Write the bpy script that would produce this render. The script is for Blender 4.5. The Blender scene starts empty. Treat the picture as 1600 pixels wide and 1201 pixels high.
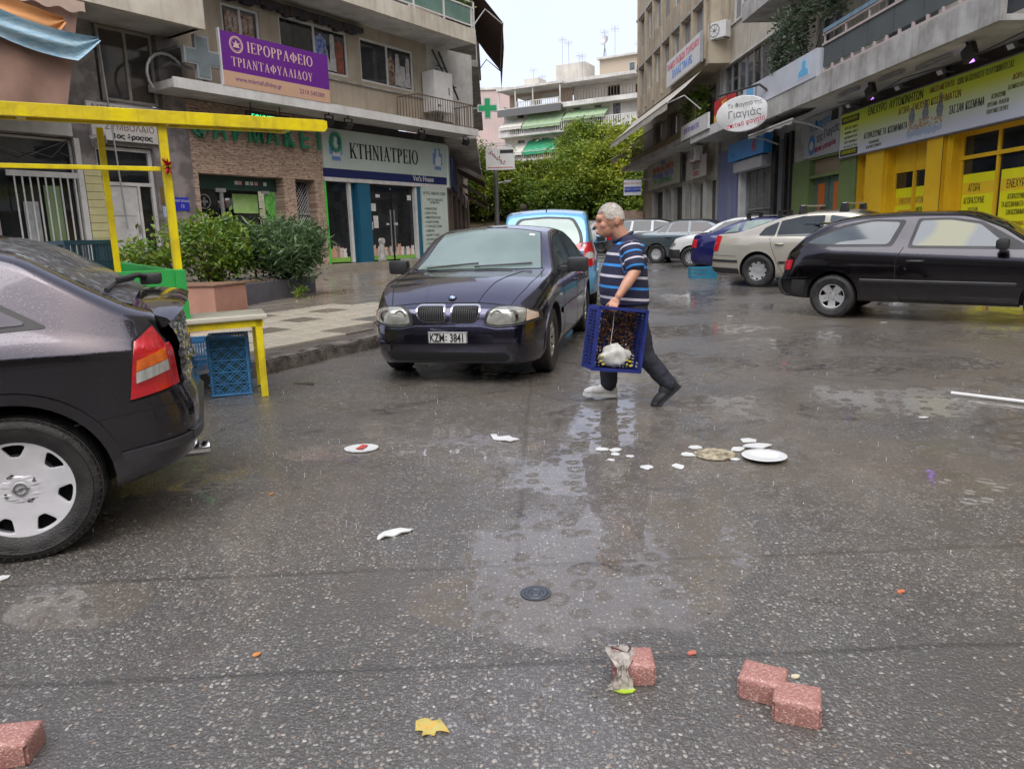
import bpy, bmesh, math, random
from mathutils import Vector, Matrix, noise
from mathutils.bvhtree import BVHTree
random.seed(7)
R = math.radians
sc = bpy.context.scene
C = sc.collection

# ------------------------------------------------------------------ camera
GR = 0.0235                                   # the street climbs gently away from the camera
def gz(x, y): return GR * y
n = Vector((-.0305, 1, -.1952)).normalized()
Fw = Vector((0, 0, 1)); Yc = (Fw - n * Fw.dot(n)).normalized()
rh = lambda v: Vector((v[0], v[1], -v[2]))
Xc = rh(rh(Yc).cross(rh(n)))
cam_d = bpy.data.cameras.new('camera'); cam = bpy.data.objects.new('camera', cam_d); C.objects.link(cam)
cam_d.sensor_width = 36; cam_d.lens = 1150 / 1600 * 36; cam_d.clip_start = .05; cam_d.clip_end = 1200
rt = Vector((Xc[0], Yc[0], n[0])); upv = Vector((Xc[1], Yc[1], n[1])); fw = Vector((Xc[2], Yc[2], n[2]))
m = Matrix((rt, upv, -fw)).transposed().to_4x4(); m.translation = Vector((0, 0, 1.45))
cam.matrix_world = m
sc.camera = cam
# ------------------------------------------------------------------ sky, sun, exposure
w = bpy.data.worlds.new('World'); sc.world = w; w.use_nodes = True
nt = w.node_tree; nt.nodes.clear()
sky = nt.nodes.new('ShaderNodeTexSky'); sky.sky_type = 'NISHITA'; sky.sun_disc = False
sky.sun_elevation = R(52); sky.sun_rotation = R(150); sky.air_density = 1.0; sky.dust_density = 4; sky.ozone_density = 1
bgs = nt.nodes.new('ShaderNodeBackground'); bgs.inputs[1].default_value = .05
bgc = nt.nodes.new('ShaderNodeBackground'); bgc.inputs[1].default_value = 1.0
tc = nt.nodes.new('ShaderNodeTexCoord'); cn = nt.nodes.new('ShaderNodeTexNoise'); cn.inputs['Scale'].default_value = 2.2; cn.inputs['Detail'].default_value = 3
cr = nt.nodes.new('ShaderNodeValToRGB')
cr.color_ramp.elements[0].position = .3; cr.color_ramp.elements[0].color = (.345, .350, .425, 1)
cr.color_ramp.elements[1].position = .7; cr.color_ramp.elements[1].color = (.40, .405, .475, 1)
nt.links.new(tc.outputs['Generated'], cn.inputs['Vector']); nt.links.new(cn.outputs['Fac'], cr.inputs[0]); nt.links.new(cr.outputs[0], bgc.inputs[0])
addn = nt.nodes.new('ShaderNodeAddShader'); wo = nt.nodes.new('ShaderNodeOutputWorld')
nt.links.new(sky.outputs[0], bgs.inputs[0]); nt.links.new(bgs.outputs[0], addn.inputs[0]); nt.links.new(bgc.outputs[0], addn.inputs[1]); nt.links.new(addn.outputs[0], wo.inputs[0])
sl = bpy.data.lights.new('sun', 'SUN'); sl.energy = 1.5; sl.angle = R(60); sl.color = (1, .98, .95)
so = bpy.data.objects.new('sun', sl); C.objects.link(so); so.rotation_euler = (R(30), 0, R(-25))
sc.view_settings.view_transform = 'Standard'; sc.view_settings.look = 'None'; sc.view_settings.gamma = 1
sc.view_settings.use_curve_mapping = False; sc.view_settings.exposure = 1.03
sc.render.engine = 'CYCLES'; sc.cycles.max_bounces = 6; sc.cycles.diffuse_bounces = 3; sc.cycles.glossy_bounces = 3; sc.cycles.transparent_max_bounces = 8
sc.cycles.use_denoising = True

# ------------------------------------------------------------------ materials
def nd(t, ty, **k):
    x = t.nodes.new(ty)
    for a, b in k.items():
        if a.startswith('_'): setattr(x, a[1:], b)
        else: x.inputs[a.replace('__', ' ')].default_value = b
    return x
MATS = {}
def mat(name, col, rough=.6, metal=0., col2=None, vs=3., vd=4., vlo=.35, vhi=.65, stretch=None, bump=0., bs=40., coat=0., rv=0., spec=None, trans=0., emit=None, alpha=1., streak=0., ior=None):
    """base colour broken up by noise, noise bump and roughness variation"""
    if name in MATS: return MATS[name]
    mt = bpy.data.materials.new(name); mt.use_nodes = True; t = mt.node_tree
    b = t.nodes['Principled BSDF']; L = t.links.new
    c4 = lambda c: (c[0], c[1], c[2], 1)
    b.inputs['Base Color'].default_value = c4(col); b.inputs['Roughness'].default_value = rough; b.inputs['Metallic'].default_value = metal
    if coat: b.inputs['Coat Weight'].default_value = coat; b.inputs['Coat Roughness'].default_value = .04
    if spec is not None: b.inputs['Specular IOR Level'].default_value = spec
    if trans: b.inputs['Transmission Weight'].default_value = trans
    if ior: b.inputs['IOR'].default_value = ior
    if alpha < 1: b.inputs['Alpha'].default_value = alpha
    if emit: b.inputs['Emission Color'].default_value = c4(emit[0]); b.inputs['Emission Strength'].default_value = emit[1]
    tcn = nd(t, 'ShaderNodeTexCoord'); vec = tcn.outputs['Object']
    if col2 is not None or rv or streak:
        mp = nd(t, 'ShaderNodeMapping'); mp.inputs['Scale'].default_value = stretch or (1, 1, 1); L(vec, mp.inputs[0])
        no = nd(t, 'ShaderNodeTexNoise', Scale=vs, Detail=vd, Roughness=.6); L(mp.outputs[0], no.inputs['Vector'])
        rp = nd(t, 'ShaderNodeMapRange'); rp.inputs[1].default_value = vlo; rp.inputs[2].default_value = vhi; L(no.outputs['Fac'], rp.inputs[0])
        if col2 is not None:
            mx = nd(t, 'ShaderNodeMix', _data_type='RGBA'); mx.inputs[6].default_value = c4(col); mx.inputs[7].default_value = c4(col2)
            L(rp.outputs[0], mx.inputs[0]); out = mx.outputs[2]
            if streak:
                mp2 = nd(t, 'ShaderNodeMapping'); mp2.inputs['Scale'].default_value = (6, 6, .5); L(vec, mp2.inputs[0])
                n2 = nd(t, 'ShaderNodeTexNoise', Scale=1., Detail=5., Roughness=.65); L(mp2.outputs[0], n2.inputs['Vector'])
                r2 = nd(t, 'ShaderNodeMapRange'); r2.inputs[1].default_value = .5; r2.inputs[2].default_value = .78; r2.inputs[4].default_value = streak; L(n2.outputs['Fac'], r2.inputs[0])
                m2 = nd(t, 'ShaderNodeMix', _data_type='RGBA'); m2.inputs[7].default_value = (.07, .06, .05, 1); L(r2.outputs[0], m2.inputs[0]); L(out, m2.inputs[6]); out = m2.outputs[2]
            L(out, b.inputs['Base Color'])
        if rv:
            r3 = nd(t, 'ShaderNodeMapRange'); r3.inputs[3].default_value = max(.02, rough - rv); r3.inputs[4].default_value = min(1, rough + rv); L(rp.outputs[0], r3.inputs[0]); L(r3.outputs[0], b.inputs['Roughness'])
    if bump:
        nb = nd(t, 'ShaderNodeTexNoise', Scale=bs, Detail=4.); L(vec, nb.inputs['Vector'])
        bp = nd(t, 'ShaderNodeBump', Strength=bump, Distance=.02); L(nb.outputs['Fac'], bp.inputs['Height']); L(bp.outputs[0], b.inputs['Normal'])
    MATS[name] = mt
    return mt

# ------------------------------------------------------------------ object helpers
def link(o, parent=None):
    C.objects.link(o)
    if parent is not None: o.parent = parent
    return o
def tag(o, label=None, cat=None, group=None, kind=None):
    if label: o['label'] = label
    if cat: o['category'] = cat
    if group: o['group'] = group
    if kind: o['kind'] = kind
    return o
def thing(name, label, cat, loc=(0, 0, 0), rot=(0, 0, 0), group=None):
    o = bpy.data.objects.new(name, None); C.objects.link(o); o.location = loc; o.rotation_euler = rot
    o.empty_display_size = .1
    return tag(o, label, cat, group)
def kids(o): return [c for c in bpy.data.objects if c.parent == o]
def copy_tree(root, loc=None, rot=None, label=None):
    idx = {}
    for c in bpy.data.objects:
        if c.parent: idx.setdefault(c.parent.name, []).append(c)
    def rec(o, par):
        c = o.copy(); C.objects.link(c); c.parent = par
        for ch in idx.get(o.name, []): rec(ch, c)
        return c
    r = rec(root, None)
    if loc is not None: r.location = loc
    if rot is not None: r.rotation_euler = rot
    if label: r['label'] = label
    return r

class MB:
    """collects shapes; build() links them as ONE mesh object"""
    def __init__(s, M=None): s.v = []; s.f = []; s.mi = []; s.M = M or Matrix(); s.cur = 0
    def add(s, vs, fs, M=None):
        b = len(s.v); T = s.M @ M if M is not None else s.M
        s.v += [tuple(T @ Vector(p)) for p in vs]
        for f in fs: s.f.append([b + i for i in f]); s.mi.append(s.cur)
        return s
    def box(s, x0, x1, y0, y1, z0, z1, M=None):
        vs = [(x0, y0, z0), (x1, y0, z0), (x1, y1, z0), (x0, y1, z0), (x0, y0, z1), (x1, y0, z1), (x1, y1, z1), (x0, y1, z1)]
        return s.add(vs, [(0, 3, 2, 1), (4, 5, 6, 7), (0, 1, 5, 4), (1, 2, 6, 5), (2, 3, 7, 6), (3, 0, 4, 7)], M)
    def bevbox(s, x0, x1, y0, y1, z0, z1, b, M=None):
        bm = bmesh.new(); bmesh.ops.create_cube(bm, size=1)
        for v in bm.verts: v.co = Vector(((x0 + x1) / 2 + v.co.x * (x1 - x0), (y0 + y1) / 2 + v.co.y * (y1 - y0), (z0 + z1) / 2 + v.co.z * (z1 - z0)))
        bmesh.ops.bevel(bm, geom=bm.edges[:], offset=b, segments=2, affect='EDGES', profile=.6)
        return s.bm(bm, M)
    def bm(s, bm, M=None):
        bm.verts.index_update(); vs = [tuple(v.co) for v in bm.verts]; fs = [[v.index for v in f.verts] for f in bm.faces]; bm.free()
        return s.add(vs, fs, M)
    def quad(s, a, b, c, d, M=None): return s.add([a, b, c, d], [(0, 1, 2, 3)], M)
    def prism(s, poly, z0, z1, M=None, cap=True):
        """polygon (x,y) extruded z0..z1"""
        k = len(poly); vs = [(x, y, z0) for x, y in poly] + [(x, y, z1) for x, y in poly]
        fs = [(i, (i + 1) % k, k + (i + 1) % k, k + i) for i in range(k)]
        if cap: fs += [tuple(range(k - 1, -1, -1)), tuple(range(k, 2 * k))]
        return s.add(vs, fs, M)
    def tube(s, pts, r, k=8, M=None, closed=False):
        pts = [Vector(p) for p in pts]; rs = r if isinstance(r, (list, tuple)) else [r] * len(pts)
        vs = []; fs = []; N = len(pts)
        up = Vector((0, 0, 1)); prev = None
        for i, p in enumerate(pts):
            d = (pts[min(i + 1, N - 1)] - pts[max(i - 1, 0)]).normalized()
            if prev is None:
                a = d.cross(up)
                if a.length < .1: a = d.cross(Vector((1, 0, 0)))
            else: a = prev - d * prev.dot(d)
            a.normalize(); prev = a; b = d.cross(a)
            for j in range(k):
                t = 2 * math.pi * j / k; vs.append(tuple(p + (a * math.cos(t) + b * math.sin(t)) * rs[i]))
        for i in range(N - 1):
            for j in range(k): fs.append((i * k + j, i * k + (j + 1) % k, (i + 1) * k + (j + 1) % k, (i + 1) * k + j))
        fs += [tuple(range(k - 1, -1, -1)), tuple(range((N - 1) * k, N * k))]
        return s.add(vs, fs, M)
    def lathe(s, prof, k=24, M=None, a0=0, a1=2 * math.pi):
        """profile (r,z) about local z"""
        full = abs(a1 - a0 - 2 * math.pi) < 1e-6; kk = k if full else k + 1
        vs = []; fs = []
        for r, z in prof:
            for j in range(kk): t = a0 + (a1 - a0) * j / k; vs.append((r * math.cos(t), r * math.sin(t), z))
        for i in range(len(prof) - 1):
            for j in range(k):
                j2 = (j + 1) % kk
                fs.append((i * kk + j, i * kk + j2, (i + 1) * kk + j2, (i + 1) * kk + j))
        return s.add(vs, fs, M)
    def cyl(s, a, b, r, k=12, M=None): return s.tube([a, b], r, k, M)
    def mesh(s, name, mats, smooth=False):
        me = bpy.data.meshes.new(name); me.from_pydata(s.v, [], s.f)
        if not isinstance(mats, (list, tuple)): mats = [mats]
        for mm in mats: me.materials.append(mm)
        if len(mats) > 1: me.polygons.foreach_set('material_index', s.mi)
        if smooth:
            me.polygons.foreach_set('use_smooth', [True] * len(me.polygons))
            if smooth is not True: me.set_sharp_from_angle(angle=R(smooth))
        me.update()
        return me
    def build(s, name, mats, parent=None, smooth=False):
        return link(bpy.data.objects.new(name, s.mesh(name, mats, smooth)), parent)
def smoothmesh(me, ang=35):
    me.polygons.foreach_set('use_smooth', [True] * len(me.polygons)); me.set_sharp_from_angle(angle=R(ang))

def text_mb(mb, txt, size, M, depth=.01, align='CENTER', sx=1., bold=0., space=1.):
    """adds lettering (built-in font) to a mesh builder; M places its plane: x right, y up"""
    cu = bpy.data.curves.new('t', 'FONT'); cu.body = txt; cu.size = size; cu.extrude = depth / 2; cu.align_x = align; cu.align_y = 'CENTER'
    cu.offset = bold; cu.resolution_u = 2; cu.space_character = space; cu.space_line = .95
    o = bpy.data.objects.new('t', cu); C.objects.link(o)
    dg = bpy.context.evaluated_depsgraph_get(); me = bpy.data.meshes.new_from_object(o.evaluated_get(dg))
    vs = [(v.co.x * sx, v.co.y, v.co.z + depth / 2) for v in me.vertices]; fs = [tuple(p.vertices) for p in me.polygons]
    mb.add(vs, fs, M)
    bpy.data.objects.remove(o); bpy.data.curves.remove(cu); bpy.data.meshes.remove(me)
    return mb

def frame(origin, az, left=False):
    """facade frame: local x along the wall to the viewer's right, y up, z out of the wall. az = azimuth of x (deg from +Y towards +X)"""
    dx = Vector((math.sin(R(az)), math.cos(R(az)), 0)); up = Vector((0, 0, 1)); dz = dx.cross(up)
    M = Matrix((dx, up, dz)).transposed().to_4x4(); M.translation = Vector((origin[0], origin[1], 0)); return M
LF = frame((-3.85, 25.8), 34.566)
RF = frame((10.2 * .99922, 10.2 * .0394), 180 - 2.258)     # right-hand row: x = -(distance along the street)
SFm = frame((-2.2, 28.19), -1.2)
BF = frame((0.02, 92), 119) @ Matrix.Diagonal((.71, 1, 1, 1))
def T(x, y, z=0): return Matrix.Translation((x, y, z))
def fbox(mb, s0, s1, z0, z1, d0, d1): return mb.box(s0, s1, z0, z1, d0, d1)
def panel(F, s0, s1, z0, z1, d0, d1, name, m_, parent=None, bev=0):
    mb = MB(F)
    if bev: mb.bevbox(s0, s1, z0, z1, d0, d1, bev)
    else: mb.box(s0, s1, z0, z1, d0, d1)
    return mb.build(name, m_, parent)
# ------------------------------------------------------------------ shared materials
M_beige = mat('beige_render', (.40, .35, .27), .85, col2=(.33, .28, .21), vs=1.3, streak=.35, bump=.15)
M_cream = mat('cream_render', (.60, .57, .47), .85, col2=(.44, .40, .32), vs=1.1, streak=.45, bump=.15)
M_conc = mat('stained_concrete', (.46, .45, .42), .85, col2=(.27, .255, .23), vs=1.6, streak=.6, bump=.2)
M_white = mat('white_paint', (.62, .62, .60), .6, col2=(.52, .51, .48), vs=2., streak=.2)
M_soffit = mat('soffit_plaster', (.58, .57, .54), .9, col2=(.38, .37, .34), vs=1.2, streak=.2)
M_frame = mat('white_window_frame', (.62, .62, .60), .4, col2=(.5, .5, .48), vs=4)
M_alu = mat('aluminium_frame', (.42, .42, .41), .35, metal=.6, col2=(.3, .3, .3), vs=3)
M_glass = mat('window_glass', (.010, .012, .013), .03, col2=(.028, .03, .03), vs=1.2, spec=.6)
M_glassb = mat('grey_window_glass', (.10, .11, .12), .05, col2=(.05, .055, .06), vs=1.5, spec=.8)
M_curt = mat('glass_with_curtain', (.30, .30, .29), .12, col2=(.17, .17, .17), vs=14, stretch=(1, 1, .05), spec=.6)
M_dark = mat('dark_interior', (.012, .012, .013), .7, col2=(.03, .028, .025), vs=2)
M_black = mat('black_metal', (.015, .015, .016), .45, col2=(.035, .033, .03), vs=5)
M_grey = mat('grey_metal', (.2, .2, .2), .45, col2=(.13, .13, .13), vs=5, metal=.3)
M_lgrey = mat('light_grey_metal', (.38, .39, .39), .4, col2=(.3, .3, .3), vs=3, metal=.3)
M_yel = mat('yellow_gloss_paint', (.78, .64, .01), .34, col2=(.62, .48, .01), vs=5, vd=8, vlo=.42, vhi=.62, streak=.55, bump=.25, bs=14, spec=.4, rv=.12)
M_yelshop = mat('yellow_orange_paint', (.78, .48, .012), .5, col2=(.70, .40, .012), vs=1.5)
M_green = mat('green_paint', (.03, .36, .07), .4, col2=(.025, .28, .055), vs=3)
M_pink = mat('salmon_painted_concrete', (.42, .22, .16), .8, col2=(.34, .18, .13), vs=4, bump=.2)
M_marble = mat('grey_veined_marble', (.16, .145, .14), .3, col2=(.30, .27, .26), vs=2.2, vd=8, vlo=.45, vhi=.6)
M_red = mat('red_print', (.5, .02, .02), .5)
M_blue = mat('blue_print', (.03, .06, .35), .5)
M_ink = mat('black_print', (.012, .012, .012), .5)
M_rail = mat('iron_railing', (.10, .085, .07), .55, col2=(.16, .10, .06), vs=8)
M_teal = mat('petrol_blue_paint', (.015, .12, .20), .45, col2=(.015, .095, .16), vs=2)
M_vet = mat('pale_mint_panel', (.52, .60, .54), .45, col2=(.47, .55, .50), vs=1.5)
M_awn = mat('striped_canvas', (.5, .47, .40), .9, col2=(.4, .36, .30), vs=3, bump=.2)
M_brownawn = mat('brown_canvas', (.16, .10, .07), .9, col2=(.12, .08, .06), vs=3, bump=.2)
M_orange = mat('terracotta', (.40, .12, .05), .8, col2=(.3, .09, .04), vs=5)
M_plastic_w = mat('white_plastic', (.66, .66, .64), .4, col2=(.58, .58, .55), vs=4)
M_rub = mat('rubber', (.012, .012, .012), .6, col2=(.022, .021, .02), vs=20, bump=.3, bs=80)
# ------------------------------------------------------------------ road
PUD = [(.28, 2.92, .60, .60), (-.12, 2.72, .36, .24), (.72, 3.3, .45, .6), (.55, 4.35, 1.0, .55), (.75, 5.3, .5, .7), (-.2, 5.3, .9, .6), (1.75, 3.75, .9, .4), (2.6, 5.6, 1.6, .5),
       (1.3, 7.2, 1.2, .8), (3.6, 7.0, 1.2, .5), (1.9, 9.6, 1.6, .5), (-1.0, 6.2, .8, .5), (3.2, 4.4, .8, .35), (-.9, 4.7, .7, .22), (5.6, 8.7, 1.8, .45), (2.6, 13.2, 1.2, 1.2), (-1.75, 2.75, .3, .2)]
def road_material():
    mt = bpy.data.materials.new('wet_asphalt'); mt.use_nodes = True; t = mt.node_tree; L = t.links.new
    b = t.nodes['Principled BSDF']; tcn = nd(t, 'ShaderNodeTexCoord'); P = tcn.outputs['Object']
    def noise_(scale, det=4, rough=.55, vec=None, dist=0):
        x = nd(t, 'ShaderNodeTexNoise', Scale=scale, Detail=det, Roughness=rough, Distortion=dist); L(vec or P, x.inputs['Vector']); return x
    def mr(src, a, b_, c=0., d=1., smooth=False):
        x = nd(t, 'ShaderNodeMapRange'); x.inputs[1].default_value = a; x.inputs[2].default_value = b_; x.inputs[3].default_value = c; x.inputs[4].default_value = d
        if smooth: x.interpolation_type = 'SMOOTHSTEP'
        L(src, x.inputs[0]); return x.outputs[0]
    def ma(op, a, b_=None, c=None):
        x = t.nodes.new('ShaderNodeMath'); x.operation = op
        for i, v in enumerate((a, b_, c)):
            if v is None: continue
            if isinstance(v, (int, float)): x.inputs[i].default_value = v
            else: L(v, x.inputs[i])
        return x.outputs[0]
    def mix(fac, a, b_):
        x = nd(t, 'ShaderNodeMix', _data_type='RGBA')
        for s, v in ((0, fac), (6, a), (7, b_)):
            if isinstance(v, (int, float)): x.inputs[s].default_value = v
            elif isinstance(v, tuple): x.inputs[s].default_value = (*v, 1)
            else: L(v, x.inputs[s])
        return x.outputs[2]
    sx = nd(t, 'ShaderNodeSeparateXYZ'); L(P, sx.inputs[0]); X, Y = sx.outputs[0], sx.outputs[1]
    warp = noise_(2.3, 3); warp2 = noise_(.9, 3)
    wv = ma('MULTIPLY', ma('SUBTRACT', warp.outputs['Fac'], .5), 1.0)
    pm = None
    for cx, cy, rx, ry in PUD:
        dx = ma('DIVIDE', ma('SUBTRACT', X, cx), rx); dy = ma('DIVIDE', ma('SUBTRACT', Y, cy), ry)
        d = ma('ADD', ma('SQRT', ma('ADD', ma('MULTIPLY', dx, dx), ma('MULTIPLY', dy, dy))), wv)
        k = mr(d, .90, 1.04, 1, 0, True)
        pm = k if pm is None else ma('MAXIMUM', pm, k)
    far = mr(Y, 5., 12.)                                   # generic standing film everywhere, in patches
    gen = mr(warp2.outputs['Fac'], .44, .58)
    film = ma('MAXIMUM', pm, ma('MULTIPLY', gen, .8))
    # aggregate
    v1 = nd(t, 'ShaderNodeTexVoronoi', _voronoi_dimensions='2D', Scale=58.); wp = nd(t, 'ShaderNodeMix', _data_type='VECTOR'); 
    nz = noise_(30, 2); va = nd(t, 'ShaderNodeVectorMath', _operation='MULTIPLY_ADD'); L(nz.outputs['Color'], va.inputs[0]); va.inputs[1].default_value = (.022, .022, .022); L(P, va.inputs[2])
    L(va.outputs[0], v1.inputs['Vector'])
    v2 = nd(t, 'ShaderNodeTexVoronoi', _voronoi_dimensions='2D', Scale=120.); L(va.outputs[0], v2.inputs['Vector'])
    s1 = nd(t, 'ShaderNodeSeparateColor'); L(v1.outputs['Color'], s1.inputs[0]); s2 = nd(t, 'ShaderNodeSeparateColor'); L(v2.outputs['Color'], s2.inputs[0])
    big = noise_(1.1, 3).outputs['Fac']
    dens = mr(noise_(.8, 5, .6).outputs['Fac'], .35, .65, .0, .62)
    peb1 = ma('MULTIPLY', mr(v1.outputs['Distance'], .30, .38, 1, 0), ma('GREATER_THAN', s1.outputs[0], ma('SUBTRACT', .96, dens)))
    peb2 = ma('MULTIPLY', mr(v2.outputs['Distance'], .32, .42, 1, 0), ma('GREATER_THAN', s2.outputs[0], ma('SUBTRACT', .85, dens)))
    rp = t.nodes.new('ShaderNodeValToRGB'); L(s1.outputs[1], rp.inputs[0]); e = rp.color_ramp; e.interpolation = 'CONSTANT'
    e.elements[0].color = (.12, .115, .11, 1); e.elements[1].position = .35; e.elements[1].color = (.19, .18, .16, 1)
    for p_, c_ in ((.6, (.27, .26, .24, 1)), (.82, (.34, .31, .26, 1)), (.93, (.24, .17, .12, 1)), (.98, (.42, .41, .39, 1))): q = e.elements.new(p_); q.color = c_
    rp2 = t.nodes.new('ShaderNodeValToRGB'); L(s2.outputs[1], rp2.inputs[0]); e = rp2.color_ramp
    e.elements[0].color = (.09, .09, .09, 1); e.elements[1].color = (.26, .25, .23, 1)
    patch = noise_(.5, 5, .6).outputs['Fac']
    base = mix(mr(patch, .35, .65), (.050, .046, .042), (.078, .072, .064))
    fin = noise_(260, 2).outputs['Fac']; base = mix(mr(fin, .4, .75, 0, .45), base, (.11, .105, .10))
    base = mix(ma('MULTIPLY', peb2, .8), base, rp2.outputs[0]); base = mix(peb1, base, rp.outputs[0])
    # long seams between asphalt strips
    wy = ma('ADD', Y, ma('MULTIPLY', ma('SUBTRACT', warp.outputs['Fac'], .5), .05))
    seam = None
    for yy in (2.25, 2.98, 8.15, 11.4):
        q = mr(ma('ABSOLUTE', ma('SUBTRACT', wy, ma('ADD', yy, ma('MULTIPLY', X, .02)))), .004, .022, 1, 0); seam = q if seam is None else ma('MAXIMUM', seam, q)
    wx = ma('ADD', ma('ADD', X, ma('MULTIPLY', Y, -.05)), ma('MULTIPLY', ma('SUBTRACT', warp.outputs['Fac'], .5), .06))
    q = mr(ma('ABSOLUTE', ma('SUBTRACT', wx, -.16)), .005, .02, 1, 0); seam = ma('MAXIMUM', seam, ma('MULTIPLY', q, ma('GREATER_THAN', Y, 2.98)))
    base = mix(ma('MULTIPLY', seam, .6), base, (.02, .018, .016))
    # brown silt washed over the road
    silt_n = noise_(.75, 6, .62, dist=.6).outputs['Fac']
    reg = ma('MULTIPLY', mr(Y, 2.3, 4.0, .25, 1.), mr(X, -2.5, 1.5, .6, 1.))
    silt = ma('MULTIPLY', mr(silt_n, .36, .60), reg)
    silt = ma('MAXIMUM', silt, ma('MULTIPLY', pm, .6))
    siltc = mix(noise_(6, 5).outputs['Fac'], (.060, .045, .030), (.19, .155, .112))
    base = mix(ma('MULTIPLY', silt, .66), base, siltc)
    # cracks
    ck = nd(t, 'ShaderNodeTexVoronoi', _voronoi_dimensions='2D', _feature='DISTANCE_TO_EDGE', Scale=.55); cva = nd(t, 'ShaderNodeVectorMath', _operation='MULTIPLY_ADD'); cnz = noise_(3.2, 5, .65)
    L(cnz.outputs['Color'], cva.inputs[0]); cva.inputs[1].default_value = (.5, .5, 0); L(P, cva.inputs[2]); L(cva.outputs[0], ck.inputs['Vector'])
    crk = ma('MULTIPLY', mr(ck.outputs['Distance'], .002, .007, 1, 0), mr(noise_(.45, 2).outputs['Fac'], .54, .60)); base = mix(ma('MULTIPLY', crk, .8), base, (.015, .013, .012))
    # dark oily stains with a shape of their own
    st = mr(noise_(1.1, 7, .7, dist=1.4).outputs['Fac'], .56, .66)
    base = mix(ma('MULTIPLY', st, ma('MULTIPLY', .7, mr(Y, 3.2, 5))), base, (.018, .012, .009))
    L(base, b.inputs['Base Color'])
    b.inputs['Roughness'].default_value = .5
    L(mr(film, 0, 1, .42, .6), b.inputs['Roughness'])
    # relief of the stones, drowned in the puddles
    hgt = ma('ADD', ma('MULTIPLY', mr(v1.outputs['Distance'], 0, .5, 1, 0), .6), ma('MULTIPLY', fin, .5))
    hgt = ma('ADD', hgt, ma('MULTIPLY', mr(v2.outputs['Distance'], 0, .5, 1, 0), .35))
    bp = nd(t, 'ShaderNodeBump', Distance=.006); L(mr(pm, 0, 1, .75, .12), bp.inputs['Strength']); L(hgt, bp.inputs['Height']); L(bp.outputs[0], b.inputs['Normal'])
    # water film as a coat with its own waves: rain rings and rills
    b.inputs['Coat IOR'].default_value = 1.5
    L(mr(film, 0, 1, .75, 1.), b.inputs['Coat Weight']); L(mr(film, 0, 1, .17, .012), b.inputs['Coat Roughness'])
    rings = None
    for sc_, fr, sd in ((5.4, 330., 0.), (8.3, 420., 3.7), (3.6, 260., 8.1)):
        mp = nd(t, 'ShaderNodeMapping'); mp.inputs['Location'].default_value = (sd, sd * .7, 0); L(P, mp.inputs[0])
        v = nd(t, 'ShaderNodeTexVoronoi', _voronoi_dimensions='2D', Scale=sc_); v.inputs['Randomness'].default_value = 1; L(mp.outputs[0], v.inputs['Vector'])
        s_ = nd(t, 'ShaderNodeSeparateColor'); L(v.outputs['Color'], s_.inputs[0])
        dm = ma('DIVIDE', v.outputs['Distance'], sc_)          # metres from the drop
        rad = mr(s_.outputs[0], 0, 1, .004, .04)
        env = ma('MULTIPLY', mr(ma('ABSOLUTE', ma('SUBTRACT', dm, rad)), 0, .026, 1, 0, True), mr(s_.outputs[1], .35, .65))
        rg = ma('MULTIPLY', ma('SINE', ma('MULTIPLY', dm, fr * 1.6)), env)
        rings = rg if rings is None else ma('ADD', rings, rg)
    wav = noise_(16, 3, .5).outputs['Fac']
    h2 = ma('ADD', ma('MULTIPLY', rings, .42), ma('MULTIPLY', wav, .4))
    h2 = ma('ADD', h2, ma('MULTIPLY', hgt, mr(film, 0, .8, 1.2, 0.0)))
    bp2 = nd(t, 'ShaderNodeBump', Distance=.0042, Strength=.55); L(h2, bp2.inputs['Height']); L(bp2.outputs[0], b.inputs['Coat Normal'])
    return mt
M_road = road_material()
mb = MB()
xs = [-600, -60, -12, 0, 12, 60, 600]; ys = [-300, -20, 0, 12, 40, 120, 700]
vs = [(x, y, gz(x, y)) for y in ys for x in xs]; k = len(xs)
mb.add(vs, [(j * k + i, j * k + i + 1, (j + 1) * k + i + 1, (j + 1) * k + i) for j in range(len(ys) - 1) for i in range(k - 1)])
tag(mb.build('road', M_road), 'wet asphalt street with puddles and brown silt', kind='structure')

# ------------------------------------------------------------------ left pavement: slab, kerb stones, tiles
KERB = [(-8.2, -2.4), (-2.56, 7.4), (-1.62, 9.03), (-1.25, 10.5), (-1.0, 14), (-.75, 22), (-.7, 40), (-1.0, 75)]
PH = .14
M_kerb = mat('old_kerb_stone', (.045, .037, .032), .4, col2=(.15, .135, .115), vs=7, vd=8, bump=.5, bs=30, rv=.2)
M_tile = mat('wet_pavement_tile', (.20, .175, .14), .16, col2=(.14, .12, .10), vs=2.5, vd=6, rv=.16, bump=.12, bs=60)
M_tilep = mat('pale_pavement_tile', (.42, .38, .30), .28, col2=(.31, .28, .22), vs=3, vd=6, rv=.15, bump=.12, bs=60)
M_joint = mat('pavement_joint', (.05, .043, .037), .5, col2=(.09, .075, .06), vs=3, rv=.2)
mb = MB()
poly = KERB + [(-60, 75), (-60, -2.4)]
nP = len(poly)
vs = [(x, y, gz(x, y) + PH - .03) for x, y in poly] + [(x, y, gz(x, y) - .1) for x, y in poly]
mb.add(vs, [tuple(range(nP))] + [(i, (i + 1) % nP, nP + (i + 1) % nP, nP + i) for i in range(nP)])
pav = tag(mb.build('pavement', M_joint), 'wet tiled pavement in front of the shops', kind='structure')
rnd = random.Random(3)
def walk(poly, step):
    out = []; acc = 0
    for a, b in zip(poly, poly[1:]):
        a = Vector(a); b = Vector(b); L_ = (b - a).length; k = max(1, round(L_ / step))
        for i in range(k): out.append((a.lerp(b, i / k), a.lerp(b, (i + 1) / k)))
    return out
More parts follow.
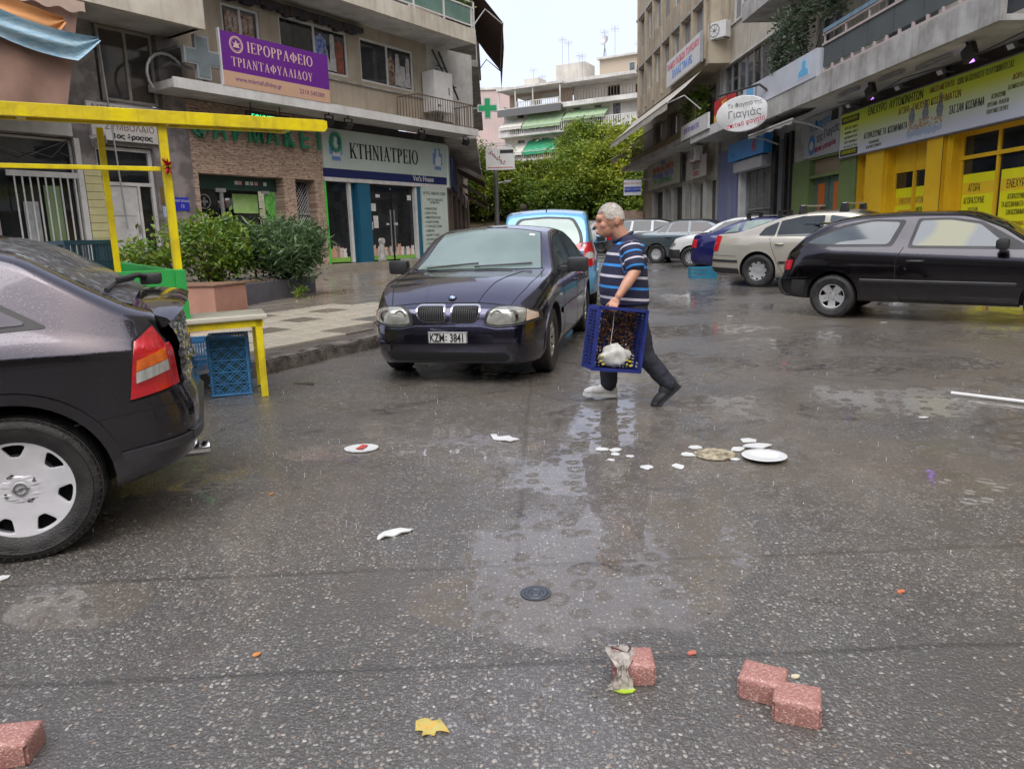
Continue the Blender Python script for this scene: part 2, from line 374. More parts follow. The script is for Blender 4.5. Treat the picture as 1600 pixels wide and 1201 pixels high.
for a, b in walk(KERB[:6], .9):
    d = (b - a).normalized(); q = Vector((-d.y, d.x)); e = d * .006; w_ = .2
    jz = rnd.uniform(-.006, .006)
    c = [a + e, b - e, b - e + q * w_, a + e + q * w_]
    mb = MB(); bm = bmesh.new()
    zt = PH + jz
    top = [bm.verts.new((p.x, p.y, gz(0, p.y) + zt)) for p in c]; bot = [bm.verts.new((p.x + (-q.x * .02 if i < 2 else 0), p.y + (-q.y * .02 if i < 2 else 0), gz(0, p.y) - .05)) for i, p in enumerate(c)]
    bm.faces.new(top); bm.faces.new(bot[::-1])
    for i in range(4): bm.faces.new((top[i], bot[i], bot[(i + 1) % 4], top[(i + 1) % 4]))
    bmesh.ops.recalc_face_normals(bm, faces=bm.faces)
    bmesh.ops.subdivide_edges(bm, edges=[e_ for e_ in bm.edges if abs((e_.verts[0].co - e_.verts[1].co).normalized().dot(Vector((d.x, d.y, 0)))) > .9], cuts=5, use_grid_fill=True)
    for v in bm.verts:
        if v.co.z > gz(0, v.co.y) + .05:
            v.co.z += .012 * noise.noise(v.co * 9); v.co.x += .012 * noise.noise(v.co * 7 + Vector((5, 0, 0)))
    bmesh.ops.bevel(bm, geom=[e_ for e_ in bm.edges if e_.calc_length() > 0 and len(e_.link_faces) == 2 and e_.calc_face_angle(0) > 1 and min(v.co.z - gz(0, v.co.y) for v in e_.verts) > .1], offset=.018, segments=2, affect='EDGES')
    mb.bm(bm); mb.build('kerb_stone', M_kerb, pav, 40)
# tiles, half-metre squares laid square to the shop fronts
dl = Vector((math.sin(R(34.566)), math.cos(R(34.566)))); dn = Vector((dl.y, -dl.x))
def kx(y):
    for a, b in zip(KERB, KERB[1:]):
        if a[1] <= y <= b[1]: return a[0] + (b[0] - a[0]) * (y - a[1]) / (b[1] - a[1])
    return -1
cells = []
O = Vector((-2.65, 8.5)) - dl * 0
for i in range(-9, 60):
    for j in range(-22, 8):
        c = O + dl * (i + .5) * .5 + dn * (j + .5) * .5
        if c.y < 5.6 or c.y > 33: continue
        if c.x + .56 > kx(c.y): continue
        # facade line
        r = c - Vector((-3.85, 25.8)); dist = r.dot(dn)
        if dist < .8: continue
        cells.append((c.y, i, j, c))
cells.sort(key=lambda t: t[0])
def tile_mesh(m_):
    mb = MB(); h = .2425
    v = [(-h, -h), (h, -h), (h, h), (-h, h)]; b_ = .006
    vi = [(-h + b_, -h + b_), (h - b_, -h + b_), (h - b_, h - b_), (-h + b_, h - b_)]
    mb.add([(x, y, -.05) for x, y in v] + [(x, y, -.005) for x, y in v] + [(x, y, 0) for x, y in vi],
           [(0, 1, 5, 4), (1, 2, 6, 5), (2, 3, 7, 6), (3, 0, 4, 7), (4, 5, 9, 8), (5, 6, 10, 9), (6, 7, 11, 10), (7, 4, 8, 11), (8, 9, 10, 11)])
    return mb.mesh('tile', m_)
tm = [tile_mesh(M_tile), tile_mesh(M_tilep)]
restb = [MB(), MB()]
for k_, (yy, i, j, c) in enumerate(cells):
    dk = (kx(c.y) - c.x) * .84
    pale = (dk < 2.2 and (i + 2 * j) % 5 != 0 and c.y < 13)
    if rnd.random() < .05: pale = False
    tilt = (rnd.uniform(-.006, .006), rnd.uniform(-.006, .006))
    Mt = T(c.x, c.y, gz(0, c.y) + PH + rnd.uniform(-.003, .003)) @ Matrix.Rotation(math.atan(GR) + tilt[0], 4, 'X') @ Matrix.Rotation(tilt[1], 4, 'Y') @ Matrix.Rotation(R(90 - 34.566), 4, 'Z')
    if k_ < 290:
        o = link(bpy.data.objects.new('tile', tm[pale]), pav); o.matrix_world = Mt
    else:
        restb[pale].add([v.co for v in tm[pale].vertices], [tuple(p.vertices) for p in tm[pale].polygons], Mt)
for q, m_ in zip(restb, (M_tile, M_tilep)):
    if q.v: tag(q.build('far_tiles', m_, pav), kind='stuff')
# low step in front of the vet shop and the pharmacy
mb = MB(LF); mb.box(-8.2, 3.2, .2, .9, 0, .75); mb.build('shop_step', mat('wet_step_stone', (.34, .31, .25), .25, col2=(.25, .22, .18), vs=3, rv=.1), pav)
# right-hand pavement
mb = MB(); ysr = [4 + 6 * i for i in range(14)]
for y0, y1 in zip(ysr, ysr[1:]):
    xa, xb = 8.75 - .0394 * y0, 8.75 - .0394 * y1
    q = lambda x, y, h: (x, y, gz(x, y) + h)
    mb.add([q(xa, y0, .13), q(xa + 2.6, y0, .13), q(xb + 2.6, y1, .13), q(xb, y1, .13), q(xa, y0, -.1), q(xb, y1, -.1)], [(0, 1, 2, 3), (0, 3, 5, 4)])
tag(mb.build('right_pavement', M_conc), 'narrow concrete pavement along the right-hand shops', kind='structure')
# ------------------------------------------------------------------ facade kit
def wall_open(F, s0, s1, z0, z1, ops, d0, d1, name, m_, parent):
    """wall panel with real openings: ops = [(s0,s1,z0,z1)]"""
    xs = sorted({s0, s1, *[o[0] for o in ops], *[o[1] for o in ops]}); zs = sorted({z0, z1, *[o[2] for o in ops], *[o[3] for o in ops]})
    xs = [x for x in xs if s0 <= x <= s1]; zs = [z for z in zs if z0 <= z <= z1]
    solid = lambda i, j: 0 <= i < len(xs) - 1 and 0 <= j < len(zs) - 1 and not any(o[0] - 1e-6 <= xs[i] and xs[i + 1] <= o[1] + 1e-6 and o[2] - 1e-6 <= zs[j] and zs[j + 1] <= o[3] + 1e-6 for o in ops)
    mb = MB(F)
    for i in range(len(xs) - 1):
        for j in range(len(zs) - 1):
            if not solid(i, j): continue
            a, b, c, d = xs[i], xs[i + 1], zs[j], zs[j + 1]
            mb.quad((a, c, d1), (b, c, d1), (b, d, d1), (a, d, d1)); mb.quad((a, c, d0), (a, d, d0), (b, d, d0), (b, c, d0))
            if not solid(i - 1, j): mb.quad((a, c, d0), (a, c, d1), (a, d, d1), (a, d, d0))
            if not solid(i + 1, j): mb.quad((b, c, d1), (b, c, d0), (b, d, d0), (b, d, d1))
            if not solid(i, j - 1): mb.quad((a, c, d0), (b, c, d0), (b, c, d1), (a, c, d1))
            if not solid(i, j + 1): mb.quad((a, d, d1), (b, d, d1), (b, d, d0), (a, d, d0))
    return mb.build(name, m_, parent)
def window(F, s0, s1, z0, z1, d, parent, cols=2, rows=1, glass=None, fm=None, fw_=.06, dep=.06, name='window', ph=()):
    """frame (part) with a pane per light as sub-parts"""
    mb = MB(F); fm = fm or M_frame; glass = glass or M_glass
    mb.box(s0, s1, z1 - fw_, z1, d, d + dep); mb.box(s0, s1, z0, z0 + fw_, d, d + dep)
    mb.box(s0, s0 + fw_, z0 + fw_, z1 - fw_, d, d + dep); mb.box(s1 - fw_, s1, z0 + fw_, z1 - fw_, d, d + dep)
    cw = (s1 - s0) / cols; rh_ = (z1 - z0) / rows
    for c in range(1, cols): mb.box(s0 + c * cw - fw_ / 2, s0 + c * cw + fw_ / 2, z0 + fw_, z1 - fw_, d + .004, d + dep - .004)
    for r in range(1, rows): mb.box(s0 + fw_, s1 - fw_, z0 + r * rh_ - fw_ / 2, z0 + r * rh_ + fw_ / 2, d + .008, d + dep - .008)
    f = mb.build(name, fm, parent)
    for c in range(cols):
        for r in range(rows):
            g = MB(F); g.box(s0 + c * cw + fw_ / 2, s0 + (c + 1) * cw - fw_ / 2, z0 + r * rh_ + fw_ / 2, z0 + (r + 1) * rh_ - fw_ / 2, d + .012, d + .02)
            gm = glass if not isinstance(glass, (list, tuple)) else glass[(c + r) % len(glass)]
            g.build('pane', gm, f)
    return f
def railing(F, s0, s1, z0, z1, d, parent, name='railing', m_=None, step=.12, r=.009, ret=0.):
    mb = MB(F); m_ = m_ or M_rail; s = s0
    mb.box(s0, s1, z1 - .03, z1, d - .02, d + .02); mb.box(s0, s1, z0 + .06, z0 + .085, d - .012, d + .012)
    while s <= s1 + .001: mb.box(s - r, s + r, z0, z1 - .03, d - r, d + r); s += step
    if ret:
        for e in (s0, s1):
            mb.box(e - .015, e + .015, z1 - .03, z1, d - ret, d - .02); q = d - ret
            while q < d - .05: mb.box(e - r, e + r, z0, z1 - .03, q - r, q + r); q += step
    return mb.build(name, m_, parent)
def letters(F, txt, s, z, d, size, name, m_, parent, depth=.01, sx=1., align='CENTER', bold=0., space=1., rot=0.):
    mb = MB(F); text_mb(mb, txt, size, T(s, z, d) @ Matrix.Rotation(rot, 4, 'Z'), depth, align, sx, bold, space)
    return mb.build(name, m_, parent)
# a small serif alphabet (thick and thin strokes) for the two classical signs
def serif_word(mb, word, H, M, depth=.012, track=.13, sxf=1.):
    tk, tn, sf = .155 * H, .055 * H, .045 * H
    def bar(x0, y0, x1, y1, w_):                     # slanted stroke of horizontal width w_
        mb.prism([(x0 - w_ / 2, y0), (x0 + w_ / 2, y0), (x1 + w_ / 2, y1), (x1 - w_ / 2, y1)], 0, depth, M @ T(ox, 0, 0))
    def rect(x0, x1, y0, y1): mb.prism([(x0, y0), (x1, y0), (x1, y1), (x0, y1)], 0, depth, M @ T(ox, 0, 0))
    def ser(x, y, w_=.13): rect(x - w_ * H, x + w_ * H, y, y + sf) if y < H / 2 else rect(x - w_ * H, x + w_ * H, y - sf, y)
    def ring(cx, cy, rx, ry, a0=0, a1=360, tx=None):
        N = 24; tx = tx or tk
        for k in range(N):
            t0, t1 = R(a0 + (a1 - a0) * k / N), R(a0 + (a1 - a0) * (k + 1) / N)
            o = [(cx + rx * math.cos(t), cy + ry * math.sin(t)) for t in (t0, t1)]; i = [(cx + (rx - tx) * math.cos(t), cy + (ry - tn) * math.sin(t)) for t in (t1, t0)]
            mb.prism(o + i, 0, depth, M @ T(ox, 0, 0))
    def st(x): rect(x - tk / 2, x + tk / 2, 0, H); ser(x, 0); ser(x, H)
    ox = 0; W = dict(Κ=.74, Τ=.72, Η=.78, Ν=.78, Ι=.30, Α=.78, Ρ=.62, Ε=.62, Ο=.80, Φ=.86, Υ=.74, Λ=.78, Δ=.80)
    for ch in word:
        w_ = W.get(ch, .4) * H
        if ch == 'Ι': st(w_ / 2)
        elif ch == 'Η': st(.14 * H); st(w_ - .14 * H); rect(.14 * H, w_ - .14 * H, H * .49, H * .49 + tn)
        elif ch == 'Ν': bar(.14 * H, 0, .14 * H, H, tn); ser(.14 * H, 0); bar(w_ - .14 * H, 0, w_ - .14 * H, H, tn); ser(w_ - .14 * H, H); bar(w_ - .14 * H, 0, .14 * H, H, tk); rect(0, .2 * H, H - sf, H)
        elif ch == 'Κ': st(.14 * H); bar(.2 * H, .42 * H, w_ - .14 * H, H, tn * 1.2); ser(w_ - .14 * H, H, .1); bar(w_ - .10 * H, 0, .32 * H, .56 * H, tk); ser(w_ - .10 * H, 0)
        elif ch == 'Τ': st(w_ / 2); rect(0, w_, H - tn, H - .001); rect(0, tn * .8, H - .22 * H, H - tn); rect(w_ - tn * .8, w_, H - .22 * H, H - tn)
        elif ch in 'ΑΛΔ':
            bar(.1 * H, 0, w_ / 2, H, tn); bar(w_ - .14 * H, 0, w_ / 2 - .02 * H, H, tk)
            if ch == 'Δ': rect(.08 * H, w_ - .06 * H, 0, tn)
            else: ser(.1 * H, 0, .1); ser(w_ - .14 * H, 0)
            if ch == 'Α': rect(.2 * H, w_ - .24 * H, .32 * H, .32 * H + tn * .8)
        elif ch == 'Ρ': st(.14 * H); ring(.2 * H, .73 * H, .40 * H, .27 * H, -90, 90)
        elif ch == 'Ε': st(.14 * H); rect(.14 * H, w_, 0, tn); rect(.14 * H, w_ - .03 * H, H - tn, H); rect(.14 * H, w_ - .14 * H, .49 * H, .49 * H + tn); rect(w_ - tn * .8, w_, 0, .2 * H); rect(w_ - tn * .8 - .03 * H, w_ - .03 * H, .8 * H, H); rect(w_ - .17 * H, w_ - .13 * H, .40 * H, .64 * H)
        elif ch == 'Ο': ring(w_ / 2, H / 2, w_ / 2, H * .52)
        elif ch == 'Φ': st(w_ / 2); ring(w_ / 2, H / 2, w_ / 2, H * .33)
        elif ch == 'Υ': rect(w_ / 2 - tk / 2, w_ / 2 + tk / 2, 0, .45 * H); ser(w_ / 2, 0); bar(w_ / 2 - .02 * H, .42 * H, .12 * H, H, tk); bar(w_ / 2 + .05 * H, .42 * H, w_ - .1 * H, H, tn); ser(.12 * H, H, .1); ser(w_ - .1 * H, H, .1)
        ox += w_ + track * H
    return ox - track * H

# ------------------------------------------------------------------ left apartment building (white door, barred shop)
bA = thing('apartment_building', 'leftmost building with marble columns, barred shop window and white panelled door', 'building', LF @ Vector((-9.5, .6, 0)))
def Pp(par, F, name, m_, s0, s1, z0, z1, d0, d1, bev=0):
    o = panel(F, s0, s1, z0, z1, d0, d1, name, m_, None, bev)
    if par is not None: attach(o, par)
    return o
def attach(o, par):
    o.parent = par; o.matrix_parent_inverse = par.matrix_world.inverted() if par.type != 'EMPTY' else Matrix.LocRotScale(par.location, par.rotation_euler, None).inverted()
    return o
def adopt(root, since):
    """parents everything linked since the mark that has no parent yet"""
    inv = Matrix.LocRotScale(root.location, root.rotation_euler, None).inverted()
    for o in list(C.objects)[since:]:
        if o.parent is None and o is not root: o.parent = root; o.matrix_parent_inverse = inv
def mark(): return len(C.objects)
mk = mark()
wall_open(LF, -16, -7.4, .4, 6.6, [(-12.0, -10.28, .98, 4.0), (-9.82, -8.42, .98, 3.92), (-9.55, -8.02, 4.9, 6.6), (-13, -10.4, 4.6, 6.3)], -.3, 0, 'wall', M_marble, None)
wall_open(LF, -16, -7.4, 6.6, 13, [(-12.5, -10, 7.4, 9.2), (-9.3, -8, 7.4, 9.4)], -.3, 0, 'upper_wall', M_beige, None)
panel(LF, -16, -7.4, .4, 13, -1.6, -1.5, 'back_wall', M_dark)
# shop window and bars
window(LF, -12.0, -10.28, .98, 3.98, -.2, None, 1, 1, M_glass, M_frame, .05, name='shop_window')
for k in range(9):
    mb = MB(LF); s = -11.62 + k * .155; mb.box(s, s + .03, 1.0, 3.12, -.02, .0); mb.build('window_bar', M_frame)
panel(LF, -11.75, -10.3, 3.12, 3.24, -.03, .02, 'bar_rail', M_frame)
panel(LF, -11.0, -10.66, 1.0, 2.95, -.14, -.12, 'green_curtain', mat('green_curtain', (.22, .32, .16), .8, col2=(.14, .22, .10), vs=9, stretch=(1, 1, .1)))
panel(LF, -11.45, -11.15, 1.0, 2.6, -.14, -.12, 'pale_poster', mat('pale_poster', (.45, .47, .45), .6, col2=(.3, .33, .36), vs=6))
panel(LF, -10.3, -10.18, .98, 4.0, -.05, .05, 'window_jamb', M_frame)
# yellow tiles column
colm = panel(LF, -10.17, -9.78, .9, 3.36, .0, .04, 'column', M_joint)
M_ytile = mat('pale_yellow_tile', (.58, .56, .30), .3, col2=(.5, .47, .25), vs=4)
for k in range(14):
    mb = MB(LF); z = .92 + k * .175; mb.bevbox(-10.165, -9.785, z, z + .165, .04, .055, .004); mb.build('tile', M_ytile, colm)
# door
dr = MB(LF); dr.box(-9.82, -9.74, .98, 3.9, -.22, -.12); dr.box(-8.5, -8.42, .98, 3.9, -.22, -.12); dr.box(-9.74, -8.5, 3.82, 3.9, -.22, -.12); dr.box(-9.74, -8.5, 3.02, 3.1, -.22, -.12); dr.box(-8.86, -8.8, .98, 3.02, -.22, -.12)
fr = dr.build('door_frame', M_frame)
mb = MB(LF); mb.box(-9.73, -8.51, 3.11, 3.81, -.19, -.18); mb.build('pane', M_glass, fr)
mb = MB(LF); mb.box(-8.79, -8.51, 1.0, 3.01, -.19, -.18); mb.build('pane', M_glass, fr)
mb = MB(LF); mb.box(-9.73, -8.87, 1.0, 3.01, -.2, -.15); door = mb.build('door', M_frame)
for z0, z1 in ((1.15, 1.6), (1.7, 2.2)):
    for s0 in (-9.64, -9.28):
        mb = MB(LF); mb.bevbox(s0, s0 + .3, z0, z1, -.15, -.135, .012); mb.build('door_panel', M_frame, door)
mb = MB(LF); mb.prism([(-9.64, 2.32)] + [(-9.3 + .34 * math.cos(a), 2.35 + .5 * math.sin(a)) for a in [math.pi * (1 - k / 12) for k in range(13)]] + [(-8.96, 2.32)], -.15, -.137); mb.build('door_panel', M_frame, door)
mb = MB(LF); mb.box(-8.95, -8.92, 1.9, 2.1, -.14, -.08); mb.build('door_handle', M_alu, door)
# upper window, upper shop window behind the canvas
window(LF, -9.45, -8.1, 4.93, 6.58, -.12, None, 2, 1, mat('brownish_glass', (.09, .06, .045), .06, col2=(.04, .045, .045), vs=1.3, spec=.8), mat('weathered_frame', (.30, .28, .24), .6, col2=(.22, .2, .17), vs=5), .07)
window(LF, -13, -10.4, 4.6, 6.3, -.2, None, 3, 1, M_glass)
# entry plates
panel(LF, -8.36, -8.1, 2.62, 3.02, 0, .02, 'brass_plate', mat('brass_plate', (.35, .24, .09), .35, metal=.6, col2=(.25, .17, .07), vs=30, stretch=(1, 1, 20)))
panel(LF, -8.34, -8.14, 2.28, 2.55, 0, .012, 'paper_notice', mat('blue_white_notice', (.55, .6, .66), .5, col2=(.12, .3, .5), vs=22))
panel(LF, -8.0, -7.62, 2.45, 2.78, 0, .02, 'street_number_plate', mat('blue_enamel', (.03, .04, .42), .3))
letters(LF, 'ΛΑΓΚΑΔΑ', -7.81, 2.69, .021, .085, 'lettering', M_frame, None, .003)
letters(LF, '12', -7.81, 2.56, .021, .11, 'lettering', M_frame, None, .003)
# signs over the door
panel(LF, -9.9, -8.22, 4.02, 4.44, 0, .12, 'sign_board', M_white)
letters(LF, '1ος όροφος', -8.95, 4.12, .121, .15, 'lettering', M_ink, None, .006, 1.15, bold=.006)
letters(LF, 'ΣΥΜΒΟΛΑΙΟ', -9.0, 4.32, .121, .2, 'lettering', mat('faded_brown_print', (.20, .13, .10), .6), None, .006, 1.0)
panel(LF, -9.95, -8.2, 4.53, 4.84, 0, .1, 'sign_board', M_white)
letters(LF, 'ΜΕΤΑΦΡΑΣΕΙΣ', -9.08, 4.7, .101, .2, 'lettering', mat('faded_brown_print', (.20, .13, .10), .6), None, .006, 1.05)
panel(LF, -14, -10.35, 4.02, 4.42, .0, .15, 'sign_band', M_frame)
mb = MB(LF)
for k in range(3): mb.tube([(-12 + k * .7, 3.75 - .1 * math.sin(k), .02), (-11.3 + k * .5, 3.55, .03), (-10.4, 3.95, .02)], .008, 6)
mb.build('cable', M_grey)
# balcony and its parapet above
panel(LF, -16, -7.6, 6.6, 6.75, 0.001, 1.3, 'balcony_slab', M_soffit)
panel(LF, -16, -7.6, 6.56, 7.75, 1.3, 1.42, 'parapet', M_cream)
panel(LF, -7.72, -7.6, 6.6, 7.75, 0.001, 1.3, 'parapet', M_cream)
mb = MB(LF); mb.tube([(-9.36, 2.0, .12), (-9.5, 6.5, .12)], .022, 8); mb.tube([(-7.95, 5.9, .1), (-7.9, 5.95, .3), (-7.3, 5.9, .3)], .04, 8); mb.build('pipe', M_lgrey)
adopt(bA, mk)
# floodlight on the column
fl = thing('floodlight', 'grey square floodlight over the white door on the marble column', 'floodlight', LF @ Vector((-9.95, 3.95, .05)))
mk = mark()
mb = MB(LF @ T(-9.88, 3.98, .3) @ Matrix.Rotation(R(40), 4, 'X') @ Matrix.Rotation(R(25), 4, 'Z')); mb.bevbox(-.17, .17, -.12, .12, -.05, .05, .015); mb.build('lamp_housing', M_lgrey)
mb = MB(LF @ T(-9.88, 3.98, .3) @ Matrix.Rotation(R(40), 4, 'X') @ Matrix.Rotation(R(25), 4, 'Z')); mb.box(-.14, .14, -.09, .09, .05, .056); mb.build('lamp_glass', M_curt)
mb = MB(LF); mb.tube([(-9.88, 3.98, .0), (-9.88, 3.98, .27)], .02, 6); mb.build('bracket', M_grey)
adopt(fl, mk)

# cloths hung in front of the first floor
def cloth(name, F, P, nu, nv, fn, m_, sol=.004):
    """P(u,v) -> local point"""
    mb = MB(F); vs = [fn(u / nu, v / nv) for v in range(nv + 1) for u in range(nu + 1)]
    mb.add(vs, [(j * (nu + 1) + i, j * (nu + 1) + i + 1, (j + 1) * (nu + 1) + i + 1, (j + 1) * (nu + 1) + i) for j in range(nv) for i in range(nu)])
    o = mb.build(name, m_, None, True)
    return o
M_cl = mat('dusty_brown_canvas', (.34, .21, .16), .9, col2=(.27, .17, .13), vs=1.6, bump=.15)
cl = thing('shade_canvas', 'dusty pink-brown canvas shade hanging from the balcony above the yellow stall roof', 'awning', LF @ Vector((-11, 4.5, 1.25)))
mk = mark()
cloth('drop_cloth', LF, None, 50, 12, lambda u, v: (-15 + u * (4.55 - .55 * v), 6.45 - v * 2.2, 1.32 + .04 * math.sin(u * 26 + v) * v + .03 * math.sin(u * 11)), M_cl)
cloth('valance', LF, None, 90, 3, lambda u, v: (-15 + u * 4.6, 6.52 - v * (.22 + .035 * math.sin(u * 62)), 1.45), mat('pale_valance', (.52, .40, .32), .9, col2=(.45, .34, .27), vs=3))
adopt(cl, mk)
def hang(u, v, s0, s1, za, zb, sag, w_, d):
    s = s0 + (s1 - s0) * u; top = za + (zb - za) * u - sag * 4 * u * (1 - u)
    return (s, top - v * w_ * (min(1, math.sin(math.pi * u) * 2.2) * .85 + .15), d + .05 * math.sin(v * 11 + u * 3) + .03 * math.sin(u * 9 + v * 5))
M_bcl = mat('sky_blue_sheet', (.20, .38, .50), .85, col2=(.42, .55, .60), vs=5, stretch=(1, 1, 5))
o = cloth('blue_sheet', LF, None, 40, 16, lambda u, v: hang(u, v, -13.6, -10.25, 6.70, 5.86, .30, .52, 1.55), M_bcl)
tag(o, 'light blue sheet tied up and sagging across the brown canvas', 'sheet')
o = cloth('orange_sheet', LF, None, 30, 12, lambda u, v: hang(u, v, -13.2, -10.85, 6.65, 6.12, .06, .6, 1.45), mat('orange_sheet', (.62, .30, .11), .85, col2=(.52, .25, .1), vs=4, stretch=(1, 1, 4)))
tag(o, 'orange cloth hanging behind the sagging blue sheet', 'sheet')

# ------------------------------------------------------------------ corner building: pharmacy, vet shop, flats above
bB = thing('corner_building', 'beige corner building with a pharmacy and a vet shop below and flats above', 'building', LF @ Vector((-2, .8, 0)))
mk = mark()
M_stone = bpy.data.materials.new('split_stone_cladding'); M_stone.use_nodes = True
def stone_mat(mt):
    t = mt.node_tree; L = t.links.new; b = t.nodes['Principled BSDF']; tcn = nd(t, 'ShaderNodeTexCoord')
    mp = nd(t, 'ShaderNodeMapping'); mp.inputs['Rotation'].default_value = (0, 0, R(-(90 - 34.566))); L(tcn.outputs['Object'], mp.inputs[0])
    sx = nd(t, 'ShaderNodeSeparateXYZ'); L(mp.outputs[0], sx.inputs[0]); cb = nd(t, 'ShaderNodeCombineXYZ'); L(sx.outputs[0], cb.inputs[0]); L(sx.outputs[2], cb.inputs[1])
    br = nd(t, 'ShaderNodeTexBrick', Scale=1., Mortar__Size=.006, Mortar__Smooth=.3, Bias=-.1, Brick__Width=.26, Row__Height=.052); br.offset = .37; br.squash = 1
    br.inputs['Color1'].default_value = (.56, .42, .31, 1); br.inputs['Color2'].default_value = (.20, .12, .09, 1); br.inputs['Mortar'].default_value = (.10, .075, .06, 1)
    nz = nd(t, 'ShaderNodeTexNoise', Scale=7., Detail=3.); va = nd(t, 'ShaderNodeVectorMath', _operation='MULTIPLY_ADD'); L(cb.outputs[0], nz.inputs['Vector']); L(nz.outputs['Color'], va.inputs[0]); va.inputs[1].default_value = (.1, .015, 0); L(cb.outputs[0], va.inputs[2])
    L(va.outputs[0], br.inputs['Vector'])
    mp3 = nd(t, 'ShaderNodeMapping'); mp3.inputs['Scale'].default_value = (5.5, 17, 1); L(va.outputs[0], mp3.inputs[0])
    n2 = nd(t, 'ShaderNodeTexNoise', Scale=1.4, Detail=4.); L(mp3.outputs[0], n2.inputs['Vector']); r2 = nd(t, 'ShaderNodeMapRange'); r2.inputs[1].default_value = .5; r2.inputs[2].default_value = .60; r2.inputs[4].default_value = .8; L(n2.outputs['Fac'], r2.inputs[0])
    m2 = nd(t, 'ShaderNodeMix', _data_type='RGBA'); m2.inputs[7].default_value = (.17, .10, .075, 1); L(r2.outputs[0], m2.inputs[0]); 
    m0 = nd(t, 'ShaderNodeMix', _data_type='RGBA'); m0.inputs[0].default_value = .5; m0.inputs[7].default_value = (.50, .38, .28, 1); L(br.outputs['Color'], m0.inputs[6]); L(m0.outputs[2], m2.inputs[6])
    L(m2.outputs[2], b.inputs['Base Color']); b.inputs['Roughness'].default_value = .75
    bp = nd(t, 'ShaderNodeBump', Strength=.7, Distance=.02); L(n2.outputs['Fac'], bp.inputs['Height']); L(bp.outputs[0], b.inputs['Normal'])
stone_mat(M_stone)
wall_open(LF, -7.4, -3.02, .5, 5.22, [(-7.26, -4.55, .9, 3.42), (-4.12, -3.38, .9, 3.42)], -.45, 0, 'stone_clad_wall', M_stone, None)
# pharmacy front inside its opening
M_phg = mat('dark_green_frame', (.02, .06, .045), .35, col2=(.015, .045, .035), vs=3)
panel(LF, -7.26, -4.55, 3.05, 3.42, -.4, -.34, 'shopfront_header', M_phg)
panel(LF, -7.26, -6.5, .9, 3.05, -.4, -.37, 'shop_glass', M_glass)
panel(LF, -4.95, -4.62, .9, 3.05, -.42, -.36, 'green_door_leaf', mat('green_leaf_print', (.22, .55, .12), .4, col2=(.05, .3, .05), vs=7))
panel(LF, -5.8, -4.98, 2.45, 2.98, -.7, -.68, 'green_banner', mat('lime_banner', (.35, .62, .15), .5, col2=(.5, .7, .3), vs=5))
panel(LF, -5.7, -4.98, .9, 2.44, -.75, -.7, 'counter_panel', M_dark)
panel(LF, -6.46, -6.38, .9, 3.0, -.34, -.28, 'door_post', M_lgrey)
panel(LF, -6.6, -6.3, 2.98, 3.08, -.34, -.26, 'door_closer', M_lgrey)
panel(LF, -5.1, -4.85, 2.98, 3.06, -.34, -.28, 'door_closer', M_lgrey)
panel(LF, -7.18, -6.75, 1.62, 1.95, -.33, -.325, 'orange_notice', mat('orange_notice', (.75, .14, .03), .5, col2=(.8, .3, .15), vs=12))
panel(LF, -7.15, -6.9, 1.95, 2.4, -.34, -.335, 'white_notice', M_plastic_w)
panel(LF, -5.25, -4.95, 1.7, 2.0, -.33, -.325, 'blue_notice', M_blue)
for k, s in enumerate((-7.15, -5.95, -5.83, -5.6, -5.45, -5.3, -5.0)): panel(LF, s, s + .11, 3.2, 3.3, -.335, -.33, 'sticker', (M_plastic_w, M_vet, mat('pinkish_sticker', (.6, .3, .3), .5))[k % 3])
mb = MB(LF @ T(-6.95, 2.72, -.33)); mb.lathe([(.2, 0), (.2, .01), (.165, .01), (.165, 0)], 24); mb.box(-.11, .11, -.03, .03, 0, .01); mb.box(-.03, .03, -.11, .11, 0, .0095); mb.build('cross_emblem', M_grey)
# dark shop inside with shelves
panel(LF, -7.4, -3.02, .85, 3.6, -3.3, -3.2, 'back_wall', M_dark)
for z in (1.5, 2.1, 2.7):
    mb = MB(LF); mb.box(-7.2, -3.2, z, z + .03, -3.1, -2.8)
    mb.build('shelf', M_grey)
mb = MB(LF); rr = random.Random(5)
for z in (1.53, 2.13, 2.73):
    s = -7.1
    while s < -3.4:
        q = rr.uniform(.05, .14); mb.cur = rr.randrange(3); mb.box(s, s + q, z, z + rr.uniform(.12, .3), -3.05, -2.85); s += q + .02
tag(mb.build('boxes_on_shelf', [M_plastic_w, M_vet, M_orange]), kind='stuff')
# lattice window
window(LF, -4.12, -3.38, .9, 3.42, -.4, None, 1, 2, M_glass, M_grey, .05)
mb = MB(LF)
for k in range(-26, 14):
    for sg in (1, -1):
        z0_ = 1.0 + .13 * k; a = (-3.74 - .34 * sg, z0_); b = (-3.74 + .34 * sg, z0_ + .95)
        pts = []
        for q in range(2):
            pts.append((a, b)[q])
        za, zb = max(a[1], .95), min(b[1], 3.38)
        if zb <= za: continue
        fa, fb = (za - a[1]) / .95, (zb - a[1]) / .95
        mb.tube([(a[0] + (b[0] - a[0]) * fa, za, -.3 + .012 * sg), (a[0] + (b[0] - a[0]) * fb, zb, -.3 + .012 * sg)], .008, 4)
mb.build('lattice_grille', M_lgrey)
mb = MB(LF)
for z in (1.0, 1.75, 2.4): mb.box(-4.08, -3.42, z, z + .06, -.29, -.26)
mb.build('grille_frame', M_lgrey)
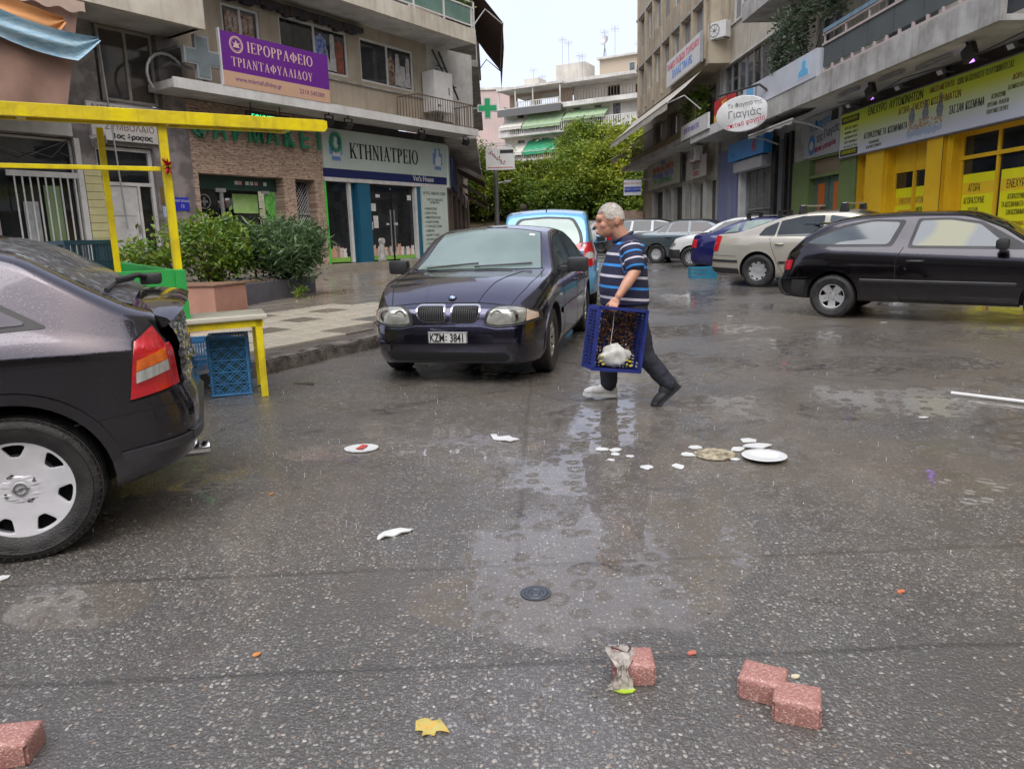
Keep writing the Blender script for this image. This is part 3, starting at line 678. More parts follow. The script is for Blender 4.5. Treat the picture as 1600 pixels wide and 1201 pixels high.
# green 3-D letters ΦΑΡΜΑΚΕΙΟ on stand-offs
M_gl = mat('green_letter', (.03, .25, .13), .35, col2=(.025, .21, .11), vs=6)
for k, ch in enumerate('ΦΑΡΜΑΚΕΙΟ'):
    s = -7.15 + k * .565 + (.1 if k > 6 else 0) - (.12 if k == 7 else 0)
    letters(LF, ch, s, 4.53, .09, .76, 'letter', M_gl, None, .07, .82, bold=.010)
# --- vet shop
M_navy = mat('navy_band', (.012, .02, .10), .4)
panel(LF, -3.02, 2.85, 3.8, 4.98, -.3, .06, 'sign_board', M_vet)
panel(LF, -3.02, 2.85, 3.54, 3.8, -.3, .065, 'navy_band', M_navy)
panel(LF, -3.02, 2.85, 3.42, 3.54, -.3, .055, 'white_band', M_frame)
panel(LF, -3.02, 2.85, 4.98, 5.22, -.3, .0, 'wall_head', M_black)
mb = MB(LF); wd = serif_word(mb, 'ΚΤΗΝΙΑΤΡΕΙΟ', .46, LF.inverted() @ LF @ T(-1.92, 4.16, .061) @ Matrix.Diagonal((.86, 1, 1, 1)), track=.1); mb.build('lettering', M_ink)
letters(LF, "Vet's House", 1.55, 3.68, .066, .25, 'lettering', M_frame, None, .006, .9, bold=.004)
M_lb = mat('powder_blue_print', (.15, .28, .60), .5); M_lw = mat('white_print', (.66, .68, .68), .5)
for sc_ in (-2.5, 2.38):
    mb = MB(LF @ T(sc_, 4.42, .06)); mb.box(-.16, .16, -.36, .36, 0, .006); mb.box(-.26, .26, -.2, .2, 0, .0065); mb.build('blue_cross_mark', M_lb)
    mb = MB(LF @ T(sc_, 4.42, .067)); mb.prism([(-.14, -.25), (.16, -.25), (.13, -.02), (.05, .12), (.08, .3), (-.04, .34), (-.07, .1), (-.12, 0)], 0, .004)
    mb.prism([(.05, -.1), (.17, -.2), (.2, .05), (.1, .12)], 0, .0045); mb.build('animal_mark', M_lw)
    letters(LF, 'MAΡΩ', sc_, 4.07, .062, .15, 'lettering', M_lb, None, .004, .9)
# glass front
panel(LF, -3.02, -2.96, .9, 3.42, -.3, .02, 'green_edge', mat('bright_green_trim', (.06, .55, .06), .4))
panel(LF, -2.94, -2.02, .92, 3.40, -.12, -.10, 'shop_glass', M_glass)
panel(LF, -2.0, -1.9, .92, 3.42, -.16, -.02, 'white_post', M_frame)
panel(LF, -1.9, -1.64, .92, 3.42, -.28, -.2, 'teal_jamb', M_teal)
panel(LF, -1.64, -1.1, .9, 3.42, -.3, .03, 'teal_column', M_teal)
panel(LF, -1.08, .02, .94, 3.36, -.16, -.14, 'glass_door', M_glass)
panel(LF, .05, 1.12, .94, 3.36, -.155, -.135, 'glass_door', M_glass)
mb = MB(LF); mb.box(-.07, -.04, 1.2, 2.6, -.13, -.1); mb.box(.1, .13, 1.2, 2.6, -.12, -.09); mb.build('door_handles', M_lgrey)
panel(LF, -1.1, 1.2, 3.34, 3.42, -.2, -.1, 'door_head', M_black)
panel(LF, 1.12, 1.22, .92, 3.42, -.2, 0, 'white_post', M_frame)
panel(LF, 1.22, 1.42, .92, 3.42, -.25, .0, 'teal_jamb', M_teal)
panel(LF, 1.42, 2.85, .9, 3.42, -.25, .05, 'text_panel', M_vet)
letters(LF, 'ΙΑΤΡΟΣ ΜΙΚΡΩΝ ΖΩΩΝ', 2.13, 3.2, .051, .14, 'lettering', M_ink, None, .004, .8)
letters(LF, 'ΤΖΩΡΤΖΗΣ ΝΙΚΟΛΑΟΣ\nΚΤΗΝΙΑΤΡΟΣ', 2.13, 2.93, .051, .105, 'lettering', M_ink, None, .004, .8)
for k, w_ in enumerate(('ΠΑΘΟΛΟΓΙΚΟ', 'ΧΕΙΡΟΥΡΓΙΚΟ', 'ΜΙΚΡΟΒΙΟΛΟΓΙΚΟ', 'ΟΔΟΝΤΙΑΤΡΙΚΟ', 'ΣΤΕΙΡΩΣΕΙΣ ΖΩΩΝ', 'ΕΜΒΟΛΙΑ', 'ΚΑΡΝΕΤ ΖΩΩΝ', 'ΑΚΤΙΝΟΛΟΓΙΚΟ', 'ΤΡΟΦΕΣ', 'ΑΞΕΣΟΥΑΡ')):
    letters(LF, '▪ ' + w_, 1.52, 2.66 - k * .155, .051, .12, 'lettering', M_ink, None, .004, .8, align='LEFT')
for s0, s1, z0, z1 in ((-1.02, -.72, 2.55, 2.8), (-.86, -.64, 2.0, 2.4), (-1.02, -.9, 1.95, 2.2), (-.7, -.5, 3.0, 3.1), (.85, 1.05, 2.95, 3.12), (-.25, -.12, 2.1, 2.16), (.1, .3, 2.1, 2.18)):
    panel(LF, s0, s1, z0, z1, -.137, -.131, 'paper_notice', M_plastic_w)
# printed dogs and cats along the foot of the glass
rr = random.Random(11)
Mf = [mat('fur_%d' % i, c, .7) for i, c in enumerate(((.60, .48, .38), (.66, .64, .62), (.25, .22, .22), (.58, .32, .22)))]
for a, b in ((-2.9, -2.05), (-1.0, 0.0), (.1, 1.1)):
    panel(LF, a, b, .94, 1.1, -.13, -.099 if a < -2 else -.128, 'grass_print', mat('grass_print', (.16, .42, .05), .6, col2=(.3, .55, .1), vs=25))
    s = a + .08
    while s < b - .08:
        h_ = rr.uniform(.22, .42); mb = MB(LF @ T(s, 1.08, -.098 if a < -2 else -.126))
        mb.prism([(-.09, 0), (.09, 0), (.085, h_ * .45), (.05, h_ * .62), (.075, h_ * .75), (.07, h_), (.035, h_ * .92), (-.035, h_ * .92), (-.07, h_), (-.075, h_ * .75), (-.05, h_ * .62), (-.085, h_ * .45)], 0, .003 + .001 * rr.random())
        mb.build('animal_print', Mf[rr.randrange(4)]); s += rr.uniform(.12, .16)
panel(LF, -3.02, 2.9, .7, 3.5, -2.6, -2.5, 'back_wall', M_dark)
# --- canopy slab
panel(LF, -8.35, 3.4, 5.24, 5.42, .0, 1.1, 'canopy_slab', M_soffit)
panel(LF, -8.4, 3.45, 5.2, 5.44, 1.1, 1.16, 'canopy_fascia', M_white)
# --- first floor
wins = [(-7.0, -6.1, 6.4, 7.85), (-6.1, -4.9, 6.6, 7.8), (-4.25, -1.65, 6.58, 7.9), (-1.12, 1.4, 6.58, 7.9)]
wall_open(LF, -7.4, 2.12, 5.42, 8.26, [wins[1], wins[2], wins[3]], -.3, 0, 'wall', M_beige, None)
M_book = [mat('printed_icon_%d' % i, c, .35, col2=c2, vs=9, vlo=.4, vhi=.6) for i, (c, c2) in enumerate((((.10, .04, .03), (.4, .3, .22)), ((.28, .07, .04), (.12, .05, .04)), ((.04, .10, .35), (.3, .35, .5)), ((.45, .42, .38), (.3, .2, .15)), ((.5, .5, .5), (.35, .34, .33))))]
def showwin(s0, s1, z0, z1, items):
    f = window(LF, s0, s1, z0, z1, -.1, None, 2, 1, M_glass, M_frame, .07)
    for (a, b, zz, m_, kind) in items:
        mb = MB(LF @ T(0, 0, -.078))
        if kind == 'arch': mb.prism([(a, z0 + .1), (b, z0 + .1), (b, zz - .15), ((a + b) / 2, zz), (a, zz - .15)], 0, .006)
        elif kind == 'robe':
            c = (a + b) / 2; mb.prism([(a, z0 + .12), (b, z0 + .12), (b - .05, zz - .35), (c + .1, zz - .25), (c + .07, zz), (c - .07, zz), (c - .1, zz - .25), (a + .05, zz - .35)], 0, .006)
        else: mb.box(a, b, z0 + .1, zz, 0, .006)
        mb.build('display_item', M_book[m_], f)
showwin(-4.25, -1.65, 6.58, 7.9, [(-2.9, -2.45, 7.7, 2, 'arch'), (-2.7, -2.3, 7.3, 4, 'robe'), (-2.35, -2.08, 7.75, 4, 'robe'), (-2.1, -1.78, 7.65, 1, 'arch'), (-3.9, -3.4, 7.1, 1, 'box')])
showwin(-1.12, 1.4, 6.58, 7.9, [(.18, .5, 7.6, 0, 'arch'), (.2, .52, 7.1, 3, 'box'), (.52, .82, 7.7, 4, 'robe'), (.8, 1.05, 7.35, 4, 'box'), (1.05, 1.3, 7.65, 4, 'robe')])
showwin(-6.1, -4.9, 6.6, 7.8, [(-5.95, -5.05, 7.65, 0, 'box')])
mb = MB(LF @ T(0, 0, -.066))
for k in range(5):
    for j in range(2): mb.box(-5.85 + k * .16, -5.75 + k * .16, 6.8 + j * .42, 7.1 + j * .42, 0, .006)
mb.build('book_pages', M_book[3])
panel(LF, -7.4, 2.12, 6.42, 6.47, .001, .07, 'window_ledge', M_conc)
# folded dark awning over the windows
mb = MB(LF)
for k in range(30):
    s = -6.2 + k * .17; h_ = .16 + .05 * math.sin(k * 1.7) + .03 * math.sin(k * .6); mb.bevbox(s, s + .19, 8.05 - h_, 8.12, .03, .22 + .03 * math.sin(k), .03)
mb.build('folded_awning', mat('dark_blue_canvas', (.03, .035, .055), .9, col2=(.07, .05, .04), vs=4, bump=.3))
# recess at the corner: light plaster wall, boiler cabinet, brackets, small railing
mb = MB(LF); mb.add([(2.12, 5.42, 0), (4.4, 5.42, .25), (4.4, 8.26, .25), (2.12, 8.26, 0), (2.12, 5.42, -.3), (4.4, 5.42, -.05), (4.4, 8.26, -.05), (2.12, 8.26, -.3)], [(0, 1, 2, 3), (4, 7, 6, 5), (1, 5, 6, 2), (0, 3, 7, 4)]); mb.build('recess_wall', M_soffit)
railing(LF, .35, 3.35, 5.42, 6.28, 1.02, None, step=.13, ret=.9)
mb = MB(LF); mb.tube([(2.25, 8.1, .15), (2.9, 6.7, .5)], .03, 6); mb.tube([(2.6, 8.1, .15), (3.2, 6.5, .5)], .035, 6); mb.tube([(2.3, 7.1, .3), (3.1, 6.9, .5)], .02, 6); mb.tube([(2.4, 7.6, .2), (2.85, 7.5, .3)], .02, 6); mb.build('awning_bracket', M_black)
# balcony above with green glass balustrade
panel(LF, -7.55, 3.15, 8.26, 8.36, .001, 1.3, 'balcony_slab', M_soffit)
panel(LF, -7.55, 3.2, 8.24, 8.72, 1.3, 1.38, 'balcony_fascia', M_cream)
M_gg = mat('green_tinted_glass', (.14, .24, .20), .15, col2=(.10, .18, .15), vs=1.5, spec=.6)
mb = MB(LF); mb.box(-7.5, 3.18, 9.38, 9.43, 1.31, 1.36); mb.box(-7.5, 3.18, 8.80, 8.84, 1.31, 1.36)
s = -7.5
while s < 3.2: mb.box(s, s + .05, 8.72, 9.38, 1.305, 1.365); s += 1.5
mb.box(3.13, 3.18, 8.72, 9.6, 1.3, 1.37); mb.box(-7.5, 3.18, 9.56, 9.61, 1.31, 1.36); mb.build('balustrade_frame', M_white)
for k in range(7):
    a = -7.43 + 1.5 * k; panel(LF, a, min(a + 1.4, 3.1), 8.86, 9.36, 1.325, 1.34, 'balustrade_pane', M_gg)
wall_open(LF, -7.4, 3.0, 8.36, 16, [(-6.5, -4.5, 8.4, 10.4), (-3.5, -1.5, 8.4, 10.4), (-.5, 1.5, 8.4, 10.4), (-3.5, -1.5, 11.6, 13.4)], -.3, 0, 'upper_wall', M_beige, None)
for a, b in ((-6.5, -4.5), (-3.5, -1.5), (-.5, 1.5)): window(LF, a, b, 8.4, 10.4, -.15, None, 2, 1, M_glassb)
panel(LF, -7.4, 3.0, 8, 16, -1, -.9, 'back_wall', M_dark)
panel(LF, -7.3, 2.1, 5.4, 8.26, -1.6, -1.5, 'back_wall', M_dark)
# blue sign peeping over the top edge
panel(LF, -2.6, -2.1, 8.7, 9.6, 1.4, 1.5, 'blue_sign_corner', mat('bright_blue_sign', (.02, .06, .5), .4))
adopt(bB, mk)

def simple(name, label, cat, F, fn, m_, smooth=False, group=None):
    mb = MB(F); fn(mb); return tag(mb.build(name, m_, None, smooth), label, cat, group)
# purple sign
ps = thing('shop_sign', 'purple and tan sign of a church vestment maker standing on the white canopy', 'sign', LF @ Vector((-5.3, 5.45, 1.1))); mk = mark()
panel(LF, -7.05, -3.6, 5.80, 6.72, 1.10, 1.17, 'sign_board', mat('purple_print', (.12, .012, .22), .45))
panel(LF, -7.05, -3.6, 5.44, 5.80, 1.10, 1.17, 'sign_board', mat('tan_print', (.52, .33, .22), .45))
M_pk = mat('pale_pink_print', (.62, .42, .38), .5)
mb = MB(LF); serif_word(mb, 'ΙΕΡΟΡΡΑΦΕΙΟ', .26, T(-6.28, 6.32, 1.171), .006, .12); mb.build('lettering', M_pk)
mb = MB(LF); serif_word(mb, 'ΤΡΙΑΝΤΑΦΥΛΛΙΔΟΥ', .22, T(-6.78, 5.93, 1.171) @ Matrix.Diagonal((.94, 1, 1, 1)), .006, .14); mb.build('lettering', M_pk)
letters(LF, 'www.triantafullidoy.gr', -6.0, 5.64, 1.171, .16, 'lettering', mat('purple_grey_print', (.2, .09, .2), .5), None, .005)
letters(LF, '2310 545389', -4.25, 5.62, 1.171, .17, 'lettering', mat('purple_grey_print', (.2, .09, .2), .5), None, .005)
mb = MB(LF @ T(-6.6, 6.45, 1.171)); mb.lathe([(.2, 0), (.2, .006), (.17, .006), (.17, 0)], 28); mb.lathe([(.155, 0), (.155, .006), (.145, .006), (.145, 0)], 28)
mb.prism([(-.1, -.07), (.1, -.07), (.06, .0), (.12, .05), (.03, .03), (0, .11), (-.03, .03), (-.12, .05), (-.06, 0)], 0, .006); mb.build('emblem', M_pk)
mb = MB(LF); mb.box(-7.09, -7.05, 5.44, 6.76, 1.1, 1.18); mb.build('sign_edge', M_frame)
adopt(ps, mk)
# grey cross
def cross_mb(mb, a, b, z0, z1): mb.prism([(-b, -a), (b, -a), (b, -b), (a, -b), (a, b), (b, b), (b, a), (-b, a), (-b, b), (-a, b), (-a, -b), (-b, -b)], z0, z1)
gc = thing('cross_sign', 'unlit grey pharmacy cross with pale edging left of the purple sign', 'cross sign', LF @ Vector((-7.55, 6, 1.1))); mk = mark()
mb = MB(LF @ T(-7.53, 6.0, 1.0)); cross_mb(mb, .50, .185, 0, .12); mb.build('cross_rim', M_lgrey)
mb = MB(LF @ T(-7.53, 6.0, 1.12)); cross_mb(mb, .45, .145, 0, .012); mb.build('cross_face', mat('grey_cross_face', (.17, .21, .22), .35, col2=(.14, .17, .18), vs=3))
mb = MB(LF); mb.box(-8.1, -7.3, 6.15, 6.2, .0, 1.0); mb.box(-7.45, -7.4, 5.44, 5.6, .9, 1.0); mb.build('bracket', M_grey)
adopt(gc, mk)
mb = MB(LF); mb.tube([(-8.2 + .5 * math.cos(a), 5.55 + .5 * math.sin(a), .6) for a in [R(40 + 20 * k) for k in range(10)]], .035, 8); tag(mb.build('cable_duct', M_lgrey), 'thick pale cable looping beside the end of the white canopy', 'cable')
# led sign
ls = thing('led_sign', 'black scrolling sign with green LED dots hanging under the canopy', 'led sign', LF @ Vector((-5.4, 4.9, .6))); mk = mark()
panel(LF, -6.1, -4.7, 4.72, 5.02, .6, .7, 'sign_housing', M_black)
mb = MB(LF); text_mb(mb, 'ΕΦΗΜΕΡΕΥΕΙ', .17, T(-5.4, 4.87, .701), .004, sx=1.05); mb.build('lettering', mat('green_led', (0, .3, .1), .4, emit=((.05, 1, .35), 1.0)))
mb = MB(LF); mb.box(-5.95, -5.93, 5.02, 5.24, .63, .65); mb.box(-5.0, -4.98, 5.02, 5.24, .63, .65); mb.build('hanger', M_black)
adopt(ls, mk)
# floodlights under the canopy
def flood(s, z, d, label, rx=35):
    t = thing('floodlight', label, 'floodlight', LF @ Vector((s, z, d)), group='black floodlights under the canopy'); mk = mark()
    Q = LF @ T(s, z, d) @ Matrix.Rotation(R(rx), 4, 'X')
    mb = MB(Q); mb.bevbox(-.13, .13, -.09, .09, -.06, .06, .015); mb.build('lamp_housing', M_black)
    mb = MB(LF @ T(s, z, d)); mb.box(-.16, -.14, -.02, .2, -.02, .02); mb.box(.14, .16, -.02, .2, -.02, .02); mb.box(-.16, .16, .18, .2, -.018, .018); mb.box(-.02, .02, .2, 5.24 - z, -.01, .01); mb.build('bracket', M_black)
    adopt(t, mk)
flood(-3.45, 4.98, .9, 'black floodlight above the end of the yellow stall roof')
flood(-2.75, 4.95, .95, 'tilted black floodlight above the left blue cross of the vet sign', 50)
flood(.55, 4.97, .95, 'black floodlight in the middle above the vet sign')
flood(2.95, 4.95, .95, 'black floodlight at the corner end of the white canopy')
# boiler cabinet
bc = thing('boiler_cabinet', 'white gas boiler cabinet hung on the wall above the corner railing', 'boiler', LF @ Vector((1.9, 6, .5))); mk = mark()
mb = MB(LF); mb.bevbox(1.75, 2.75, 5.95, 7.3, .05, .62, .03); mb.build('cabinet', M_plastic_w)
mb = MB(LF); mb.box(2.5, 2.54, 6.55, 6.8, .62, .63); mb.box(1.9, 1.95, 6.1, 6.18, .62, .63); mb.box(2.0, 2.05, 6.1, 6.18, .62, .63); mb.tube([(2.2, 7.3, .35), (2.2, 7.42, .35)], .05, 8); mb.box(1.8, 2.7, 5.6, 5.65, .1, .6); mb.tube([(2.1, 5.95, .4), (2.15, 5.5, .4)], .02, 6); mb.tube([(2.4, 5.95, .4), (2.3, 5.6, .4), (2.5, 5.44, .4)], .02, 6); mb.build('fittings', M_black)
adopt(bc, mk)
# little dog statue before the teal column
mb = MB(LF @ T(-1.2, .92, .5)); mb.bevbox(-.12, .12, 0, .12, -.1, .1, .02); mb.lathe([(0, 0), (.1, 0), (.11, .1), (.07, .3), (.085, .42), (.05, .5), (0, .52)], 10, T(0, .1, 0) @ Matrix.Rotation(R(-90), 4, 'X')); mb.prism([(-.06, .56), (.06, .56), (.09, .66), (.05, .74), (-.05, .74), (-.09, .66)], -.06, .08)
tag(mb.build('dog_statue', M_conc, None, 40), 'small grey stone dog figure standing at the vet shop door', 'statue')

# ------------------------------------------------------------------ the same building round the corner, along the street
bS = thing('street_building', 'shaded row of flats with balconies along the left side of the street beyond the corner', 'building', SFm @ Vector((20, 1, 0))); mk = mark()
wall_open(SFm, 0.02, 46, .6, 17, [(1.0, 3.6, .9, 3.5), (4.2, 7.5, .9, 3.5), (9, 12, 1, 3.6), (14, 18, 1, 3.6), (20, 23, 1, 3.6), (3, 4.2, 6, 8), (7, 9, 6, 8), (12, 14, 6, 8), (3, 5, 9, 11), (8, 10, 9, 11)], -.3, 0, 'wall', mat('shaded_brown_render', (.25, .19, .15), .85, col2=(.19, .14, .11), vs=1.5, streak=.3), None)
for a, b in ((1.0, 3.6), (4.2, 7.5), (9, 12), (14, 18), (20, 23)): window(SFm, a, b, .9, 3.5, -.2, None, 2, 1, M_glassb, M_grey)
for a, b, c, d in ((3, 4.2, 6, 8), (7, 9, 6, 8), (12, 14, 6, 8), (3, 5, 9, 11), (8, 10, 9, 11)): window(SFm, a, b, c, d, -.2, None, 2, 1, M_glassb)
panel(SFm, -.05, .9, 3.45, 4.95, -.3, .1, 'sign_return', M_vet)
panel(SFm, .02, 46, .6, 17, -1, -.9, 'back_wall', M_dark)
panel(SFm, 1.5, 6.5, 3.62, 4.75, .02, .15, 'blue_sign', mat('dark_blue_sign', (.035, .06, .22), .5, col2=(.05, .05, .15), vs=3))
panel(SFm, .3, 18, 5.2, 5.4, .001, 1.15, 'canopy_slab', M_soffit)
for z, a, b in ((8.25, 2.8, 20), (11.2, 2.8, 20)):
    panel(SFm, a, b, z, z + .25, .001, 1.3, 'balcony_slab', M_conc); railing(SFm, a, b, z + .25, z + 1.15, 1.25, None, m_=M_frame, step=.4, r=.015)
for k, (a, d_, z) in enumerate(((3.2, .9, 4.95), (7, 1.0, 4.7), (12, 1.0, 4.4), (17, 1.1, 4.2), (22, 1.1, 4.2))):
    mb = MB(SFm); mb.add([(a, z + .15, .05), (a + 3.6, z + .15, .05), (a + 3.6, z - .55, d_ + .35), (a, z - .55, d_ + .35), (a, z - .75, d_ + .36), (a + 3.6, z - .75, d_ + .36)], [(0, 1, 2, 3), (3, 2, 5, 4)]); mb.tube([(a, z - .55, d_ + .35), (a + 3.6, z - .55, d_ + .35)], .035, 6)
    mb.build('awning', (M_awn, M_brownawn)[k % 2])
adopt(bS, mk)
def awn(F, s0, s1, z0, d0, z1, d1, val, m_, label, group=None, name='awning'):
    mb = MB(F); N = 24
    vs = []
    for i in range(N + 1):
        s = s0 + (s1 - s0) * i / N; b_ = .02 * math.sin(i * 1.3)
        vs += [(s, z0, d0), (s, (z0 + z1) / 2 - .05 + b_, (d0 + d1) / 2), (s, z1 + b_, d1), (s, z1 - val + b_, d1 + .02)]
    mb.add(vs, [(4 * i + j, 4 * i + 4 + j, 4 * i + 5 + j, 4 * i + 1 + j) for i in range(N) for j in range(3)])
    t = thing(name, label, 'awning', F @ Vector(((s0 + s1) / 2, z0, d0)), group=group); mk = mark()
    mb.build('canvas', m_, None, 40)
    mb = MB(F)
    for s in (s0 + .1, s1 - .1): mb.tube([(s, z1 - .3, d0), (s, (z0 + z1) / 2 - .35, (d0 + d1) / 2), (s, z1 - .04, d1)], .025, 6)
    mb.tube([(s0, z1, d1), (s1, z1, d1)], .03, 6); mb.build('arm', M_frame)
    adopt(t, mk); return t
awn(SFm, 1.5, 9.5, 11.2, 1.0, 9.5, 2.3, .9, M_brownawn, 'dark brown canvas awning high on the left street corner against the sky')
# illuminated green cross, blade sign, lamp pole
pc = thing('pharmacy_cross', 'green pharmacy cross with white edge projecting over the street corner', 'cross sign', (-.62, 30, 6.5)); mk = mark()
Q = T(-.62, 30, 6.5) @ Matrix.Rotation(R(90), 4, 'X')
mb = MB(Q); cross_mb(mb, .39, .135, -.05, .05); mb.build('cross_rim', M_frame)
mb = MB(Q); cross_mb(mb, .345, .095, .05, .06); mb.build('cross_face', mat('green_cross_face', (.0, .16, .05), .4, emit=((0, .5, .15), .12)))
mb = MB(); mb.box(-1.6, -1.0, 30.0, 30.04, 6.48, 6.54); mb.box(-1.55, -1.2, 29.98, 30.1, 6.35, 6.65); mb.build('bracket', M_lgrey); adopt(pc, mk)
bs = thing('blade_sign', 'white hanging sign with red calligraphy below the green cross', 'sign', (-.2, 31, 4.7)); mk = mark()
mb = MB(); mb.box(-.78, .38, 30.95, 31.05, 4.28, 5.12); mb.build('sign_board', M_plastic_w)
mb = MB(); mb.box(-.95, .3, 30.98, 31.02, 5.2, 5.24); mb.box(-.9, .1, 30.98, 31.02, 5.30, 5.33); mb.box(-.9, -.86, 30.98, 31.02, 5.1, 5.5); mb.box(.05, .09, 30.98, 31.02, 5.1, 5.33); mb.build('hanger', M_frame)
mb = MB(); mb.box(-.2, .34, 30.94, 30.949, 4.92, 5.05); mb.build('dark_strip', M_ink)
rr = random.Random(4); mb = MB()
for k in range(26):
    f_ = k / 25; x = -.62 + .6 * f_; z = 4.98 - .42 * f_ + rr.uniform(-.07, .07); mb.tube([(x, 30.94, z), (x + rr.uniform(-.05, .05), 30.94, z + rr.uniform(-.06, .06)), (x + rr.uniform(-.05, .05), 30.94, z + rr.uniform(-.03, .03))], .011, 4)
mb.build('calligraphy', mat('dark_red_print', (.30, .05, .03), .5))
mb = MB(); mb.box(-.72, .32, 30.94, 30.949, 4.36, 4.38); mb.build('underline', M_red); adopt(bs, mk)
lp = thing('street_lamp', 'grey street lamp post with a pale arm on the left side of the street', 'street lamp', (-.42, 32.5, gz(0, 32.5))); mk = mark()
mb = MB(); mb.tube([(-.42, 32.5, gz(0, 32.5)), (-.42, 32.5, 5.1)], [.11, .09], 10); mb.build('pole', M_grey)
mb = MB(); mb.tube([(-.42, 32.5, 3.86), (-.05, 32.5, 3.92)], .03, 6); mb.bevbox(-.1, .22, 32.42, 32.58, 3.88, 3.98, .03); mb.build('lamp_arm', M_lgrey); adopt(lp, mk)
# ------------------------------------------------------------------ right-hand row. local x = -(metres along the street)
def rp(F, y0, y1, z0, z1, d0, d1, name, m_, par=None, bev=0): return panel(F, -max(y0, y1), -min(y0, y1), z0, z1, d0, d1, name, m_, par, bev)
def rwall(y0, y1, z0, z1, ops, d0, d1, name, m_, F=None): return wall_open(F or RF, -y1, -y0, z0, z1, [(-b, -a, c, d) for a, b, c, d in ops], d0, d1, name, m_, None)
def rwin(y0, y1, z0, z1, d, cols=2, rows=1, glass=None, fm=None, fw_=.05, name='window'): return window(RF, -y1, -y0, z0, z1, d, None, cols, rows, glass, fm, fw_, .06, name)
def rlet(txt, y, z, d, size, m_, sx=1., par=None, bold=0., rot=0., depth=.008): return letters(RF, txt, -y, z, d, size, 'lettering', m_, par, depth, sx, 'CENTER', bold, 1., rot)
def fit(txt, ya, yb, z, d, h_, m_, par=None, depth=.006, rot=0.):
    '''lettering of capital height h_ stretched between two distances along the street'''
    mb = MB(); size = h_ / .72; text_mb(mb, txt, size, Matrix(), depth); w_ = max(v[0] for v in mb.v) - min(v[0] for v in mb.v); k = abs(ya - yb) / w_
    M = RF @ T(-(ya + yb) / 2, z, d) @ Matrix.Rotation(rot, 4, 'Z') @ Matrix.Diagonal((k, 1, 1, 1)); mb.v = [tuple(M @ Vector(v)) for v in mb.v]
    return mb.build('lettering', m_, par)
M_y2 = mat('lemon_film', (.80, .76, .01), .4, col2=(.74, .70, .01), vs=2)
M_greenwall = mat('olive_green_paint', (.15, .21, .07), .6, col2=(.12, .17, .055), vs=2, streak=.15)
# --- nearest: yellow pawn shop and take-away under a deep balcony
b1 = thing('corner_apartment_building', 'nearest building on the right with a yellow shop below and a grey-panelled balcony', 'building', RF @ Vector((-18, .5, 0))); mk = mark()
rwall(2, 24.0, .2, 4.83, [(9.5, 12.2, .6, 3.4), (12.45, 15.95, .55, 3.4), (16.75, 18.5, .55, 3.4), (19.45, 19.95, .5, 3.4), (20.85, 22.85, .6, 3.55)], -.5, 0, 'wall', M_yelshop)
rp(RF, 20.0, 24.02, .3, 4.86, 0, .05, 'green_wall_left', M_greenwall) if False else None
# grey slab, fascia, soffit
rp(RF, 12.9, 24.2, 4.83, 4.93, .002, 1.28, 'balcony_slab', M_soffit)
rp(RF, 12.8, 24.3, 4.80, 5.34, 1.28, 1.4, 'balcony_fascia', M_conc)
rp(RF, 2, 12.9, 4.83, 5.3, .002, .9, 'balcony_slab', M_conc)
rwall(2, 24, 5.0, 20, [(13, 15.5, 5.4, 7.6), (17, 19.5, 5.4, 7.6), (21.5, 23, 6.2, 7.6), (13, 16, 9, 11), (18, 21, 9, 11)], -.4, -.1, 'upper_wall', M_cream)
for a, b, c, d in ((13, 15.5, 5.4, 7.6), (17, 19.5, 5.4, 7.6), (21.5, 23, 6.2, 7.6), (13, 16, 9, 11), (18, 21, 9, 11)): rwin(a, b, c, d, -.3, 2, 1, M_glassb)
rp(RF, 2, 24, .2, 20, -3.2, -3.1, 'back_wall', M_dark)
rp(RF, 12.5, 25.3, 8.15, 8.7, -.1, 1.4, 'upper_balcony', M_conc)
# balustrade with grey panels and rails
for k in range(6):
    a = 13.0 + k * 1.07; rp(RF, a, a + 1.05, 5.5, 6.02, 1.3, 1.33, 'balustrade_panel', mat('slate_grey_panel', (.085, .10, .095), .55, col2=(.07, .082, .08), vs=2))
mb = MB(RF); mb.box(-19.45, -13, 6.02, 6.07, 1.29, 1.36); mb.box(-19.45, -13, 5.34, 5.40, 1.29, 1.37); mb.box(-19.45, -13, 6.26, 6.31, 1.30, 1.35)
for k in range(14): a = -19.4 + k * .49; mb.box(a, a + .05, 5.40, 5.5, 1.3, 1.36); 
for k in range(7): a = -19.4 + k * 1.07; mb.box(a, a + .04, 6.07, 6.26, 1.3, 1.34)
mb.build('balustrade_rail', mat('pinkish_rail', (.45, .38, .35), .6))
rp(RF, 14.6, 19.4, 6.31, 6.40, 1.29, 1.37, 'blue_tarp_roll', mat('faded_blue_tarp', (.17, .27, .34), .8, col2=(.12, .2, .26), vs=6))
# yellow shopfront pieces
def pillar(y0, y1, nm='yellow_pillar', d=.08, m_=None): rp(RF, y0, y1, .4, 3.45, .001, d, nm, m_ or M_yelshop)
pillar(18.55, 19.4); pillar(16.15, 16.72, d=.1); pillar(16.0, 16.1, d=.03, m_=M_yelshop); pillar(12.2, 12.45)
rp(RF, 16.75, 18.5, 2.86, 3.4, -.25, -.2, 'yellow_header', M_yelshop)
rp(RF, 16.12, 16.14, .5, 3.4, .101, .103, 'gap_line', M_black)
rwin(16.75, 18.5, .6, 2.86, -.25, 2, 1, M_glass, M_yelshop, .07, 'shopfront')
rwin(12.45, 15.95, .6, 3.4, -.25, 3, 1, M_glass, M_yelshop, .08, 'shopfront')
rwin(9.5, 12.2, .6, 3.4, -.25, 2, 1, M_glass, M_yelshop, .08, 'shopfront')
rp(RF, 12.45, 15.95, 2.84, 2.92, -.19, -.17, 'transom', M_yelshop)
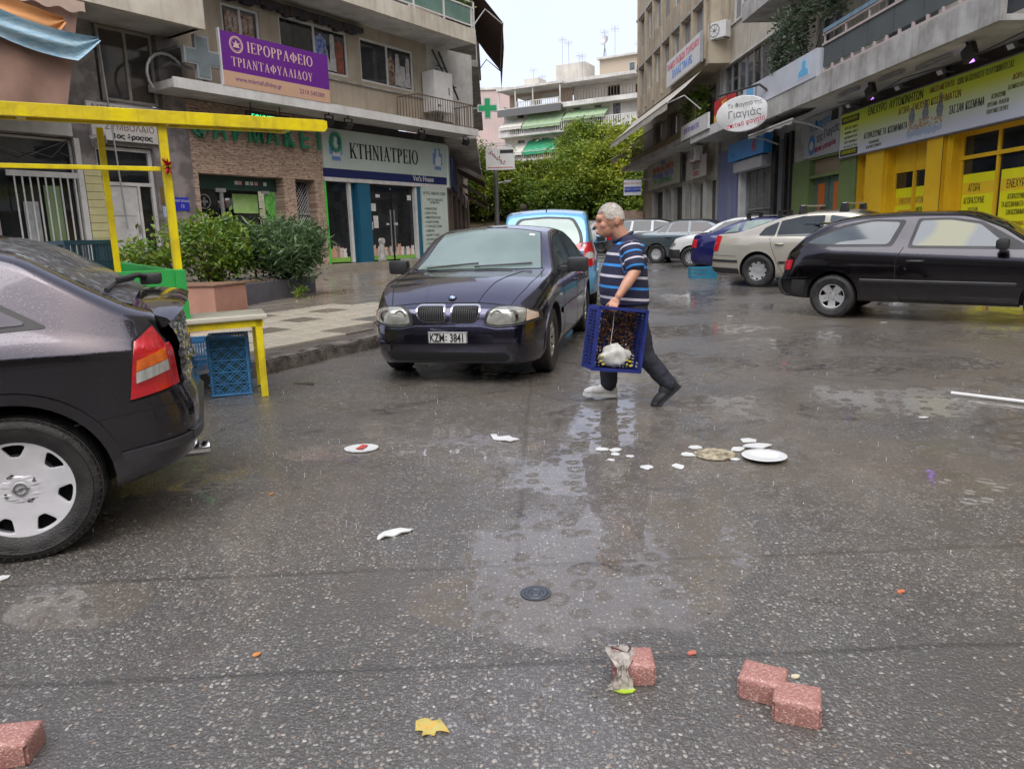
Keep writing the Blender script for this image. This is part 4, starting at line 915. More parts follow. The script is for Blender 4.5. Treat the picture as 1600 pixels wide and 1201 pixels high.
rp(RF, 17.6, 17.66, .6, 3.4, -.2, -.17, 'mullion', M_yelshop)
# lemon film with lettering inside the glass
def poster(y0, y1, lines, top=2.54, band=None):
    p = rp(RF, y0, y1, .66, top, -.232, -.226, 'window_poster', M_y2)
    if band: 
        o = rp(RF, y0, y1, band[0], band[1], -.226, -.224, 'poster_band', mat('amber_film', (.78, .52, .02), .4)); attach(o, p)
    yc = (y0 + y1) / 2
    for txt, z, sz, m_ in lines: attach(rlet(txt, yc, z, -.223, sz, m_, .8, None, depth=.003), p)
    return p
I = M_ink; Ob = mat('brown_print', (.25, .10, .02), .5); Gb = mat('olive_print', (.15, .15, .04), .5)
def poster2(y0, y1, top, band, lines):
    p = rp(RF, y0, y1, .66, top, -.232, -.226, 'window_poster', M_y2)
    o = rp(RF, y0, y1, band[0], band[1], -.226, -.224, 'poster_band', mat('amber_film', (.78, .52, .02), .4)); attach(o, p)
    for txt, ya, yb, z, h_, m_ in lines: attach(fit(txt, ya, yb, z, -.223, h_, m_, None, .003), p)
poster2(17.68, 18.43, 2.42, (2.0, 2.2), [('ΕΝΕΧΥΡΟ', 18.25, 17.72, 2.1, .13, Ob)])
o = rp(RF, 17.74, 18.30, 1.45, 1.90, -.226, -.2235, 'orange_notice', mat('orange_box_print', (.72, .30, .05), .5))
for k, w_ in enumerate(('ΔΕΚΤΑ ΑΥΤΟΚΙΝΗΤΑ', 'ΚΑΙ ΜΗΧΑΝΕΣ', 'ΣΕ ΟΛΕΣ ΤΙΣ ΤΙΜΕΣ', 'ΠΑΡΚΙΝΓΚ')): fit(w_, 18.26, 17.78, 1.83 - k * .1, -.223, .06, Ob, None, .003)
poster2(16.83, 17.58, 2.42, (2.0, 2.2), [('ΑΥΤΟΚΙΝΗΤΩΝ', 17.56, 16.86, 2.1, .13, Gb), ('ΑΜΕΣΑ ΜΕΤΡΗΤΑ', 17.54, 16.86, 1.88, .11, I), ('ΧΩΡΙΣ ΝΑ ΠΟΥΛΗΣΕΤΕ', 17.5, 16.9, 1.7, .07, Gb), ('ΤΟ ΑΥΤΟΚΙΝΗΤΟ ΣΑΣ', 17.5, 16.9, 1.57, .07, Gb)])
poster2(14.86, 15.86, 2.54, (2.12, 2.36), [('ΑΓΟΡΑ', 15.66, 15.28, 2.24, .16, I), ('ΑΓΟΡΑΖΟΥΜΕ', 15.78, 15.12, 1.98, .13, I), ('ΧΡΥΣΑΦΙ', 15.62, 15.3, 1.80, .08, Gb), ('ΡΟΛΟΓΙΑ', 15.60, 15.32, 1.67, .08, Gb), ('ΠΟΛΥΤΙΜΕΣ ΠΕΤΡΕΣ', 15.8, 15.12, 1.54, .08, Gb)])
poster2(13.70, 14.68, 2.54, (2.12, 2.36), [('ΕΝΕΧΥΡΟ', 14.5, 13.92, 2.24, .16, I), ('ΑΓΟΡΑΖΟΥΜΕ', 14.45, 13.98, 2.0, .10, I), ('ΤΑ ΚΟΣΜΗΜΑΤΑ ΣΑΣ', 14.6, 13.82, 1.85, .10, I), ('ΣΑΝ ΚΟΣΜΗΜΑ', 14.45, 13.96, 1.70, .10, I), ('ΑΓΟΡΑ   ΚΟΣΜΗΜΑΤΩΝ', 14.6, 13.8, 1.48, .09, Ob)])
poster2(12.53, 13.52, 2.54, (2.12, 2.36), [('ΚΟΣΜΗΜΑΤΩΝ', 13.48, 12.6, 2.24, .16, I), ('ΑΜΕΣΑ ΜΕΤΡΗΤΑ', 13.4, 12.7, 1.98, .11, I), ('ΧΡΥΣΕΣ ΛΙΡΕΣ', 13.3, 12.8, 1.8, .09, Ob)])
o = rp(RF, 12.9, 13.42, 1.2, 1.68, -.226, -.2235, 'orange_notice', MATS['orange_box_print'])
# yellow carved door by the green wall
dd = rp(RF, 19.45, 19.95, .55, 3.4, -.2, -.15, 'shop_door', mat('amber_door', (.45, .24, .02), .5, col2=(.6, .4, .02), vs=5))
for z in (1.0, 1.5, 2.0, 2.5, 3.0):
    mb = MB(RF @ T(-19.66, z, -.148)); mb.prism([(0, -.2), (.13, 0), (0, .2), (-.13, 0)], 0, .004); mb.build('door_panel', M_ink, None)
# inside: tubes of light, red neon
rp(RF, 9, 19.4, 3.9, 3.95, -3.0, -.55, 'shop_ceiling', M_grey)
for a, b, d in ((14.3, 15.3, -.9), (13.1, 14.2, -1.3), (17.0, 17.9, -.9)):
    mb = MB(RF); mb.tube([(-b, 3.1, d), (-a, 3.1, d)], .02, 6); mb.build('tube_light', mat('lit_tube', (.8, .8, .85), .4, emit=((.9, .88, 1), 3)))
# big yellow-white sign over the shop
sg_m = bpy.data.materials.new('lime_to_white_print'); sg_m.use_nodes = True
def grad(mt):
    t = mt.node_tree; L = t.links.new; b = t.nodes['Principled BSDF']; tcn = nd(t, 'ShaderNodeTexCoord'); sx = nd(t, 'ShaderNodeSeparateXYZ'); L(tcn.outputs['Generated'], sx.inputs[0])
    rp_ = t.nodes.new('ShaderNodeValToRGB'); e = rp_.color_ramp; e.elements[0].color = (.62, .64, .70, 1); e.elements[0].position = .12; e.elements[1].color = (.50, .62, .04, 1); e.elements[1].position = .95
    q = e.elements.new(.5); q.color = (.60, .67, .36, 1); q = e.elements.new(.75); q.color = (.63, .70, .04, 1)
    L(sx.outputs[2], rp_.inputs[0]); L(rp_.outputs[0], b.inputs['Base Color']); b.inputs['Roughness'].default_value = .5
grad(sg_m)
S0 = 0.14
rp(RF, 8, 20.75, 3.41, 4.53, .1, S0, 'sign_board', sg_m)
rp(RF, 8, 20.8, 4.53, 4.56, .0, S0 + .01, 'sign_frame', M_grey); rp(RF, 8, 20.8, 3.38, 3.41, .0, S0 + .01, 'sign_frame', M_grey)
D = S0 + .001
fit('ΕΝΕΧΥΡΟ  ΑΥΤΟΚΙΝΗΤΩΝ', 19.3, 16.95, 4.38, D, .19, I); fit('ΑΓΟΡΑ - ΕΝΕΧΥΡΟ ΚΟΣΜΗΜΑΤΩΝ', 17.9, 15.6, 4.15, D, .15, Ob)
fit('ΑΜΕΣΑ ΜΕΤΡΗΤΑ', 16.7, 15.85, 4.40, D, .12, Ob); fit('ΧΩΡΙΣ ΝΑ ΠΟΥΛΗΣΕΤΕ ΤΟ ΑΥΤΟΚΙΝΗΤΟ ΣΑΣ', 15.75, 14.1, 4.39, D, .12, Gb)
fit('ΑΓΟΡΑΖΟΥΜΕ ΤΑ  ΚΟΣΜΗΜΑΤΑ', 19.45, 17.5, 3.80, D, .15, I); fit('ΣΑΣ ΣΑΝ  ΚΟΣΜΗΜΑ', 15.95, 14.85, 3.86, D, .16, I)
fit('ΤΗΛΕΦΩΝΟ', 19.2, 18.7, 3.62, D, .07, Gb); fit('ΚΑΙ ΜΕΣΗΜΕΡΙ', 19.3, 18.6, 3.52, D, .07, Gb)
fit('ΑΓΟΡΑΖΟΥΜΕ', 14.65, 14.25, 3.90, D, .09, Gb); fit('ΧΡΥΣΑΦΙ - ΡΟΛΟΓΙΑ', 14.75, 14.15, 3.76, D, .08, Gb); fit('ΠΟΛΥΤΙΜΕΣ ΠΕΤΡΕΣ', 14.75, 14.15, 3.63, D, .08, Gb)
fit('ΔΩΡΕΑΝ', 14.1, 13.7, 4.15, D, .10, Ob); fit('ΕΚΤΙΜΗΣΗ ΚΟΣΜΗΜΑΤΩΝ', 14.2, 13.4, 3.98, D, .08, Gb); fit('ΑΓΟΡΑ - ΕΝΕΧΥΡΟ', 13.2, 11.5, 4.1, D, .18, I)
rp(RF, 8, 20.82, 4.56, 4.82, .0, .03, 'dark_soffit_wall', mat('dark_brown_paint', (.05, .035, .028), .8))
for z in (4.36, 3.52):
    o = rp(RF, 19.75, 20.7, z - .09, z + .09, S0, S0 + .003, 'dark_strip', mat('dark_olive_strip', (.05, .055, .02), .5)); fit('ΑΓΟΡΑΖΟΥΜΕ ΧΡΥΣΟ', 20.6, 19.85, z, S0 + .004, .08, M_y2, None, .003)
for k, w_ in enumerate(('ΧΡΥΣΕΣ ΛΙΡΕΣ', 'ΔΟΛΑΡΙΑ - ΛΙΡΕΣ', 'ΔΙΑΜΑΝΤΙΑ', 'ΑΣΗΜΙΚΑ', 'ΡΟΛΟΓΙΑ')): fit(w_, 20.5, 19.8, 4.14 - k * .12, D, .06, Gb)
# printed picture: three grey urns over a heap of coins
mb = MB(RF @ T(-16.85, 3.45, D) @ Matrix.Diagonal((.78, .86, 1, 1)))
for x, h_ in ((-.62, .82), (.05, .92), (.72, .98)):
    mb.prism([(x - .1, .42), (x + .1, .42), (x + .16, .6), (x + .11, .72), (x + .05, .8), (x + .06, h_), (x - .06, h_), (x - .05, .8), (x - .11, .72), (x - .16, .6)], 0, .004)
mb.build('urn_print', mat('grey_urn_print', (.16, .18, .19), .5, col2=(.3, .3, .32), vs=18))
rr = random.Random(8); mb = MB(RF @ T(-16.85, 3.45, D) @ Matrix.Diagonal((.78, .86, 1, 1)))
for k in range(90):
    x = rr.uniform(-.8, .85); z = rr.uniform(.26, .5 - .1 * abs(x)); q = rr.uniform(.02, .045)
    mb.prism([(x + q * math.cos(a), z + q * .7 * math.sin(a)) for a in [k_ * math.pi / 4 for k_ in range(8)]], .004, .0045 + .00005 * k)
tag(mb.build('coin_heap_print', mat('copper_coin_print', (.42, .24, .12), .5, col2=(.55, .45, .3), vs=40)), kind='stuff')
mb = MB(RF @ T(-16.85, 3.45, D) @ Matrix.Diagonal((.78, .86, 1, 1)))
for k in range(34): x = -.82 + k * .05; mb.box(x, x + .022, rr.uniform(.02, .1), rr.uniform(.2, .3), 0, .003)
mb.build('reflection_print', mat('pale_blue_print', (.30, .38, .52), .5))
# green front of the take-away
rp(RF, 22.86, 24.0, .4, 3.6, 0, .06, 'green_wall', M_greenwall); rp(RF, 19.96, 20.84, .4, 3.6, 0, .06, 'green_wall', M_greenwall); rp(RF, 20.0, 24.0, 3.56, 4.83, -.01, .03, 'green_wall', M_conc)
rp(RF, 20.85, 22.85, 3.1, 3.55, -.2, -.12, 'faded_panel', mat('faded_olive_panel', (.22, .21, .12), .7, col2=(.30, .20, .14), vs=9))
rp(RF, 20.85, 22.85, 3.02, 3.1, -.2, .05, 'green_lintel', M_greenwall)
for a in (20.84, 22.8): rp(RF, a, a + .06, .5, 3.6, -.45, .05, 'green_jamb', M_greenwall)
rp(RF, 20.9, 22.8, 3.55, 3.62, -.4, .04, 'green_lintel', M_greenwall)
M_gdoor = mat('worn_green_door', (.10, .17, .13), .6, col2=(.07, .12, .09), vs=5); M_odoor = mat('orange_door_panel', (.50, .13, .025), .5)
for a in (20.9, 21.9):
    q = rp(RF, a, a + .93, .5, 3.0, -.2, -.14, 'door_leaf', M_gdoor); attach(rp(RF, a + .2, a + .62, .9, 2.85, -.14, -.12, 'orange_panel', M_odoor), q)
# soffit clutter
for y_, d_ in ((14.2, .95), (17.8, .9)): 
    mb = MB(RF @ T(-y_, 4.62, d_) @ Matrix.Rotation(R(25), 4, 'Z')); mb.box(-.16, .16, -.13, .13, -.05, .05); mb.box(-.02, .02, .1, .25, -.02, .02); mb.build('soffit_box', M_black)
for a, b, d_ in ((15.0, 16.2, .75), (16.3, 17.3, .95), (18.1, 19.1, 1.0)):
    mb = MB(RF); mb.box(-b, -a, 4.74, 4.80, d_, d_ + .05); mb.tube([(-b, 4.72, d_ + .025), (-a, 4.72, d_ + .025)], .018, 6); mb.build('tube_fitting', M_lgrey)
mb = MB(RF)
mb.tube([(-20, 4.75, .6), (-18.5, 4.6, .55), (-17, 4.74, .6), (-15, 4.66, .5), (-13, 4.76, .6)], .012, 5); mb.tube([(-18.6, 4.7, .6), (-18.7, 4.56, .3)], .01, 5); mb.build('cable', M_black)
mb = MB(RF); mb.box(-16.35, -16.2, 4.4, 4.83, .01, .12); mb.build('hanger', M_black)
adopt(b1, mk)
def lampthing(label, y, z, d, col, em, grp):
    t = thing('spotlight', label, 'spotlight', RF @ Vector((-y, z, d)), group=grp); mk = mark()
    mb = MB(RF @ T(-y, z, d) @ Matrix.Rotation(R(30), 4, 'X')); mb.bevbox(-.10, .10, -.06, .06, -.05, .04, .01); mb.build('lamp_housing', M_grey)
    mb = MB(RF @ T(-y, z, d) @ Matrix.Rotation(R(30), 4, 'X')); mb.box(-.085, .085, -.045, .045, .04, .046); mb.build('lamp_glass', mat('lens_%s' % ('violet' if em else 'clear'), col, .3, emit=(col, em) if em else None))
    mb = MB(RF); mb.box(-y - .015, -y + .015, z - .02, z + .02, .0, d - .04); mb.build('bracket', M_grey); adopt(t, mk)
g_ = 'small spotlights along the top of the yellow sign'
lampthing('lit violet spotlight over the yellow sign, above the word for pawned cars', 18.75, 4.66, .35, (.35, .12, 1.), 3, g_)
lampthing('lit violet spotlight over the yellow sign, the nearer one to the camera', 15.0, 4.68, .35, (.35, .12, 1.), 3, g_)
for y_, l_ in ((19.9, 'unlit spotlight over the far end of the yellow sign'), (17.6, 'unlit spotlight between the two violet ones, left'), (16.0, 'unlit spotlight between the two violet ones, right'), (13.9, 'unlit spotlight nearest the camera over the yellow sign')): lampthing(l_, y_, 4.66, .35, (.6, .6, .58), 0, g_)
# sign of the take-away
gs = thing('shop_sign', 'white wall sign with blue and red Greek handwriting above the green doors', 'sign', RF @ Vector((-21.9, 4.3, .1))); mk = mark()
rp(RF, 20.82, 23.12, 3.62, 4.80, .03, .1, 'sign_board', mat('greyish_sign', (.40, .41, .42), .5, col2=(.33, .34, .36), vs=2))
M_hb = mat('blue_handwriting', (.03, .20, .42), .5)
rlet('Το Φαγητό', 22.15, 4.52, .101, .34, M_hb, .8, rot=R(6)); rlet('της Γιαγιάς', 21.6, 4.2, .101, .32, mat('grey_handwriting', (.10, .11, .13), .5), .8, rot=R(8)); rlet('σπιτικό μαγειρεύω', 21.75, 3.86, .101, .22, mat('crimson_handwriting', (.30, .01, .05), .5), .72, rot=R(5))
mb = MB(RF @ T(-22.6, 3.98, .1)); mb.lathe([(0, .008), (.24, .008), (.24, 0)], 24, Matrix.Diagonal((.9, 1.2, 1, 1))); mb.build('face_disc', M_hb)
mb = MB(RF @ T(-22.6, 3.96, .108)); mb.lathe([(0, .004), (.13, .004), (.13, 0)], 20); mb.build('face_print', mat('pale_disc', (.5, .45, .42), .5))
rp(RF, 21.0, 21.4, 4.5, 4.78, .1, .11, 'dark_square', M_black); adopt(gs, mk)
awn(RF, -24.6, -21.2, 5.0, .35, 4.55, 1.3, .12, mat('grey_roll_canvas', (.30, .28, .25), .8, col2=(.24, .22, .2), vs=3), 'half-rolled grey awning over the green take-away front')
# white advertising box on the fascia
wb = thing('shop_sign', 'long white fascia box with a pale blue picture on the balcony edge', 'sign', RF @ Vector((-22.5, 5.4, 1.45))); mk = mark()
rp(RF, 19.6, 24.9, 5.34, 6.02, 1.15, 1.42, 'sign_box', mat('white_acrylic', (.56, .58, .62), .35, col2=(.50, .52, .56), vs=2))
rp(RF, 19.95, 20.75, 5.45, 5.93, 1.42, 1.425, 'pale_panel', mat('pale_blue_panel', (.48, .58, .66), .4))
mb = MB(RF @ T(-20.35, 5.5, 1.425)); mb.prism([(-.3, 0), (.3, 0), (.26, .12), (.1, .2), (.14, .34), (0, .4), (-.12, .34), (-.08, .2), (-.28, .14)], 0, .004); mb.build('blue_figure', mat('sky_blue_print', (.12, .42, .68), .4))
rp(RF, 24.0, 24.6, 5.4, 5.95, 1.42, 1.425, 'blue_corner', mat('sky_blue_print', (.12, .42, .68), .4)); adopt(wb, mk)
# oval hanging sign on a black bracket
Q = RF @ T(-23.4, 5.05, 1.95) @ Matrix.Rotation(R(48), 4, 'Y')
ov = thing('oval_sign', 'white oval sign with handwriting hanging from a black bracket over the street', 'sign', Q @ Vector((0, 0, 0))); mk = mark()
mb = MB(Q); mb.lathe([(0, -.05), (.5, -.05), (.52, -.03), (.52, .03), (.5, .05), (0, .05)], 40, Matrix.Diagonal((1.62, 1.02, 1, 1))); mb.build('sign_disc', M_plastic_w, None, 40)
mb = MB(Q); text_mb(mb, 'Το Φαγητό της', .17, T(.08, .27, .052) @ Matrix.Rotation(R(3), 4, 'Z'), .004, sx=.9); mb.build('lettering', mat('dark_grey_handwriting', (.12, .12, .12), .5)); mb = MB(Q); text_mb(mb, 'Γιαγιάς', .3, T(.08, .0, .052) @ Matrix.Rotation(R(2), 4, 'Z'), .004, sx=1.); mb.build('lettering', mat('dark_grey_handwriting', (.12, .12, .12), .5))
mb = MB(Q); text_mb(mb, 'σπιτικό φαγητό', .19, T(.12, -.27, .052) @ Matrix.Rotation(R(8), 4, 'Z'), .004, sx=.9); mb.build('lettering', mat('bright_red_handwriting', (.5, .01, .04), .5))
mb = MB(Q); mb.tube([(-.8, .62, 0), (.5, .78, 0)], .035, 6); mb.tube([(.5, .78, 0), (1.05, .35, .1)], .035, 6); mb.tube([(1.05, .35, .1), (1.1, -.25, .1)], .035, 6); mb.tube([(-.5, .65, 0), (-.5, .4, 0)], .012, 5); mb.tube([(.4, .75, 0), (.4, .45, 0)], .012, 5); mb.build('bracket', M_black)
adopt(ov, mk)

# --- second building: strip windows, lattice shop, lavender wall
b2 = thing('apartment_building', 'second building on the right with strip windows and a lavender ground floor wall', 'building', RF @ Vector((-28, .5, 0))); mk = mark()
M_pan = mat('ribbed_beige_panel', (.50, .46, .37), .8, col2=(.42, .38, .31), vs=2, streak=.35)
rwall(24.02, 31.4, .4, 5.2, [(24.1, 25.3, .7, 4.5), (25.9, 28.3, .7, 4.1), (28.45, 28.95, .7, 3.5)], -.4, 0, 'wall', M_lgrey)
rp(RF, 29.2, 31.38, .5, 4.75, 0.002, .06, 'lavender_wall', mat('lavender_paint', (.18, .20, .34), .7, col2=(.15, .17, .29), vs=1.5, streak=.15))
rp(RF, 29.7, 30.1, 1.7, 3.3, .06, .1, 'grey_box', mat('lavender_grey', (.2, .22, .3), .6))
rp(RF, 24, 31.4, .2, 20, -3.0, -2.9, 'back_wall', M_dark)
rwin(25.9, 28.3, .7, 4.1, -.3, 2, 1, M_glass, M_lgrey)
mb = MB(RF)
for k in range(-26, 30):
    for sg in (1, -1):
        z0_ = .9 + .13 * k; a = (-27.1 - 1.15 * sg, z0_); b = (-27.1 + 1.15 * sg, z0_ + 3.0)
        if b[1] < .9 or a[1] > 3.7: continue
        fa = max(0, (.9 - a[1]) / 3.0); fb = min(1, (3.7 - a[1]) / 3.0)
        if fb <= fa: continue
        mb.tube([(a[0] + (b[0] - a[0]) * fa, a[1] + 3 * fa, -.12 + .014 * sg), (a[0] + (b[0] - a[0]) * fb, a[1] + 3 * fb, -.12 + .014 * sg)], .012, 3)
mb.build('lattice_grille', M_alu)
mb = MB(RF)
for y_ in (26.0, 26.8, 27.5, 28.2): mb.box(-y_ - .025, -y_ + .025, .9, 3.7, -.1, -.06)
mb.box(-28.25, -25.95, 2.3, 2.36, -.1, -.06); mb.build('grille_frame', M_alu)
rp(RF, 25.75, 28.6, 3.7, 4.08, .0, .42, 'roller_cover', mat('pale_roller_cover', (.36, .36, .37), .5, col2=(.3, .3, .31), vs=3))
rp(RF, 28.35, 28.6, .5, 3.7, 0, .2, 'white_pillar', M_white)
rp(RF, 25.75, 28.9, 4.08, 5.2, 0.01, .2, 'sign_backing', M_conc)
rwin(24.1, 25.3, .7, 4.5, -.3, 1, 1, M_glassb, M_black, .14)
mb = MB(RF)
for a, b in ((25.3, 25.62), (24.45, 24.65), (24.05, 24.2)): mb.box(-b, -a, .5, 4.6, .002, .12)
mb.build('black_pillar', M_black)
rwall(24.02, 31.4, 5.2, 20, [(24.1, 31.2, 6.62, 8.0), (25.5, 31.1, 9.45, 11.0), (25.5, 31.1, 12.4, 14)], -.4, 0, 'upper_wall', M_pan)
for k in range(9): y_ = 24.2 + .78 * k; rwin(y_, y_ + .76, 6.62, 8.0, -.12, 1, 1, [M_glassb, M_glass, M_glassb][k % 3], M_alu, .045)
for k in range(7): y_ = 25.5 + .8 * k; rwin(y_, y_ + .78, 9.45, 11.0, -.12, 1, 1, M_curt, M_frame, .06)
for k in range(9): y_ = 24.3 + k * .8; rp(RF, y_, y_ + .012, 8.05, 9.4, 0.001, .006, 'panel_joint', M_conc)
rp(RF, 24.0, 31.4, 8.0, 8.06, 0, .05, 'sill', M_white); rp(RF, 24.0, 31.4, 9.38, 9.45, 0, .06, 'sill', M_white)
rp(RF, 24.2, 31.45, 5.2, 5.42, .001, 1.2, 'canopy_slab', M_conc)
rp(RF, 24.2, 31.45, 5.15, 5.5, 1.2, 1.28, 'canopy_fascia', M_white)
adopt(b2, mk)
bl = thing('shop_sign', 'bright blue boxed sign with a red letter A beside the take-away awning', 'sign', RF @ Vector((-27.5, 4.4, .3))); mk = mark()
rp(RF, 25.4, 29.0, 4.12, 4.78, .2, .5, 'sign_box', mat('azure_sign', (.03, .22, .50), .4, col2=(.03, .17, .42), vs=3)); rlet('Α', 26.3, 4.46, .501, .62, mat('brick_red_print', (.35, .03, .03), .5), .9, bold=.02); rlet('THE', 28.4, 4.3, .501, .26, M_hb, .8); adopt(bl, mk)
rs = thing('shop_sign', 'small red and yellow banner sign above the canopy beside the oval sign', 'sign', RF @ Vector((-27, 5.7, 1.3))); mk = mark()
rp(RF, 26.2, 28.4, 5.75, 6.25, 1.2, 1.26, 'sign_board', mat('red_banner', (.5, .03, .03), .5)); rp(RF, 26.2, 28.4, 5.52, 5.74, 1.2, 1.26, 'sign_board', mat('amber_banner', (.7, .4, .05), .5)); rlet('ΝΕΟ', 27.2, 6.0, 1.261, .32, mat('yellow_print', (.75, .55, .05), .5)); adopt(rs, mk)
rs = thing('shop_sign', 'white fascia sign with small blue print just left of the oval sign', 'sign', RF @ Vector((-30.5, 5.5, 1.3))); mk = mark()
rp(RF, 28.8, 32.6, 5.4, 5.98, 1.29, 1.36, 'sign_board', M_plastic_w); rlet('ΚΕΝΤΡΟ ΜΕΛΕΤΗΣ', 31.0, 5.7, 1.361, .26, mat('violet_print', (.12, .08, .30), .5), .9); adopt(rs, mk)
def ac_unit(Q, label, group='air conditioner units on the walls'):
    t = thing('air_conditioner', label, 'air conditioner', Q @ Vector((0, 0, 0)), group=group); mk = mark()
    mb = MB(Q); mb.bevbox(-.42, .42, -.3, .3, .08, .4, .02); mb.build('housing', M_plastic_w)
    mb = MB(Q @ T(-.1, 0, .4)); mb.lathe([(.24, 0), (.24, .015), (.22, .015), (.22, 0)], 20); mb.lathe([(.0, .012), (.05, .012), (.05, 0)], 12)
    for k in range(8): mb.box(.04, .23, -.004, .004, 0, .01, Matrix.Rotation(k * math.pi / 4, 4, 'Z'))
    mb.build('fan_grille', M_grey)
    mb = MB(Q); mb.box(-.35, -.31, -.34, -.3, 0, .4); mb.box(.31, .35, -.34, -.3, 0, .4); mb.build('bracket', M_grey); adopt(t, mk); return t
ac_unit(RF @ T(-30.4, 9.2, .35) @ Matrix.Rotation(R(35), 4, 'Y') , 'white air conditioner on the bracket below the upper windows of the second building')
ac_unit(RF @ T(-44.3, 10.9, .3), 'white air conditioner at the far top corner of the stained bay building')
ac_unit(RF @ T(-33.4, 4.95, .2), 'rusty old air conditioner box hung under the canopy beside the shop sign')

# --- third building: stained bays projecting over a canopy
b3 = thing('apartment_building', 'third building on the right with stained beige bays over the street', 'building', RF @ Vector((-37, .5, 0))); mk = mark()
M_stain = mat('stained_beige_render', (.46, .39, .28), .85, col2=(.36, .30, .215), vs=1.2, streak=.75, bump=.2)
wA = [(31.6 + 1.75 * k, 33.0 + 1.75 * k) for k in range(7)]
rwall(30.4, 43.6, 8.05, 17, [(a - .6, b - .6, z, z + 1.45) for a, b in wA for z in (9.05, 11.55, 14.1)], -.2, .9, 'bay_wall', M_stain)
for a, b in wA:
    for z in (9.05, 11.55, 14.1): rwin(a - .6, b - .6, z, z + 1.45, .72, 2, 1, [M_curt, M_glassb], M_frame if int(a * 3) % 2 else M_alu, .07)
rp(RF, 30.4, 43.6, 8.05, 17, -.3, -.28, 'back_wall', M_dark)
for k in range(8): y_ = 30.75 + 1.75 * k; rp(RF, y_, y_ + .12, 8.3, 16.8, .902, 1.0, 'mullion_fin', M_stain)
for z in (10.55, 13.1): rp(RF, 30.4, 43.6, z, z + .1, .902, .97, 'band', M_conc)
rp(RF, 31.4, 31.5, .5, 8.05, 0, .1, 'downpipe', M_lgrey)
rwall(31.42, 46, .4, 8.05, [(31.8, 33.2, .9, 3.85), (33.5, 35.0, .9, 3.85), (35.3, 36.6, .9, 3.9), (36.9, 38.8, .9, 3.9), (39.1, 40.5, .9, 3.9), (40.8, 43, .9, 3.9), (43.4, 45.4, .9, 3.9), (32.2, 34.2, 5.6, 7.7), (35.2, 37.2, 5.6, 7.7), (38.4, 40.4, 5.6, 7.7), (41.5, 43.5, 5.6, 7.7)], -.4, 0, 'wall', M_cream)
for a, b, gl in ((31.8, 33.2, M_glass), (33.5, 35.0, M_glassb), (35.3, 36.6, M_curt), (36.9, 38.8, M_glass), (39.1, 40.5, M_curt), (40.8, 43, M_glass), (43.4, 45.4, M_curt)): rwin(a, b, .9, 3.9 if a > 35 else 3.85, -.25, 2, 1, gl, M_white if int(a) % 2 else M_grey, .08, 'shopfront')
for a in (32.2, 35.2, 38.4, 41.5): rwin(a, a + 2, 5.6, 7.7, -.25, 3, 1, [M_glassb, M_curt], mat('brown_wood_frame', (.13, .075, .04), .5), .08)
rp(RF, 31.4, 46, .2, 8.05, -2, -1.9, 'back_wall', M_dark)
for a in (33.25, 35.05, 36.65, 38.85, 40.55, 43.05): rp(RF, a, a + .2, .5, 4.0, 0.001, .1, 'pilaster', M_white)
rp(RF, 31.5, 46.3, 5.38, 5.56, .002, 1.2, 'canopy_slab', M_soffit); rp(RF, 31.5, 46.4, 5.36, 5.6, 1.2, 1.26, 'canopy_fascia', M_conc)
rp(RF, 31.6, 44.5, 5.56, 5.95, .95, 1.08, 'balcony_parapet', mat('ochre_parapet', (.34, .26, .15), .85, col2=(.26, .20, .12), vs=2, streak=.3))
railing(RF, -44.5, -31.6, 5.95, 6.9, 1.0, None, step=.22, r=.012, m_=M_rail)
rp(RF, 43.6, 46, .3, 12, -.4, .0, 'end_wall', M_stain)
adopt(b3, mk)
awn(RF, -44.0, -31.0, 7.95, .95, 6.75, 2.35, .28, M_awn, 'long pale striped awning with scalloped edge under the stained bays')
awn(RF, -46.2, -44.2, 7.1, .3, 6.1, 1.9, .3, M_brownawn, 'small dark brown awning at the far end of the stained building')
def rsign(label, y0, y1, z0, z1, d, base, lines, edge=M_grey):
    t = thing('shop_sign', label, 'sign', RF @ Vector((-(y0 + y1) / 2, z0, d))); mk = mark()
    rp(RF, y0, y1, z0, z1, d - .1, d, 'sign_board', base); rp(RF, y0 - .05, y0, z0 - .02, z1 + .02, d - .11, d + .01, 'sign_edge', edge)
    for txt, z, sz, m_, sx in lines: rlet(txt, (y0 + y1) / 2, z, d + .001, sz, m_, sx, bold=.006)
    adopt(t, mk)
Mr, Mbl, Mgn = mat('faded_red_print', (.40, .06, .06), .5), mat('faded_blue_print', (.08, .12, .42), .5), mat('faded_green_print', (.10, .32, .15), .5)
rsign('large weathered lawyer and school sign with four rows of coloured print', 36.4, 43.2, 4.0, 5.4, .35, mat('yellowed_sign', (.45, .43, .36), .6, col2=(.38, .35, .28), vs=1.5), [('ΣΧΟΛΕΙΟ', 5.22, .26, Mbl, .8), ('ΥΔΡΑΥΛΙΚΑ ΕΙΔΗ ΣΥΝΕΡΓΕΙΟ', 4.93, .38, Mr, .85), ('ΟΙΚΟΔΟΜΙΚΑ ΣΥΝΕΡΓΕΙΑ', 4.6, .38, Mbl, .95), ('ΨΥΞΗ ΚΛΙΜΑΤΙΣΜΟΣ', 4.3, .34, Mgn, 1.1)])
rsign('smaller framed sign with red and grey print next to the rusty box', 32.0, 35.1, 3.95, 4.85, .4, mat('dim_white_sign', (.42, .40, .37), .6), [('ΕΠΙΣΚΕΥΕΣ', 4.65, .3, Mr, .9), ('SERVICE', 4.4, .28, mat('dull_grey_print', (.15, .13, .12), .5), 1), ('ΣΤΕΡΕΟ', 4.12, .26, Mr, .9)], M_brownawn)
